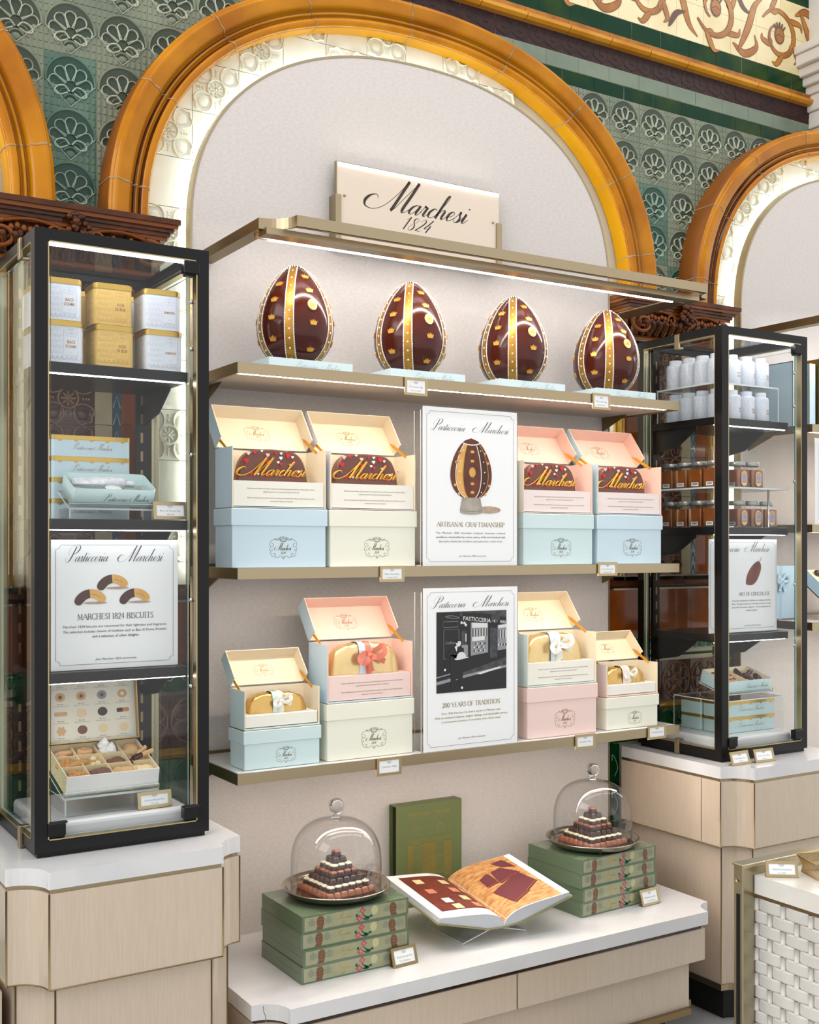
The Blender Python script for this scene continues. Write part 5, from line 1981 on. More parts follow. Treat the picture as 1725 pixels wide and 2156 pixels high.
def make_keepsake(w, d, h):
    t = thing('keepsake_box', '', 'box')
    mb = MB()
    e = .0022
    mb.box(-w / 2, w / 2, -d / 2, d / 2, e, h - e, 0)
    mb.box(-w / 2 - .0006, w / 2 + .0006, -d / 2 - .0006, d / 2, 0, e, 0)
    mb.box(-w / 2 - .0006, w / 2 + .0006, -d / 2 - .0006, d / 2, h - e, h, 0)
    mb.box(-w / 2 - .0006, -w / 2 + .004, -d / 2 - .0006, -d / 2 + .01, e, h - e, 0)
    mb.box(w / 2 - .004, w / 2 + .0006, -d / 2 - .0006, -d / 2 + .01, e, h - e, 0)
    mb.box(-w / 2 - .0008, -w / 2, -d / 2, d / 2, h * .52, h * .535, 0)
    y = -d / 2 - .0005
    mb.poly([(-w / 2 + .006, .004), (w / 2 - .006, .004), (w / 2 - .006, h - .004), (-w / 2 + .006, h - .004)], y, 1)
    def cone(cx, fl):
        P = [(cx - .012 * fl, .004), (cx + .007 * fl, .004), (cx + .0115 * fl, .018), (cx + .012 * fl, .03), (cx + .007 * fl, h - .0055), (cx - .002 * fl, h - .0045), (cx - .009 * fl, h - .012), (cx - .011 * fl, .022), (cx - .008 * fl, .014)]
        mb.poly(P if fl > 0 else P[::-1], y - .0003, 3)
        for k in range(4):
            for q in (-1, 1):
                mb.stroke(arc(cx + q * .004 * fl, .010 + .0085 * k, .004, 20, 200, 5), .0006, y - .0005, 4)
    def leaf(cx, cz, s, fl):
        q = [(0, -.5), (.16, -.3), (.42, -.36), (.3, -.08), (.5, .1), (.2, .16), (.14, .46), (0, .32), (-.14, .46), (-.2, .16), (-.5, .1), (-.3, -.08), (-.42, -.36), (-.16, -.3)]
        mb.poly([(cx + fl * a * s, cz + b * s) for a, b in q][::1 if fl > 0 else -1], y - .0003, 2)
    x0 = -w / 2
    leaf(x0 + .028, .026, .026, 1)
    cone(x0 + .053, 1)
    leaf(x0 + .078, .026, .026, -1)
    write_script(mb, 'Marchesi', x0 + .125, .020, .0052, y - .0003, 8, width=.058, wk=1.0, n=4)
    write_script(mb, '1824', x0 + .126, .009, .0032, y - .0003, 8, wk=1.2, n=3)
    for cx, cz, r, m in ((x0 + .184, .032, .0085, 5), (x0 + .174, .012, .009, 5)):
        for k in range(8):
            a = k * .785
            mb.poly([(cx + r * .75 * math.cos(a) + r * .36 * math.cos(q), cz + r * .75 * math.sin(a) + r * .36 * math.sin(q)) for q in [i * .9 for i in range(7)]], y - .0003, 6 if k % 2 else 5)
            mb.stroke([(cx + r * .2 * math.cos(a), cz + r * .2 * math.sin(a)), (cx + r * .95 * math.cos(a), cz + r * .95 * math.sin(a))], r * .16, y - .0005, 6 if k % 2 == 0 else 5)
        mb.poly([(cx + r * .28 * math.cos(q), cz + r * .28 * math.sin(q)) for q in [i * .9 for i in range(7)]], y - .0007, 6)
    for P in ([(.184, .022), (.192, .016), (.2, .012), (.196, .008)], [(.168, .026), (.163, .021), (.17, .017)], [(.184, .01), (.194, .006), (.206, .008), (.2, .014)], [(.204, .012), (.212, .016), (.214, .01)]):
        mb.poly([(x0 + p[0], p[1]) for p in P], y - .0004, 7)
        mb.stroke(catmull([(x0 + p[0], p[1]) for p in P], 3), .003, y - .0004, 7)
    mb.poly(arc(x0 + .222, .028, .011, 0, 360, 12, .013)[:-1], y - .0003, 9)
    leaf(x0 + w - .070, .026, .024, 1)
    cone(x0 + w - .049, -1)
    leaf(x0 + w - .027, .026, .028, -1)
    mb.M = Matrix.Translation((x0 + w - .013, 0, .022)) @ Matrix.Rotation(math.radians(-90), 4, 'Y')
    mb.text('ASSORTITI', .0055, 0, 0, y - .0003, 8, width=.022)
    mb.M = Matrix()
    mb.text('w w', .004, x0 + .122, .0045, y - .0003, 7, width=.012)
    mb.build('box_body', ['book_green', 'book_sage', 'leaf_grey', 'cone_brown', 'cone_line', 'flower_red', 'flower_pink', 'leaf_green', 'foil_print', 'fruit_pale'], t)
    return t


WK, DK, HK = .331, .255, .0447
ks0 = make_keepsake(WK, DK, HK)
ORD = ('bottom one', 'second from the bottom', 'third from the bottom', 'topmost, under the domed plate')
first = True
for sx, sy, rz, wd in ((-.5015, -.453 + DK / 2, 0, 'left'), (.484, -.412 + DK / 2, 3.0, 'right')):
    for i in range(4):
        o = ks0 if first else dup(ks0)
        first = False
        o.location = (sx + (0, .003, -.001, .001)[i], sy + (0, -.001, .001, 0)[i], ZBN + .0005 + (HK + .0004) * i)
        o.rotation_euler = (0, 0, math.radians(rz + (0, .5, -.3, .2)[i]))
        tag(o, 'green floral printed box in the %s stack on the bench, %s' % (wd, ORD[i]), 'box', 'green boxes stacked on the bench')
ZST = ZBN + .0005 + (HK + .0004) * 4

# ------------------------------------------------------------------ domed plates with praline pyramids
mat('silver', '#b9b0a4', .2, 1.0)
mat('praline_dark', '#3a2019', .28, coat=.4)
mat('praline_milk', '#9c5f46', .35, coat=.3)
mat('praline_white', '#efe6c8', .35, coat=.3)
mat('etch', '#8f8a86', .5)
mat('clear_solid', '#ffffff', .0)
MATS['clear_solid'].node_tree.nodes['Principled BSDF'].inputs['Transmission Weight'].default_value = 1.0
MATS['clear_solid'].node_tree.nodes['Principled BSDF'].inputs['IOR'].default_value = 1.45


def domed_plate(x, y, wd):
    t = thing('cake_plate', 'round silver footed plate under a glass dome, on the %s stack of green boxes' % wd, 'plate', (x, y, ZST))
    mb = MB()
    mb.lathe([(0, .0105), (.132, .0105), (.137, .013), (.143, .0205), (.150, .0285), (.1535, .0285), (.1545, .0265), (.151, .0245), (.145, .0165), (.136, .0085), (.1, .0065), (0, .0065)], 64, m=0)
    mb.build('dish', ['silver'], t)
    for k in range(3):
        a = math.radians(-115 + 120 * k)
        mb = MB()
        mb.ball((.085 * math.cos(a), .085 * math.sin(a), .0045), .0055, 0, 10, 7)
        mb.lathe([(.004, .004), (.007, .0078)], 10, (.085 * math.cos(a), .085 * math.sin(a), 0), 0)
        mb.build('foot', ['gold'], t)
    g = thing('glass_dome', 'clear glass cloche with ball knob over the praline pyramid on the %s stack' % wd, 'glass dome', (x, y, ZST + .0112))
    mb = MB()
    prof = [(.129, 0), (.1295, .06), (.1285, .095), (.124, .123), (.115, .147), (.101, .168), (.083, .184), (.061, .195), (.037, .2005), (.012, .202), (0, .202)]
    P = catmull([(p[0], p[1], 0) for p in prof], 4)
    mb.lathe([(max(0, p.x), p.y) for p in P], 64, m=0)
    mb.lathe([(max(0, p.x - .0022), p.y - .0022 * (p.y / .2)) for p in P], 64, m=0)
    mb.tube([(.128 * math.cos(q * .0982), .128 * math.sin(q * .0982), .001) for q in range(64)], .0014, 6, 0, True)
    mb.build('dome', ['crystal'], g)
    mb = MB()
    mb.lathe([(0, .2015), (.017, .2015), (.0115, .207), (.0105, .213), (.013, .218), (.0195, .224), (.0225, .234), (.0215, .245), (.016, .2535), (.008, .2575), (0, .258)], 32)
    mb.build('knob', ['clear_solid'], g)
    # etched crest wrapped on the dome wall
    mb = MB()
    q = MB()
    crest(q, 0, 0, .095, 0, 0, .006)
    ax = math.radians(-90 + 18)
    q.v = [(math.cos(ax + v[0] / .1292) * .1300, math.sin(ax + v[0] / .1292) * .1300, .058 + v[2]) for v in q.v]
    mb.v, mb.f, mb.m, mb.sm = q.v, q.f, q.m, q.sm
    mb.build('etched_crest', ['etch'], g)
    return t


PRAL = {}


def praline(kind):
    """tapered praline with a rounded cap, 24 mm square"""
    t = thing('praline', '', 'praline')
    mb = MB()
    a, b, h = .0113, .0086, .0158
    lay = [(a, 0), (a, .002), (b + .0008, h - .003), (b - .0012, h)]
    body, cap = {'milk': (0, 0), 'white': (1, 2), 'dark': (1, 1), 'brown': (1, 0)}[kind]
    v = []
    for r, z in lay:
        v += [(p[0], p[1], z) for p in rrect(-r, r, -r, r, .0028, 2)]
    n = len(v) // len(lay)
    fs, ms = [], []
    for L in range(len(lay) - 1):
        for k in range(n):
            fs.append((L * n + k, L * n + (k + 1) % n, (L + 1) * n + (k + 1) % n, (L + 1) * n + k))
            ms.append(body if L < 2 else cap)
    fs.append(tuple(range(3 * n, 4 * n)))
    ms.append(cap)
    mb.add(v, fs, ms, True)
    if kind in ('white', 'brown'):
        mb.add([(p[0], p[1], h - .0048) for p in rrect(-b - .0012, b + .0012, -b - .0012, b + .0012, .003, 2)] + [(p[0], p[1], h - .0005) for p in rrect(-b - .0002, b + .0002, -b - .0002, b + .0002, .003, 2)],
               [(k, (k + 1) % n, n + (k + 1) % n, n + k) for k in range(n)] + [tuple(range(n, 2 * n))], cap, True)
    mb.build('candy', ['praline_milk', 'praline_dark', 'praline_white'], t)
    return t


LAY = ((7, 'milk', 'milk chocolate praline'), (6, 'white', 'white capped dark praline'), (5, 'dark', 'plain dark praline'), (4, 'brown', 'milk capped dark praline'), (3, 'white', 'white capped dark praline'), (2, 'dark', 'plain dark praline'), (1, 'brown', 'milk capped dark praline'))
LN = ('bottom layer', 'second layer', 'third layer', 'fourth layer', 'fifth layer', 'sixth layer', 'tip')
for x, y, wd, rz in ((-.488, -.312, 'left', 6), (.484, -.290, 'right', 2)):
    domed_plate(x, y, wd)
    ca, sa = math.cos(math.radians(rz)), math.sin(math.radians(rz))
    for li, (n, kind, nm) in enumerate(LAY):
        for i in range(n):
            for j in range(n):
                if 0 < i < n - 1 and 0 < j < n - 1:
                    continue
                lx, ly = (i - (n - 1) / 2) * .0232, (j - (n - 1) / 2) * .0232
                if kind not in PRAL:
                    o = PRAL[kind] = praline(kind)
                else:
                    o = dup(PRAL[kind])
                o.location = (x + lx * ca - ly * sa, y + lx * sa + ly * ca, ZST + .0108 + .0161 * li)
                o.rotation_euler = (0, 0, math.radians(rz) + RND.uniform(-.06, .06))
                tag(o, '%s in the %s of the %s pyramid' % (nm, LN[li], wd), 'praline', 'pralines in the %s of the %s pyramid' % (LN[li], wd))

# ------------------------------------------------------------------ green slipcase and open book
mat('slip_green', '#697345', .45, bump=(300, .05))
mat('slip_inside', '#1d2414', .7)
mat('slip_gold', '#b79a4e', .35, .6)
t = thing('slipcase', 'upright olive green slipcase with a gold engraved shop front', 'book slipcase', (-.0045, -.052, ZBN + .0005), math.radians(-1))
mb = MB()
w, d, h, e = .250, .045, .331, .003
mb.box(-w / 2, w / 2, 0, e, 0, h, 0)
mb.box(-w / 2, w / 2, d - e, d, 0, h, 0)
mb.box(-w / 2, w / 2, e, d - e, h - e, h, (0, 0, 0, 0, 1, 0))
mb.box(-w / 2, w / 2, e, d - e, 0, e, (0, 0, 0, 0, 0, 1))
mb.box(w / 2 - e, w / 2, e, d - e, e, h - e, (1, 0, 0, 0, 0, 0))
mb.box(-w / 2 + .012, w / 2 - e, e + .001, d - e - .001, e + .001, h - e - .001, 1)
y = -.0005
mb.text('PASTICCERIA  MARCHESI', .0115, 0, .295, y, 2, width=.158)
S = lambda P, wd=.0007, cl=False: mb.stroke(P, wd, y, 2, cl)
S([(-.08, .215), (-.072, .25), (.076, .25), (.084, .215)], .0008, True)
for z in (.213, .209, .206):
    S([(-.084, z), (.088, z)])
S([(-.07, .23), (.074, .23)], .0004)
for x in (-.048, .042):
    S([(x - .011, .235), (x - .011, .252), (x, .262), (x + .011, .252), (x + .011, .235)], .0008)
    S([(x - .015, .252), (x, .265), (x + .015, .252)], .0008)
for a, b in ((-.083, -.063), (-.028, .025), (.058, .084)):
    for r in range(24):
        z = .088 + .0047 * r
        k = a
        while k < b:
            mb.poly([(k + (.0015 if r % 2 else 0), z), (min(b, k + .0042 + (.0015 if r % 2 else 0)), z), (min(b, k + .0042 + (.0015 if r % 2 else 0)), z + .0037), (k + (.0015 if r % 2 else 0), z + .0037)], y, 2)
            k += .0052
for x in (-.046, .042):
    for z0, z1 in ((.098, .138), (.152, .196)):
        S([(x - .011, z0), (x + .011, z0), (x + .011, z1), (x - .011, z1)], .0012, True)
        for q in range(7):
            S([(x - .008, z0 + .004 + (z1 - z0 - .008) * q / 6), (x + .008, z0 + .004 + (z1 - z0 - .008) * q / 6)], .0009)
        S(catmull([(x - .014, z0 - .002), (x - .007, z0 + .005), (x, z0 - .001), (x + .007, z0 + .005), (x + .014, z0 - .002)], 4), .0013)
        S(catmull([(x - .013, z1 + .002), (x, z1 + .008), (x + .013, z1 + .002)], 4), .0013)
for z in (.084, .081, .074):
    S([(-.088, z), (.09, z)], .0009)
mb.text('PASTICCERIA   MARCHESI', .0065, .0, .0752, y, 2, width=.13)
for a, b in ((-.083, -.062), (-.058, -.01), (-.006, .044), (.048, .066), (.07, .086)):
    S([(a, .004), (b, .004), (b, .07), (a, .07)], .0008, True)
    S([(a + .003, .01), (b - .003, .01), (b - .003, .06), (a + .003, .06)], .0005, True)
mb.build('case', ['slip_green', 'slip_inside', 'slip_gold'], t)

mat('page', '#eef0f2', .4)
mat('page_edge', '#c9ccd2', .6, bump=(90, .4), stretch=(.05, .05, 12))
mat('book_cover', '#8d8a5c', .45)
mat('page_cocoa', '#7a3320', .45, noise=('#5f2216', 60, .3, .7))
mat('page_straw', '#d3a066', .5, noise=('#a86a36', 38, .4, .68), stretch=(1, 3, 1))
mat('bar_top', '#6d333a', .35, bump=(30, .1))
mat('bar_side', '#3a1a1b', .4)
mat('bar_edge', '#a3523f', .4)
mat('sq_cream', '#e3cf9f', .4)
mat('sq_pink', '#cf8568', .4)
mat('sq_white', '#d5d8d5', .4)
SF, SB = Vector((-.007, -.463, .478)), Vector((-.020, -.175, .530))
RF, LF = Vector((.222, -.486, .547)), Vector((-.222, -.444, .530))
t = thing('open_book', 'large open cookbook showing a chocolate bar photo, lying on a clear stand', 'book', tuple(SF))
sp = SB - SF


def page_pt(side, u, v, lift=0.0):
    """u 0 spine .. 1 fore edge, v 0 front .. 1 back; pages bulge near the spine"""
    out = (RF if side > 0 else LF) - SF
    nrm = out.cross(sp) if side > 0 else sp.cross(out)
    nrm.normalize()
    bul = .030 * math.sin(math.pi * min(1, u) ** .55) * (1 - .25 * u) + .0005
    return out * u + sp * v + nrm * (bul + lift) + nrm * 0.002


def page_base(side, u, v, lift=0.0):
    out = (RF if side > 0 else LF) - SF
    nrm = out.cross(sp) if side > 0 else sp.cross(out)
    nrm.normalize()
    return out * u + sp * v + nrm * (-.012 * min(1, u * 6) + lift)


def page_patch(mb, side, quad, lift, m, nu=14, nv=3):
    """bilinear quad given in (u, v) laid on the page"""
    a, b, c, d = [Vector(q) for q in quad]
    v = []
    for i in range(nu + 1):
        for j in range(nv + 1):
            s_, r_ = i / nu, j / nv
            p = (a.lerp(b, s_)).lerp(d.lerp(c, s_), r_)
            v.append(page_pt(side, p.x, p.y, lift))
    fs = [(i * (nv + 1) + j, (i + 1) * (nv + 1) + j, (i + 1) * (nv + 1) + j + 1, i * (nv + 1) + j + 1) for i in range(nu) for j in range(nv)]
    mb.add(v, fs, m, True)


for side, nm in ((-1, 'left_pages'), (1, 'right_pages')):
    mb = MB()
    N = 20
    v = []
    for i in range(N + 1):
        for vv in (0, 1):
            v += [page_pt(side, i / N, vv), page_base(side, i / N, vv)]
    fs, ms = [], []
    for i in range(N):
        k = 4 * i
        fs += [(k, k + 2, k + 6, k + 4), (k + 1, k + 5, k + 7, k + 3), (k, k + 4, k + 5, k + 1), (k + 2, k + 3, k + 7, k + 6)]
        ms += [0, 1, 1, 1]
    fs.append((4 * N, 4 * N + 2, 4 * N + 3, 4 * N + 1)); ms.append(1)
    mb.add(v, fs, ms, False)
    if side < 0:
        page_patch(mb, -1, ((.06, .16), (.86, .13), (.86, .93), (.06, .93)), .0006, 2)
        for a, b, m in ((.66, .75, 4), (.66, .52, 5), (.6, .30, 6), (.56, .16, 4), (.30, .72, 3), (.30, .53, 5), (.30, .34, 4), (.24, .19, 5), (.12, .55, 4)):
            page_patch(mb, -1, ((a - .06, b), (a + .06, b), (a + .06, b + .1), (a - .06, b + .1)), .0012, m, 3, 1)
    else:
        page_patch(mb, 1, ((.015, .01), (.90, .01), (.90, .995), (.015, .995)), .0006, 2, 18)
        for q, m in ((((.30, .13), (.60, .24), (.52, .50), (.22, .40)), 3), (((.58, .25), (.84, .38), (.78, .60), (.50, .50)), 3), (((.42, .52), (.80, .62), (.66, .78), (.48, .74)), 3), (((.24, .52), (.40, .54), (.42, .74), (.26, .68)), 3), (((.68, .80), (.84, .74), (.80, .92), (.62, .90)), 3)):
            c = sum((Vector(p) for p in q), Vector((0, 0))) / 4
            page_patch(mb, 1, [(p[0] + .018, p[1] - .02) for p in q], .0010, 4, 6)
            page_patch(mb, 1, [(p[0] + .003, p[1] - .012) for p in q], .0014, 5, 6)
            page_patch(mb, 1, q, .0022, m, 6)
    mb.build(nm, ['page', 'page_edge', 'page_cocoa', 'sq_cream', 'sq_cream', 'sq_pink', 'sq_white'] if side < 0 else ['page', 'page_edge', 'page_straw', 'bar_top', 'bar_side', 'bar_edge'], t)
mb = MB()
for side in (-1, 1):
    v = [page_base(side, u, vv, l) for u in (0, .25, 1.03) for vv in (-.015, 1.015) for l in (-.0005, -.0035)]
    fs = []
    for i in range(2):
        k = 4 * i
        fs += [(k, k + 2, k + 6, k + 4), (k + 1, k + 5, k + 7, k + 3), (k, k + 4, k + 5, k + 1), (k + 2, k + 3, k + 7, k + 6)]
    fs.append((8, 10, 11, 9))
    mb.add(v, fs, 0)
mb.build('cover', ['book_cover'], t)

t = thing('book_stand', 'clear acrylic cross stand holding the open cookbook', 'book stand', (-.014, -.32, ZBN + .0005))
mb = MB()
org = Vector((-.014, -.32, ZBN + .0005))
th = Vector((0, 0, .004))
for side in (-1, 1):
    a0 = SF + (RF - SF if side > 0 else LF - SF) * .62 + sp * .18 + Vector((0, 0, -.0265)) - org
    a1 = a0 + sp * .62
    b0 = Vector((-.115 * side, -.105 + (.0 if side > 0 else .0), .001))
    b1 = Vector((-.115 * side, .10, .001))
    v = [a0, a1, b1, b0]
    n = (a1 - a0).cross(b0 - a0).normalized() * .004
    if n.z < 0:
        n = -n
    vv = [p for p in v] + [p + n for p in v]
    mb.add(vv, [(0, 1, 2, 3), (7, 6, 5, 4)], 0)
    mb.add(vv, [(0, 4, 5, 1), (1, 5, 6, 2), (2, 6, 7, 3), (3, 7, 4, 0)], 1)
mb.build('sheets', ['acrylic', 'acrylic_edge'], t)

g = 'brass card holders on the bench'
price_card('brass price card standing before the left stack of green boxes', (-.357, -.4795, ZBN + .001), .083, .052, 'Pasticceria', 'The Gift Book', 18, math.radians(3), True, group=g)
price_card('brass price card standing before the right stack of green boxes', (.607, -.440, ZBN + .001), .083, .052, 'Pasticceria', 'The Gift Book', 18, math.radians(3), True, group=g)


# ------------------------------------------------------------------ left showcase: square tins
mat('tin_white', '#dfe3ec', .3, coat=.3)
mat('tin_gold', '#e2bb68', .3, coat=.3, noise=('#d8ad55', 12, .4, .7))
mat('tin_pattern', '#bfc5d2', .35)
mat('tin_pattern_gold', '#c79c4c', .35)
mat('tin_lid', '#c9a552', .28, .85)
mat('foil_copper', '#b07a3c', .35, .5)
mat('tin_blue', '#bdd3dc', .3, coat=.3)
mat('tin_mint', '#bdd6d6', .3, coat=.3)


def make_tin(kind, l1, l2):
    body, pat = ('tin_gold', 'tin_pattern_gold') if kind == 'gold' else ('tin_white', 'tin_pattern')
    t = thing('biscuit_tin', '', 'tin')
    mb = MB()
    P = rrect(-.049, .049, -.049, .049, .016, 5)
    mb.prism(P, 0, .090, 0, None, True)
    y = -.0494
    for r in range(6):           # fish scale print on front and left side
        for c in range(8):
            x = -.040 + .0115 * c + (.0057 if r % 2 else 0)
            z = .006 + .0135 * r
            if -.002 < x < .036 and z > .012:
                continue
            if x < .034:
                mb.stroke(arc(x, z, .0052, 0, 180, 6, .009), .0006, y, 1)
                mb.stroke(arc(x, z, .0025, 0, 180, 5, .0045), .0005, y, 1)
            yy = x + .002
            q = [(-.0494, yy + .0052 * math.cos(a), z + .009 * math.sin(a)) for a in [k * .5236 for k in range(7)]]
            if abs(yy) < .03:
                mb.tube(q, .0003, 3, 1)
    for r in (.006,):
        for c in range(7):
            mb.stroke(arc(-.034 + .0115 * c, .014, .0057, 180, 360, 6, .008), .0008, y, 1)
    mb.poly([(-.001, .018), (.034, .018), (.034, .083), (-.001, .083)], y - .0001, 0)
    mb.stroke([(-.001, .018), (.034, .018), (.034, .083), (-.001, .083)], .0005, y - .0002, 1, True)
    crest(mb, .0165, .072, .028, y - .0003, 1, .012)
    mb.text(l1, .0105 if l2 else .0085, .0165, .047 if l2 else .042, y - .0004, 2, bold=.02, width=.019 if l2 else .028)
    if l2:
        mb.text(l2, .0105, .0165, .036, y - .0004, 2, bold=.02, width=.026)
    crown_mark(mb, .0165, .024, .006, y - .0003, 1)
    mb.build('body', [body, pat, 'foil_copper' if kind == 'white' else 'print_brown'], t)
    mb = MB()
    mb.prism(rrect(-.0505, .0505, -.0505, .0505, .017, 5), .0885, .1, 0, None, True)
    mb.prism(rrect(-.0485, .0485, -.0485, .0485, .016, 5), .1, .1025, 0, None, True)
    mb.build('lid', ['tin_lid'], t)
    return t


S1, S2, S3 = 2.0488, 1.6678, 1.2928
TIN = {}
g = 'square biscuit tins on the top shelf of the left showcase'
for x, kind, a, b, wd in ((-1.275, 'white', 'BACI', 'DI DAMA', 'white tins at the left'), (-1.148, 'gold', 'OCCHI', 'DI BUE', 'yellow gold tins in the middle'), (-1.021, 'white', 'DIAMANTINI', '', 'white tins at the right')):
    for y, yw in ((-.325, 'front'), (-.205, 'back')):
        for k, lv in ((0, 'lower'), (1, 'upper')):
            if x not in TIN:
                o = TIN[x] = make_tin(kind, a, b)
            else:
                o = dup(TIN[x])
            o.location = (x + (.003 if k == 0 else 0), y, S1 + .103 * k)
            o.rotation_euler = (0, 0, math.radians((0, -1.5)[k]))
            tag(o, '%s of the stacked %s, %s row' % (lv, wd, yw), 'tin', g)

# ---- flat blue tins, tilted tin of biscuits with a tube
def flat_tin(w, d, h, bodym='tin_blue', ttl=True, lidz=.011):
    t = thing('flat_tin', '', 'tin')
    mb = MB()
    mb.prism(rrect(-w / 2, w / 2, -d / 2, d / 2, .008, 4), 0, h - lidz, 0, None, True)
    if ttl:
        write_script(mb, 'Pasticceria', -.12 * w, (h - lidz) * .42, .0055, -d / 2 - .0003, 1, width=.28 * w, wk=.7, n=3)
        write_script(mb, 'Marchesi', .15 * w, (h - lidz) * .42, .0055, -d / 2 - .0003, 1, width=.24 * w, wk=.7, n=3)
    for k in range(5):
        mb.dome([(-.4 * w + .2 * w * k + p[0], h - lidz + p[1]) for p in arc(0, 0, .006, 180, 360, 6, .005)], -d / 2 - .0002, .0004, 2)
    mb.build('body', [bodym, 'print_brown', 'tin_lid'], t)
    mb = MB()
    mb.prism(rrect(-w / 2 - .001, w / 2 + .001, -d / 2 - .001, d / 2 + .001, .009, 4), h - lidz, h, 0, None, True)
    mb.build('lid', ['tin_lid'], t)
    return t


f0 = flat_tin(.205, .105, .0545)
for k in range(4):
    o = f0 if k == 0 else dup(f0)
    o.location = (-1.157, -.160, S2 + .0549 * k)
    tag(o, 'flat blue tin with gold lid in the left showcase stack, ' + ('bottom one', 'second from the bottom', 'third from the bottom', 'topmost')[k], 'tin', 'flat blue tins stacked in the left showcase')

mat('cookie', '#dcae7c', .75, bump=(60, .3))
mat('cookie_dark', '#4a3028', .7, bump=(60, .3))
mat('cookie_brown', '#a8672f', .75, bump=(70, .5))
mat('cookie_pale', '#efd6a6', .75, bump=(60, .3))
mat('cookie_cocoa', '#7b5242', .75, bump=(60, .3))
mat('meringue', '#f6f4f0', .6)
mat('jam', '#a8480f', .15, coat=.5)
mat('tube_white', '#ececf0', .35, noise=('#d4d6e0', 60, .45, .6))
mat('nuts', '#c9914f', .8, bump=(90, .8))


def tilted(deg, x, y, z):
    return Matrix.Translation((x, y, z)) @ Matrix.Rotation(math.radians(deg), 4, 'X')


def put(o, M, rz=0.0):
    o.matrix_world = M @ Matrix.Rotation(rz, 4, 'Z')


MT = tilted(24, -1.140, -.345, S2 + .030)      # front bottom edge of the mint tin
t = thing('open_tin', 'open mint tin of round biscuits with a cream tube, tilted on a clear stand', 'tin')
w, d, h = .212, .115, .048
mb = MB()
P, Q = rrect(-w / 2, w / 2, 0, d, .014, 4), rrect(-w / 2 + .003, w / 2 - .003, .003, d - .003, .012, 4)
n = len(P)
v = [(p[0], p[1], 0) for p in P] + [(p[0], p[1], h) for p in P] + [(p[0], p[1], h) for p in Q] + [(p[0], p[1], .003) for p in Q]
fs = [(a * n + i, a * n + (i + 1) % n, (a + 1) * n + (i + 1) % n, (a + 1) * n + i) for a in range(3) for i in range(n)] + [tuple(range(n))[::-1], tuple(range(3 * n, 4 * n))]
mb.add(v, fs, 0, True)
write_script(mb, 'Pasticceria', .0, .016, .0065, -.0003, 1, width=.065, wk=.8, n=3)
write_script(mb, 'Marchesi', .063, .016, .0065, -.0003, 1, width=.052, wk=.8, n=3)
mb.build('tin_body', ['tin_mint', 'print_black'], t)
mb = MB()
mb.box(-w / 2 + .006, w / 2 - .006, .006, d * .52, h * .78, h * .8, (1, 1, 1, 1, 0, 0))
mb.build('clear_lid', ['acrylic', 'acrylic_edge'], t)
mb = MB()
mb.lathe([(0, h * .805), (.021, h * .805), (.021, h * .815), (0, h * .815)], 20, (.004, .034, 0), 0)
mb.build('round_label', ['card'], t)
t.matrix_world = MT
k = 0
c0 = None
for x, y in ((-.083, .02), (-.058, .03), (-.03, .02), (.04, .022), (.062, .034), (.084, .02), (-.005, .018), (.02, .018), (-.08, .045), (.078, .048)):
    if c0 is None:
        c0 = thing('round_biscuit', '', 'biscuit')
        mb = MB()
        mb.ball((0, 0, .006), .0145, 0, 12, 8, (1, 1, .55))
        mb.ball((0, 0, .0175), .0140, 0, 12, 8, (1, 1, .5))
        mb.lathe([(.010, .0105), (.0125, .0118), (.010, .0132)], 12, (0, 0, 0), 1)
        mb.build('shells', ['cookie', 'cookie_dark'], c0)
        o = c0
    else:
        o = dup(c0)
    tag(o, 'round sandwich biscuit inside the tilted mint tin', 'biscuit', 'round biscuits in the mint tin')
    put(o, MT @ Matrix.Translation((x, y, .0085)), x * 20)
t = thing('cream_tube', 'white patterned cream tube with white cap lying in the mint tin', 'tube')
mb = MB()
prof = [(-.078, .021, .0015), (-.06, .0215, .006), (-.02, .0195, .012), (.03, .017, .0155), (.052, .0155, .0155), (.058, .008, .008)]
v = []
for x, a, b in prof:
    v += [(x, a * math.cos(q), b * math.sin(q)) for q in [k_ * math.pi / 8 for k_ in range(16)]]
fs = [(i * 16 + k_, i * 16 + (k_ + 1) % 16, (i + 1) * 16 + (k_ + 1) % 16, (i + 1) * 16 + k_) for i in range(len(prof) - 1) for k_ in range(16)] + [tuple(range(16)), tuple(range((len(prof) - 1) * 16, len(prof) * 16))[::-1]]
mb.add(v, fs, 0, True)
mb.build('body', ['tube_white'], t)
mb = MB()
mb.tube([(.058, 0, 0), (.078, 0, 0)], .009, 12, 0)
mb.build('cap', ['tin_white'], t)
put(t, MT @ Matrix.Translation((-.01, .083, .034)), math.radians(-4))
t = thing('tin_stand', 'clear acrylic easel under the tilted mint tin', 'display stand')
mb = MB()
hb = .030
mb.box(-w / 2 - .008, w / 2 + .004, -.003, d * .95, -.005, -.001, (1, 1, 1, 1, 0, 0))
mb.box(-w / 2 - .008, w / 2 + .004, -.006, -.003, -.005, .011, (1, 1, 0, 0, 1, 1))
mb.M = MT.inverted()
yb_ = -.345 + d * .9
for x in (-w / 2 - .006, w / 2):
    mb.box(-1.140 + x, -1.140 + x + .003, -.345, -.25, S2 + .001, S2 + .026, (0, 0, 1, 1, 1, 1))
mb.build('sheets', ['acrylic', 'acrylic_edge'], t)
t.matrix_world = MT
price_card('pale wood framed price card on the second shelf of the left showcase', (-1.0, -.372, S2 + .001), .092, .046, 'Baci di Dama Set', '48.00', 8, math.radians(2), True, brassm='brass_bright')

poster('biscuit poster filling the third level of the left showcase', -1.137, -.352, S3 + .001, .326, .322, False, art_biscuit)

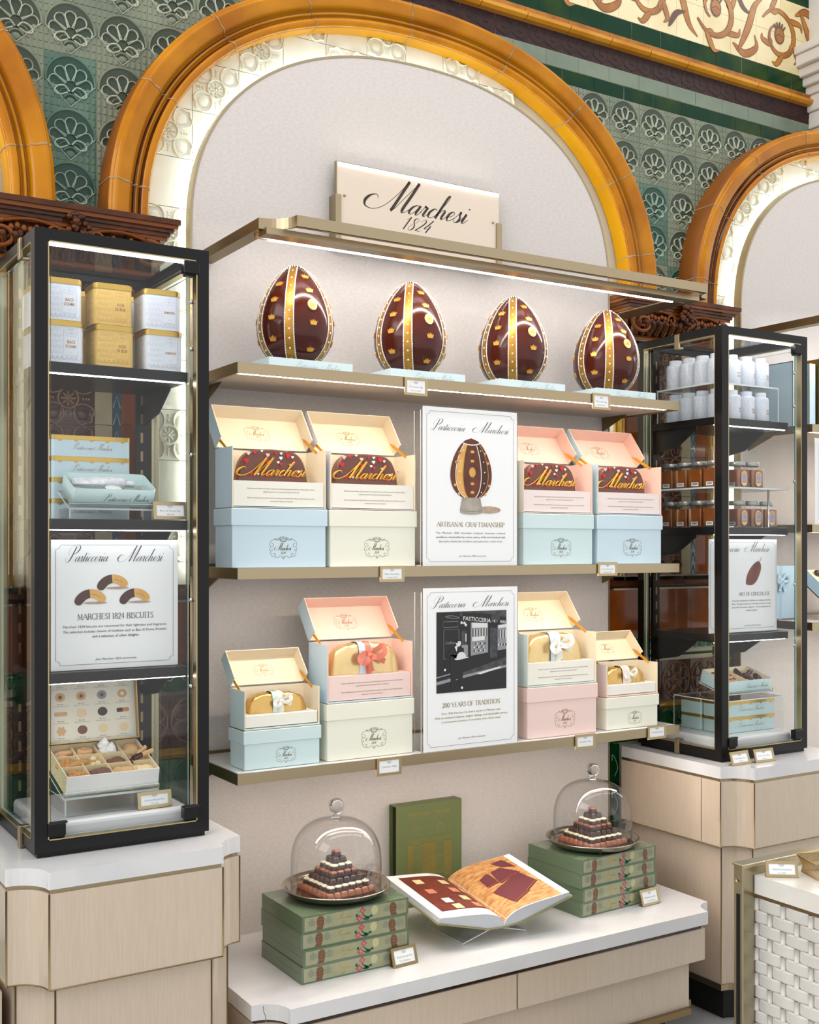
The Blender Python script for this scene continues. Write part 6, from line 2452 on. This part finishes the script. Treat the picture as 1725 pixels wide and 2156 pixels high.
# ---- assorted biscuit tin at the bottom
ZF = .863 + .0725
MB_ = tilted(15, -1.145, -.352, ZF + .048)
mat('box_quilt', '#cfc69a', .5, bump=(220, .5), noise=('#b9ae7c', 160, .45, .6))
mat('box_white', '#eceae6', .45, bump=(150, .2))
mat('box_inner', '#efddb4', .6)
mat('lid_print', '#efe7d2', .5)
t = thing('assortment_box', 'open biscuit assortment box with twelve compartments, tilted in the left showcase', 'box')
w, d, h = .236, .192, .052
mb = MB()
e = .003
mb.box(-w / 2, w / 2, 0, d, 0, .003, 0)
mb.box(-w / 2, w / 2, 0, e, .003, h, (1, 1, 1, 2, 1, 1))
mb.box(-w / 2, w / 2, d - e, d, .003, h, (1, 1, 2, 1, 1, 1))
mb.box(-w / 2, -w / 2 + e, e, d - e, .003, h, (0, 2, 1, 1, 1, 1))
mb.box(w / 2 - e, w / 2, e, d - e, .003, h, (2, 0, 1, 1, 1, 1))
bx = mb.build('box_body', ['box_quilt', 'box_white', 'box_inner'], t, .002, 2)
mb = MB()
for k in range(1, 4):
    mb.box(-w / 2 + w * k / 4 - .0008, -w / 2 + w * k / 4 + .0008, e, d - e, .003, h - .003, 0)
for k in range(1, 3):
    mb.box(-w / 2 + e, w / 2 - e, d * k / 3 - .0008, d * k / 3 + .0008, .003, h - .004, 0)
mb.box(-w / 2 + e, w / 2 - e, e, d - e, .003, .012, 0)
mb.build('dividers', ['box_inner'], t)
mb = MB()
mb.M = Matrix.Translation((0, d - .004, h + .004)) @ Matrix.Rotation(math.radians(-24), 4, 'X')
lw, lh = w + .004, .178
mb.box(-lw / 2, lw / 2, 0, .002, 0, lh, (1, 1, 0, 1, 1, 1))
for x0, x1, z0, z1 in ((-lw / 2, -lw / 2 + .003, 0, lh), (lw / 2 - .003, lw / 2, 0, lh), (-lw / 2, lw / 2, 0, .003), (-lw / 2, lw / 2, lh - .003, lh)):
    mb.box(x0, x1, -.016, .002, z0, z1, 1)
for r in range(4):
    for c in range(4):
        x, z = -.082 + .055 * c, .164 - .044 * r
        m = ((2, 2, 3, 2), (2, 2, 3, 2), (2, 4, 5, 6), (2, 7, 4, 4))[r][c]
        if (r, c) in ((2, 0), (2, 3)):
            mb.poly(rrect(x - .017, x + .017, z - .005, z + .006, .004, 3), -.0006, m)
            if c == 3:
                mb.poly(rrect(x - .017, x, z - .005, z + .006, .003, 2), -.0009, 5)
        elif (r, c) == (3, 0):
            mb.poly([(x + (.0115 + .002 * math.cos(6 * a)) * math.cos(a), z + (.0115 + .002 * math.cos(6 * a)) * math.sin(a)) for a in [q * .2094 for q in range(30)]], -.0006, m)
        else:
            mb.poly(arc(x, z, .013, 0, 360, 20, .0115)[:-1], -.0006, m)
            if r < 2:
                mb.poly(arc(x, z, .005, 0, 360, 12)[:-1], -.0009, 7 if c != 3 else 0)
        mb.text('Biscotto', .005, x, z - .020, -.0006, 8, width=.016)
        mb.text('burro, farina, zucchero, uova', .0038, x, z - .0245, -.0006, 8, width=.038)
mb.build('lid', ['lid_print', 'gold', 'cookie', 'pic_light', 'cookie_pale', 'cookie_dark', 'nuts', 'cookie_cocoa', 'print_grey_dark'], t)
t.matrix_world = MB_

def biscuit(kind, name, label, lx, ly, rz, rx=0, z=.0135, group=None, base={}):
    if kind not in base:
        o = thing(name, '', 'biscuit')
        mb = MB()
        if kind == 'ring':
            mb.lathe([(.004, .006), (.007, .003), (.013, 0), (.019, .003), (.0205, .008), (.018, .0125), (.012, .0135), (.007, .0105), (.004, .006)], 22, m=0)
            mb.build('dough', ['cookie'], o)
            mb = MB(); mb.lathe([(0, .0085), (.009, .0085), (.0095, .006)], 16); mb.build('jam', ['jam'], o)
        elif kind == 'round':
            mb.lathe([(0, 0), (.016, 0), (.019, .004), (.0185, .009), (.015, .0105), (0, .0105)], 22, m=0); mb.build('dough', ['cookie_pale'], o)
        elif kind == 'cocoa':
            mb.lathe([(0, 0), (.016, 0), (.019, .004), (.0185, .009), (.015, .0105), (0, .0105)], 22, m=0); mb.build('dough', ['cookie_cocoa'], o)
        elif kind == 'nut':
            rr = random.Random(5)
            for q in range(26):
                a, r = rr.uniform(0, 6.28), .017 * math.sqrt(rr.random())
                mb.ball((r * math.cos(a), r * math.sin(a), .007 + .006 * rr.random()), rr.uniform(.005, .008), 0, 7, 5)
            mb.build('dough', ['nuts'], o)
        elif kind == 'meringue':
            for q, (r, zz) in enumerate(((.017, .007), (.0135, .015), (.008, .022), (.004, .027))):
                mb.ball((.001 * q, 0, zz), r, 0, 12, 7, (1, 1, .6))
            mb.build('dough', ['meringue'], o)
        elif kind == 'oval':
            mb.ball((0, 0, .006), .022, 0, 14, 8, (1, .72, .32)); mb.build('dough', ['cookie_brown' if False else 'cookie'], o)
        elif kind == 'stick':
            mb.tube([(-.034, 0, .006), (.036, 0, .006)], .0075, 8, 0, flat=.75, smooth=False); mb.build('dough', ['cookie'], o)
            mb = MB(); mb.tube([(-.036, 0, .006), (-.006, 0, .006)], .0083, 8, 0, flat=.8, smooth=False); mb.build('chocolate_dip', ['choc_dark'], o)
        elif kind == 'rusk':
            mb.ball((0, 0, .006), .026, 0, 14, 8, (1.25, .42, .4)); mb.build('dough', ['nuts'], o)
        elif kind == 'bean':
            mb.ball((0, 0, .006), .009, 0, 10, 7, (1, .8, .75)); mb.build('dough', ['cookie_pale'], o)
        base[kind] = o
    else:
        o = dup(base[kind])
    tag(o, label, 'biscuit', group)
    put(o, MB_ @ Matrix.Translation((lx, ly, z)) @ Matrix.Rotation(rx, 4, 'X'), rz)


def cell(c, r):
    return -w / 2 + w * (c + .5) / 4, d - d * (r + .5) / 3


for c, r, kind, nm, lb, offs in (
        (0, 0, 'ring', 'jam_ring', 'jam filled ring biscuit in the back left compartment', ((-.008, -.006, 0, .3), (.012, .01, 1, -.3))),
        (1, 0, 'ring', 'jam_ring', 'jam filled biscuit in the second back compartment', ((.006, .006, .4, .5), (-.004, -.012, 0, .2), (.0, .0, 2, -.1))),
        (2, 0, 'meringue', 'meringue', 'white meringue in the third back compartment', ((-.012, -.004, 0, 0), (.01, .005, 1, .2), (.004, -.012, 2, .3), (-.006, .014, .5, 0))),
        (3, 0, 'oval', 'oval_biscuit', 'golden oval biscuit in the back right compartment', ((-.008, -.004, .4, .5), (.01, .008, -.3, .4), (.0, -.014, .9, .3))),
        (0, 1, 'nut', 'nut_biscuit', 'nutty biscuit in the middle left compartment', ((.0, .008, 0, .2), (-.012, -.01, 1, 0))),
        (0, 1, 'rusk', 'almond_rusk', 'almond rusk laid across the middle left compartment', ((.022, -.01, .35, .1),)),
        (1, 1, 'bean', 'small_biscuit', 'small pale biscuit in the second middle compartment', ((-.012, -.012, 0, 0), (.002, -.008, 1, 0), (.014, -.012, 2, 0), (.006, .006, .5, 0))),
        (2, 1, 'cocoa', 'cocoa_biscuit', 'round cocoa biscuit in the third middle compartment', ((-.010, -.008, 0, .5), (.008, -.004, 1, .3))),
        (3, 1, 'stick', 'dipped_stick', 'chocolate dipped biscuit stick in the middle right compartment', ((-.004, -.004, .9, .1), (.004, .004, .75, .3), (.012, -.012, .5, 0))),
        (0, 2, 'nut', 'nut_biscuit', 'nutty biscuit in the front left compartment', ((-.002, .002, 0, .2), (.012, -.008, 2, .1))),
        (1, 2, 'cocoa', 'cocoa_biscuit', 'round cocoa biscuit in the second front compartment', ((-.012, .004, 0, .9), (-.004, .0, .3, .9), (.012, -.004, .6, .3))),
        (2, 2, 'oval', 'oval_biscuit', 'pale oval biscuit in the third front compartment', ((-.008, .008, 1.2, .5), (.004, .0, .6, .4), (.012, -.008, .2, .4))),
        (3, 2, 'round', 'round_biscuit', 'pale round biscuit in the front right compartment', ((-.012, .008, 0, .4), (.008, .0, 1, .2), (-.006, -.012, 2, .1)))):
    x, y = cell(c, r)
    for i, (a, b, rz, rx) in enumerate(offs):
        biscuit(kind, nm, lb, x + a, y + b, rz, rx, .0135 + .005 * i + (.024 if kind in ('stick', 'rusk') else .012), lb + 's')
t = thing('box_stand', 'clear acrylic riser under the biscuit assortment box', 'display stand', (-1.145, -.26, ZF))
mb = MB()
mb.M = Matrix.Translation((1.145, .26, -ZF)) @ MB_
mb.box(-.124, .118, -.004, .185, -.006, -.002, (1, 1, 1, 1, 0, 0))
mb.box(-.124, .118, -.008, -.004, -.006, .012, (1, 1, 0, 0, 1, 1))
mb.M = Matrix()
mb.box(-.122, .116, -.103, -.099, .001, .041, (1, 1, 0, 0, 1, 1))
for x in (-.122, .112):
    mb.box(x, x + .004, -.099, .10, .001, .040, (0, 0, 1, 1, 1, 1))
mb.build('sheets', ['acrylic', 'acrylic_edge'], t)
price_card('brass price card before the biscuit assortment box', (-1.046, -.385, ZF + .001), .09, .043, 'Assorted Biscuits Box', '75.00', 10, math.radians(2), True)

# ------------------------------------------------------------------ right showcase: white tins, jars
t = thing('candy_tin', '', 'tin')
mb = MB()
mb.lathe([(0, 0), (.0315, 0), (.0325, .002), (.0325, .080), (.030, .087), (.0225, .090)], 28, m=0)
for a0 in range(-160, 60, 24):
    for r in range(5):
        a = math.radians(a0 - 90 + (12 if r % 2 else 0))
        if -.25 < a + math.pi / 2 < .75:
            continue
        P = [(.0327 * math.cos(a + .19 * math.cos(q)), .0327 * math.sin(a + .19 * math.cos(q)), .006 + .0145 * r + .011 * math.sin(q)) for q in [k_ * .45 for k_ in range(8)]]
        mb.tube(P, .0003, 3, 1)
def wrap(fn, m=2):
    q = MB()
    fn(q)
    q.v = [(.0328 * math.sin(v_[0] / .0328 + .1), -.0328 * math.cos(v_[0] / .0328 + .1), v_[2]) for v_ in q.v]
    b = len(mb.v)
    mb.v += q.v; mb.f += [tuple(b + i for i in f) for f in q.f]; mb.m += [m] * len(q.f); mb.sm += q.sm
wrap(lambda q: q.text('FRUTTI', .0095, .008, .036, 0, bold=.02, width=.021))
wrap(lambda q: q.text('CANDITI', .0095, .008, .026, 0, bold=.02, width=.024))
wrap(lambda q: crest(q, .008, .066, .022, 0, 0, .012), 1)
mb.build('body', ['tin_white', 'tin_pattern', 'foil_copper'], t)
mb = MB()
mb.lathe([(.0225, .089), (.0225, .104), (.0215, .1055), (0, .1055)], 28)
mb.build('cap', ['tin_white'], t)
ct = t
RX = 1.1455
Z2 = S1 + .121
first = True
for lv, zz, wd in ((0, S1, 'lower row'), (1, Z2 + .004, 'upper row on riser')):
    for x, y, p in [(1.245, -.325, 'front right'), (1.172, -.325, 'front centre'), (1.099, -.325, 'front left of centre'), (1.026, -.325, 'front left corner'), (1.026, -.258, 'second on the left side'), (1.026, -.191, 'third on the left side'), (1.026, -.124, 'back left corner')]:
        o = ct if first else dup(ct)
        first = False
        o.location = (x, y, zz)
        o.rotation_euler = (0, 0, RND.uniform(-.15, .15))
        tag(o, 'white candied fruit tin, %s, %s' % (p, wd), 'tin', 'white candied fruit tins in the right showcase')
t = thing('clear_riser', 'clear acrylic riser carrying the upper row of white tins', 'display stand', (1.135, -.215, S1))
mb = MB()
mb.box(-.158, .160, -.155, .135, .118, .1235, (1, 1, 1, 1, 0, 0))
for x in (-.158, .155):
    mb.box(x, x + .005, -.155, .135, 0, .118, (0, 0, 1, 1, 1, 1))
mb.build('sheets', ['acrylic', 'acrylic_edge'], t)

mat('honey', '#a65610', .08, coat=.5, noise=('#7c3d0a', 12, .35, .7), subs=.15)
mat('jar_lid', '#a9a9a6', .35, .7)
mat('label_tan', '#d3a06c', .5)
mat('label_lilac', '#b9b6cf', .5)
mat('label_cream', '#efe2c0', .5)
t = thing('honey_jar', '', 'jar')
mb = MB()
mb.prism(rrect(-.0315, .0315, -.0315, .0315, .006, 4), .003, .066, 0, None, True)
mb.build('filling', ['honey'], t)
mb = MB()
P = rrect(-.034, .034, -.034, .034, .008, 4)
n = len(P)
v = []
for k, z in ((1, 0), (1, .068), (.9, .074), (.74, .0755), (.74, .084)):
    v += [(p[0] * k, p[1] * k, z) for p in P]
mb.add(v, [(a * n + i, a * n + (i + 1) % n, (a + 1) * n + (i + 1) % n, (a + 1) * n + i) for a in range(4) for i in range(n)] + [tuple(range(n))[::-1]], 0, True)
mb.build('glass', ['crystal'], t)
mb = MB()
mb.lathe([(.029, .080), (.030, .081), (.030, .094), (.0285, .0955), (0, .0955)], 28)
mb.build('lid', ['jar_lid'], t)
mb = MB()
y = -.0345
ov = lambda k: rrect(-.0165 * k, .0165 * k, .034 - .0285 * k, .034 + .0285 * k, .0162 * k, 7)
mb.poly(ov(1), y, 0)
mb.poly(ov(.86), y - .0002, 1)
mb.poly(ov(.80), y - .0004, 0)
mb.poly([(-.0132, .026), (.0132, .026), (.0132, .047), (-.0132, .047)], y - .0006, 2)
mb.poly(arc(0, .018, .0122, 180, 360, 10, .0085), y - .0006, 1)
for z, wd in ((.041, .016), (.037, .02), (.031, .018)):
    mb.text('Confettura' if z > .04 else 'Extra di albicocche', .004, 0, z, y - .0008, 3, width=wd)
mb.build('oval_label', ['label_tan', 'label_cream', 'label_lilac', 'print_black'], t)
mb = MB()
x = -.0345
mb.box(x, x + .0003, -.022, .012, .006, .020, 0)
for q in range(12):
    mb.box(x - .0002, x, -.016 + .0019 * q, -.0148 + .0019 * q, .0115, .0165, 1)
mb.build('barcode_sticker', ['card', 'print_black'], t)
jar = t
first = True
for lv, zz, wd in ((0, S2, 'on the black shelf'), (1, 1.8085, 'on the glass shelf')):
    L = [(1.228, -.300, 'front right'), (1.155, -.300, 'front centre'), (1.036, -.310, 'front left corner'), (1.036, -.238, 'second from front on the left side'), (1.036, -.166, 'third from front on the left side'), (1.036, -.094, 'back left corner')]
    if lv == 0:
        L = [(1.303, -.298, 'far right end')] + L + [(1.09, -.225, 'behind the front row')]
    for x, y, p in L:
        o = jar if first else dup(jar)
        first = False
        o.location = (x, y, zz)
        o.rotation_euler = (0, 0, RND.uniform(-.05, .05))
        tag(o, 'amber jar with silver lid, %s, %s' % (p, wd), 'jar', 'amber jars in the right showcase')
t = thing('glass_shelf', 'clear glass shelf under the upper row of amber jars', 'shelf', (1.152, -.22, 1.805))
mb = MB()
mb.box(-.183, .183, -.165, .14, -.003, .003, (1, 1, 1, 1, 0, 0))
mb.build('sheet', ['acrylic', 'acrylic_edge'], t)
for x in (-.172, .10):
    mb = MB()
    mb.tube([(x, -.14 if x > 0 else .13, -.137), (x, -.14 if x > 0 else .13, -.003)], .004, 8, 0)
    mb.build('post', ['chrome'], t)
poster('cocoa pod poster leaning in the third level of the right showcase', 1.1205, -.362, 1.2965, .345, .328, False, art_cocoa)

f1 = flat_tin(.262, .104, .0555, 'tin_mint')
for i, y in enumerate((-.285, -.172)):
    for k in range(2):
        o = f1 if (i, k) == (0, 0) else dup(f1)
        o.location = (1.185, y, ZF + .0005 + .0558 * k)
        tag(o, 'flat mint tin with gold lid under the riser, %s row, %s' % (('front', 'back')[i], ('lower', 'upper')[k]), 'tin', 'flat mint tins in the right showcase')
ZR = ZF + .118
t = thing('clear_riser', 'clear acrylic riser over the four flat mint tins', 'display stand', (1.185, -.225, ZF))
mb = MB()
mb.box(-.15, .158, -.125, .12, .114, .1178, (1, 1, 1, 1, 0, 0))
for x in (-.15, .154):
    mb.box(x, x + .004, -.125, .12, .0005, .114, (0, 0, 1, 1, 1, 1))
mb.build('sheets', ['acrylic', 'acrylic_edge'], t)
MC = tilted(16, 1.195, -.315, ZR + .020)
t = thing('open_tin', 'open mint tin of chocolate dipped biscuits on top of the clear riser', 'tin')
w2, d2, h2 = .24, .13, .045
mb = MB()
P, Q = rrect(-w2 / 2, w2 / 2, 0, d2, .012, 4), rrect(-w2 / 2 + .003, w2 / 2 - .003, .003, d2 - .003, .01, 4)
n = len(P)
v = [(p[0], p[1], 0) for p in P] + [(p[0], p[1], h2) for p in P] + [(p[0], p[1], h2) for p in Q] + [(p[0], p[1], .003) for p in Q]
fs = [(a * n + i, a * n + (i + 1) % n, (a + 1) * n + (i + 1) % n, (a + 1) * n + i) for a in range(3) for i in range(n)]
mb.add(v, fs, [0] * n + [0] * n + [1] * n, True)
mb.add(v, [tuple(range(n))[::-1], tuple(range(3 * n, 4 * n))], [0, 1])
mb.box(-.002, 0, .004, d2 - .004, .003, h2 - .004, 1)
write_script(mb, 'Pasticceria', .01, .016, .006, -.0003, 2, width=.065, wk=.8, n=3)
write_script(mb, 'Marchesi', .075, .016, .006, -.0003, 2, width=.052, wk=.8, n=3)
mb.build('tin_body', ['tin_mint', 'box_inner', 'print_grey_dark'], t)
t.matrix_world = MC
mat('fig', '#6d2a2c', .4)
for i, (x, y, rz) in enumerate(((.03, .03, .3), (.06, .025, .9), (.085, .045, 1.8), (.045, .06, 2.2), (.07, .08, .5), (.02, .07, 1.2), (.095, .095, .2), (.035, .1, 1.5))):
    if i == 0:
        o = ds = thing('chocolate_curl', '', 'biscuit')
        mb = MB()
        mb.ball((0, 0, .012), .017, 0, 10, 7, (1.25, .5, .75))
        mb.ball((.006, .0, .017), .010, 0, 10, 7, (1.3, .4, .8))
        mb.build('coating', ['choc_dark'], o)
        mb = MB()
        mb.ball((-.014, 0, .013), .009, 0, 10, 7, (.8, .7, .7))
        mb.build('dough', ['cookie_pale'], o)
    else:
        o = dup(ds)
    tag(o, 'chocolate dipped biscuit in the right half of the open mint tin', 'biscuit', 'chocolate dipped biscuits in the mint tin')
    put(o, MC @ Matrix.Translation((x, y, .022)) @ Matrix.Rotation(.3, 4, 'X'), rz)
for i, (x, y) in enumerate(((-.1, .03), (-.075, .03), (-.05, .032), (-.095, .06), (-.068, .062), (-.04, .064), (-.09, .095), (-.06, .095), (-.03, .094))):
    if i == 0:
        o = pk = thing('pink_biscuit', '', 'biscuit')
        mb = MB()
        mb.ball((0, 0, .01), .0135, 0, 10, 7, (1, .9, .7))
        mb.build('dough', ['cookie'], o)
        mb = MB()
        mb.ball((0, 0, .0165), .009, 0, 10, 7, (1, .9, .4))
        mb.build('fruit', ['fig'], o)
    else:
        o = dup(pk)
    tag(o, 'small fruit topped biscuit in the left half of the open mint tin', 'biscuit', 'fruit topped biscuits in the mint tin')
    put(o, MC @ Matrix.Translation((x, y, .024)))
t = thing('tin_stand', 'clear acrylic easel holding the open tin on the riser', 'display stand')
mb = MB()
mb.box(-w2 / 2 - .004, w2 / 2 + .004, -.003, d2 * .95, -.005, -.0015, (1, 1, 1, 1, 0, 0))
mb.box(-w2 / 2 - .004, w2 / 2 + .004, -.006, -.003, -.005, .010, (1, 1, 0, 0, 1, 1))
mb.M = MC.inverted()
for x in (-w2 / 2 - .003, w2 / 2):
    mb.box(1.195 + x, 1.195 + x + .003, -.312, -.2, ZR + .0005, ZR + .016, (0, 0, 1, 1, 1, 1))
mb.build('sheets', ['acrylic', 'acrylic_edge'], t)
t.matrix_world = MC
g = 'brass card holders on the right counter'
price_card('brass price card at the corner of the right showcase base', (.960, -.500, .8638), .092, .046, 'Chocolate Box', '32.00', 18, math.radians(2), True, group=g)
price_card('brass price card before the right showcase, second from its corner', (1.068, -.508, .8638), .092, .046, 'Assorted Box', '36.00', 18, math.radians(-3), True, group=g)

# ------------------------------------------------------------------ next bay at the right edge
mat('satin', '#a9cbdd', .3)
mat('sky_box', '#bcd6e6', .45)
z = 2.057
for i, x in enumerate((1.545, 1.592, 1.639)):
    t = thing('upright_gift_box', 'slim pale blue gift box with gold edge, %s behind the right showcase' % ('first', 'second', 'third')[i], 'gift box', (x, -.03, z), 0, 'slim blue boxes standing on the next bay shelf')
    mb = MB()
    mb.box(-.019, .019, -.21, 0, 0, .25, 0)
    mb.build('box_body', ['sky_box'], t, .002, 1)
    mb = MB()
    mb.box(-.0197, -.0172, -.2117, -.2085, 0, .251, 0)
    mb.box(-.0197, -.0172, -.2117, .001, .248, .251, 0)
    mb.build('gold_edge', ['gold'], t)
t = thing('bow_gift_box', 'large pale blue gift box with satin bow on the next bay shelf at right edge', 'gift box', (1.80, -.20, z))
mb = MB()
mb.box(-.13, .13, -.05, .05, 0, .27, 0)
mb.box(-.1305, -.1275, -.0505, .0505, 0, .2705, 1)
mb.box(-.1305, .1305, -.0508, -.048, 0, .004, 1)
mb.build('box_body', ['sky_box', 'gold'], t, .002, 1)
mb = MB()
mb.stroke([(-.12, .262), (-.055, .15), (-.02, .03)], .016, -.0512, 0)
mb.stroke([(.13, .235), (-.055, .17), (-.13, .175)], .014, -.0512, 0)
for P in ([(-.055, .165), (-.03, .2), (.0, .205), (-.01, .175), (-.05, .162)], [(-.055, .165), (-.09, .185), (-.115, .175), (-.1, .155), (-.06, .16)], [(-.055, .16), (-.04, .12), (-.035, .08)], [(-.055, .16), (-.075, .12), (-.085, .085)]):
    C = catmull([(p[0], -.056, p[1]) for p in P], 6)
    mb.tube(C, .011, 8, 0, flat=.45)
mb.ball((-.055, -.06, .163), .011, 0, 10, 7)
mb.build('satin_ribbon', ['satin'], t)
poster('poster cut off by the right edge, on the second shelf of the next bay', 1.69, -.335, 1.681, .31, .325, False, art_plain)
t = thing('flat_gift_box', 'blue gift box with ribbon lying behind the right showcase glass', 'gift box', (1.60, -.10, 1.3145))
mb = MB()
mb.box(-.07, .07, -.06, .06, 0, .21, 0)
mb.box(-.0705, .0705, -.0605, -.0575, 0, .005, 1)
mb.build('box_body', ['sky_box', 'gold'], t, .002, 1)
mb = MB()
mb.stroke([(-.05, .0), (-.045, .21)], .016, -.0606, 0)
for P in ([(-.047, .15), (-.02, .175), (-.01, .15), (-.04, .145)], [(-.047, .15), (-.065, .17), (-.068, .145), (-.05, .145)], [(-.047, .15), (-.03, .11)], [(-.047, .15), (-.06, .11)]):
    mb.tube(catmull([(p[0], -.066, p[1]) for p in P], 5), .008, 8, 0, flat=.45)
mb.build('satin_ribbon', ['satin'], t)
MX = tilted(38, 1.84, -.335, 1.320)
t = thing('praline_tray', 'blue chocolate tray tilted up at the right edge, rows of dark pralines', 'chocolate box')
mb = MB()
wx, dx, hx = .32, .24, .05
mb.box(-wx / 2, wx / 2, 0, dx, 0, hx, 0)
mb.box(-wx / 2 + .004, wx / 2 - .004, .004, dx - .004, hx, hx + .0006, 1)
mb.box(-wx / 2, wx / 2, -.001, dx + .001, .0, .004, 2)
mb.build('box_body', ['sky_box', 'box_inner', 'gold'], t)
t.matrix_world = MX
for i in range(5):
    for j in range(4):
        if i == 0 and j == 0:
            o = tf = thing('truffle', '', 'praline')
            mb = MB()
            mb.ball((0, 0, .008), .016, 0, 12, 8, (1, 1, .7))
            mb.build('coating', ['praline_dark'], o)
            mb = MB()
            mb.tube([(.011 * math.cos(q) * (1 - q / 20), .011 * math.sin(q) * (1 - q / 20), .0165 + q * .0001) for q in [k_ * .6 for k_ in range(18)]], .0012, 5, 0)
            mb.build('swirl', ['praline_milk'], o)
        else:
            o = dup(tf)
        tag(o, 'round dark truffle in the tilted blue tray at the right edge', 'praline', 'truffles in the blue tray')
        put(o, MX @ Matrix.Translation((-wx / 2 + .032 + .045 * i, dx - .032 - .05 * j, hx + .001)))

# ------------------------------------------------------------------ woven front counter at the lower right
mat('marble_warm', '#e6e3dc', .15, noise=('#d8d4cc', 6, .5, .8), coat=.3)
mat('strip_white', '#dddad4', .28, coat=.3, noise=('#cfcbc4', 5, .4, .7))
mat('steel_brass', '#b3a88e', .3, 1.0, bump=(30, .05))
t = thing('woven_counter', 'white basket weave counter with marble top and metal end frame', 'counter', (.155, -1.20, 0))
mb = MB()
hh = .816
mb.box(-.002, .62, -.03, 0, .0, hh - .006, 0)
mb.box(-.006, .62, -.034, .004, hh - .006, hh, 0)
mb.build('end_frame', ['steel_brass'], t, .003, 2)
mb = MB()
mb.box(-.0045, -.002, -.019, -.011, .02, hh - .075, 0)
mb.build('slot', ['black_hole'], t)
mb = MB()
mb.tube([(-.006, -.015, hh - .04), (-.001, -.015, hh - .04)], .0055, 14, 0)
mb.build('bolt', ['steel_brass'], t)
mb = MB()
xs = .036
mb.prism([(xs, -.03), (xs, -1.05), (.62, -1.05), (.62, -.03)], hh - .075, hh - .030, 0)
mb.build('marble_top', ['marble_warm'], t, .004)
mb = MB()
mb.box(xs + .006, .61, -1.04, -.03, hh - .085, hh - .075, 0)
mb.box(xs + .022, .60, -1.03, -.03, .02, hh - .085, 1)
mb.build('core', ['brass_dark', 'strip_white'], t)
mb = MB()
pit, rh = .041, .031
for r in range(23):
    z1 = hh - .0865 - rh * r
    y = -.031
    k = 0
    off = (r % 2)
    yv = -.031 - (0 if off else 0)
    start = -.031 + (pit * .55 if off else -pit * .45 + pit)
    seg = [(-.031 - pit * 2 * q - (pit if off else 0), -.031 - pit * 2 * (q + 1) - (pit if off else 0)) for q in range(-1, 13)]
    for a, b in seg:
        a, b = min(a, -.031), max(b, -1.04)
        if a - b < .004:
            continue
        P = []
        n = 8
        for i in range(n + 1):
            yy = a + (b - a) * i / n
            full = -.031 - pit * 2 * 0
            ph = (yy - (seg[0][0])) / (pit * 2)
            P.append((xs + .018 - .011 * abs(math.sin(math.pi * ph)) ** .6, yy))
        v = []
        for x, yy in P:
            v += [(x, yy, z1), (x - .002, yy, z1 - .004), (x - .002, yy, z1 - rh + .004), (x, yy, z1 - rh + .0006), (x + .012, yy, z1 - rh + .0006), (x + .012, yy, z1)]
        fs = [(6 * i + q, 6 * i + (q + 1) % 6, 6 * i + 6 + (q + 1) % 6, 6 * i + 6 + q) for i in range(n) for q in range(6)] + [tuple(range(6)), tuple(range(6 * n, 6 * n + 6))[::-1]]
        mb.add(v, fs, 0, False)
    for q in range(14):
        yy = -.031 - pit * 2 * q - (pit if off else 0)
        if -1.03 < yy < -.03:
            mb.tube([(xs + .010, yy, z1), (xs + .010, yy, z1 - rh)], .0065, 8, 0)
mb.build('woven_side', ['strip_white'], t)
price_card('large brass price card on the woven counter at lower right', (.232, -1.285, hh - .0295), .078, .040, 'Valentines Decorated Biscuits', '15.00', 22, math.radians(-38), True)
t = thing('wire_basket', 'gold wire mesh basket on the woven counter, cut by the right edge', 'basket', (.345, -1.335, hh - .0275), math.radians(-24))
mb = MB()
bw_, bd_, bh_ = .13, .10, .042
for z in (0.001, bh_):
    mb.tube([(p[0] * (1 if z > .01 else .86), p[1] * (1 if z > .01 else .86), z) for p in rrect(-bw_ / 2, bw_ / 2, -bd_ / 2, bd_ / 2, .008, 3)], .0016, 6, 0, True)
mb.build('rim', ['gold'], t)
mb = MB()
P = rrect(-bw_ / 2, bw_ / 2, -bd_ / 2, bd_ / 2, .008, 3)
per = []
for i in range(len(P)):
    a, b = Vector(P[i]), Vector(P[(i + 1) % len(P)])
    k = max(1, int((b - a).length / .0042))
    per += [a.lerp(b, q / k) for q in range(k)]
n = len(per)
for i in range(n):
    for sg in (-9, 9):
        a, b = per[i], per[(i + sg) % n]
        mb.tube([(a.x * .86, a.y * .86, .001), ((a.x * .86 + b.x) / 2, (a.y * .86 + b.y) / 2, bh_ / 2), (b.x, b.y, bh_)], .00045, 3, 0)
mb.build('mesh', ['gold'], t)
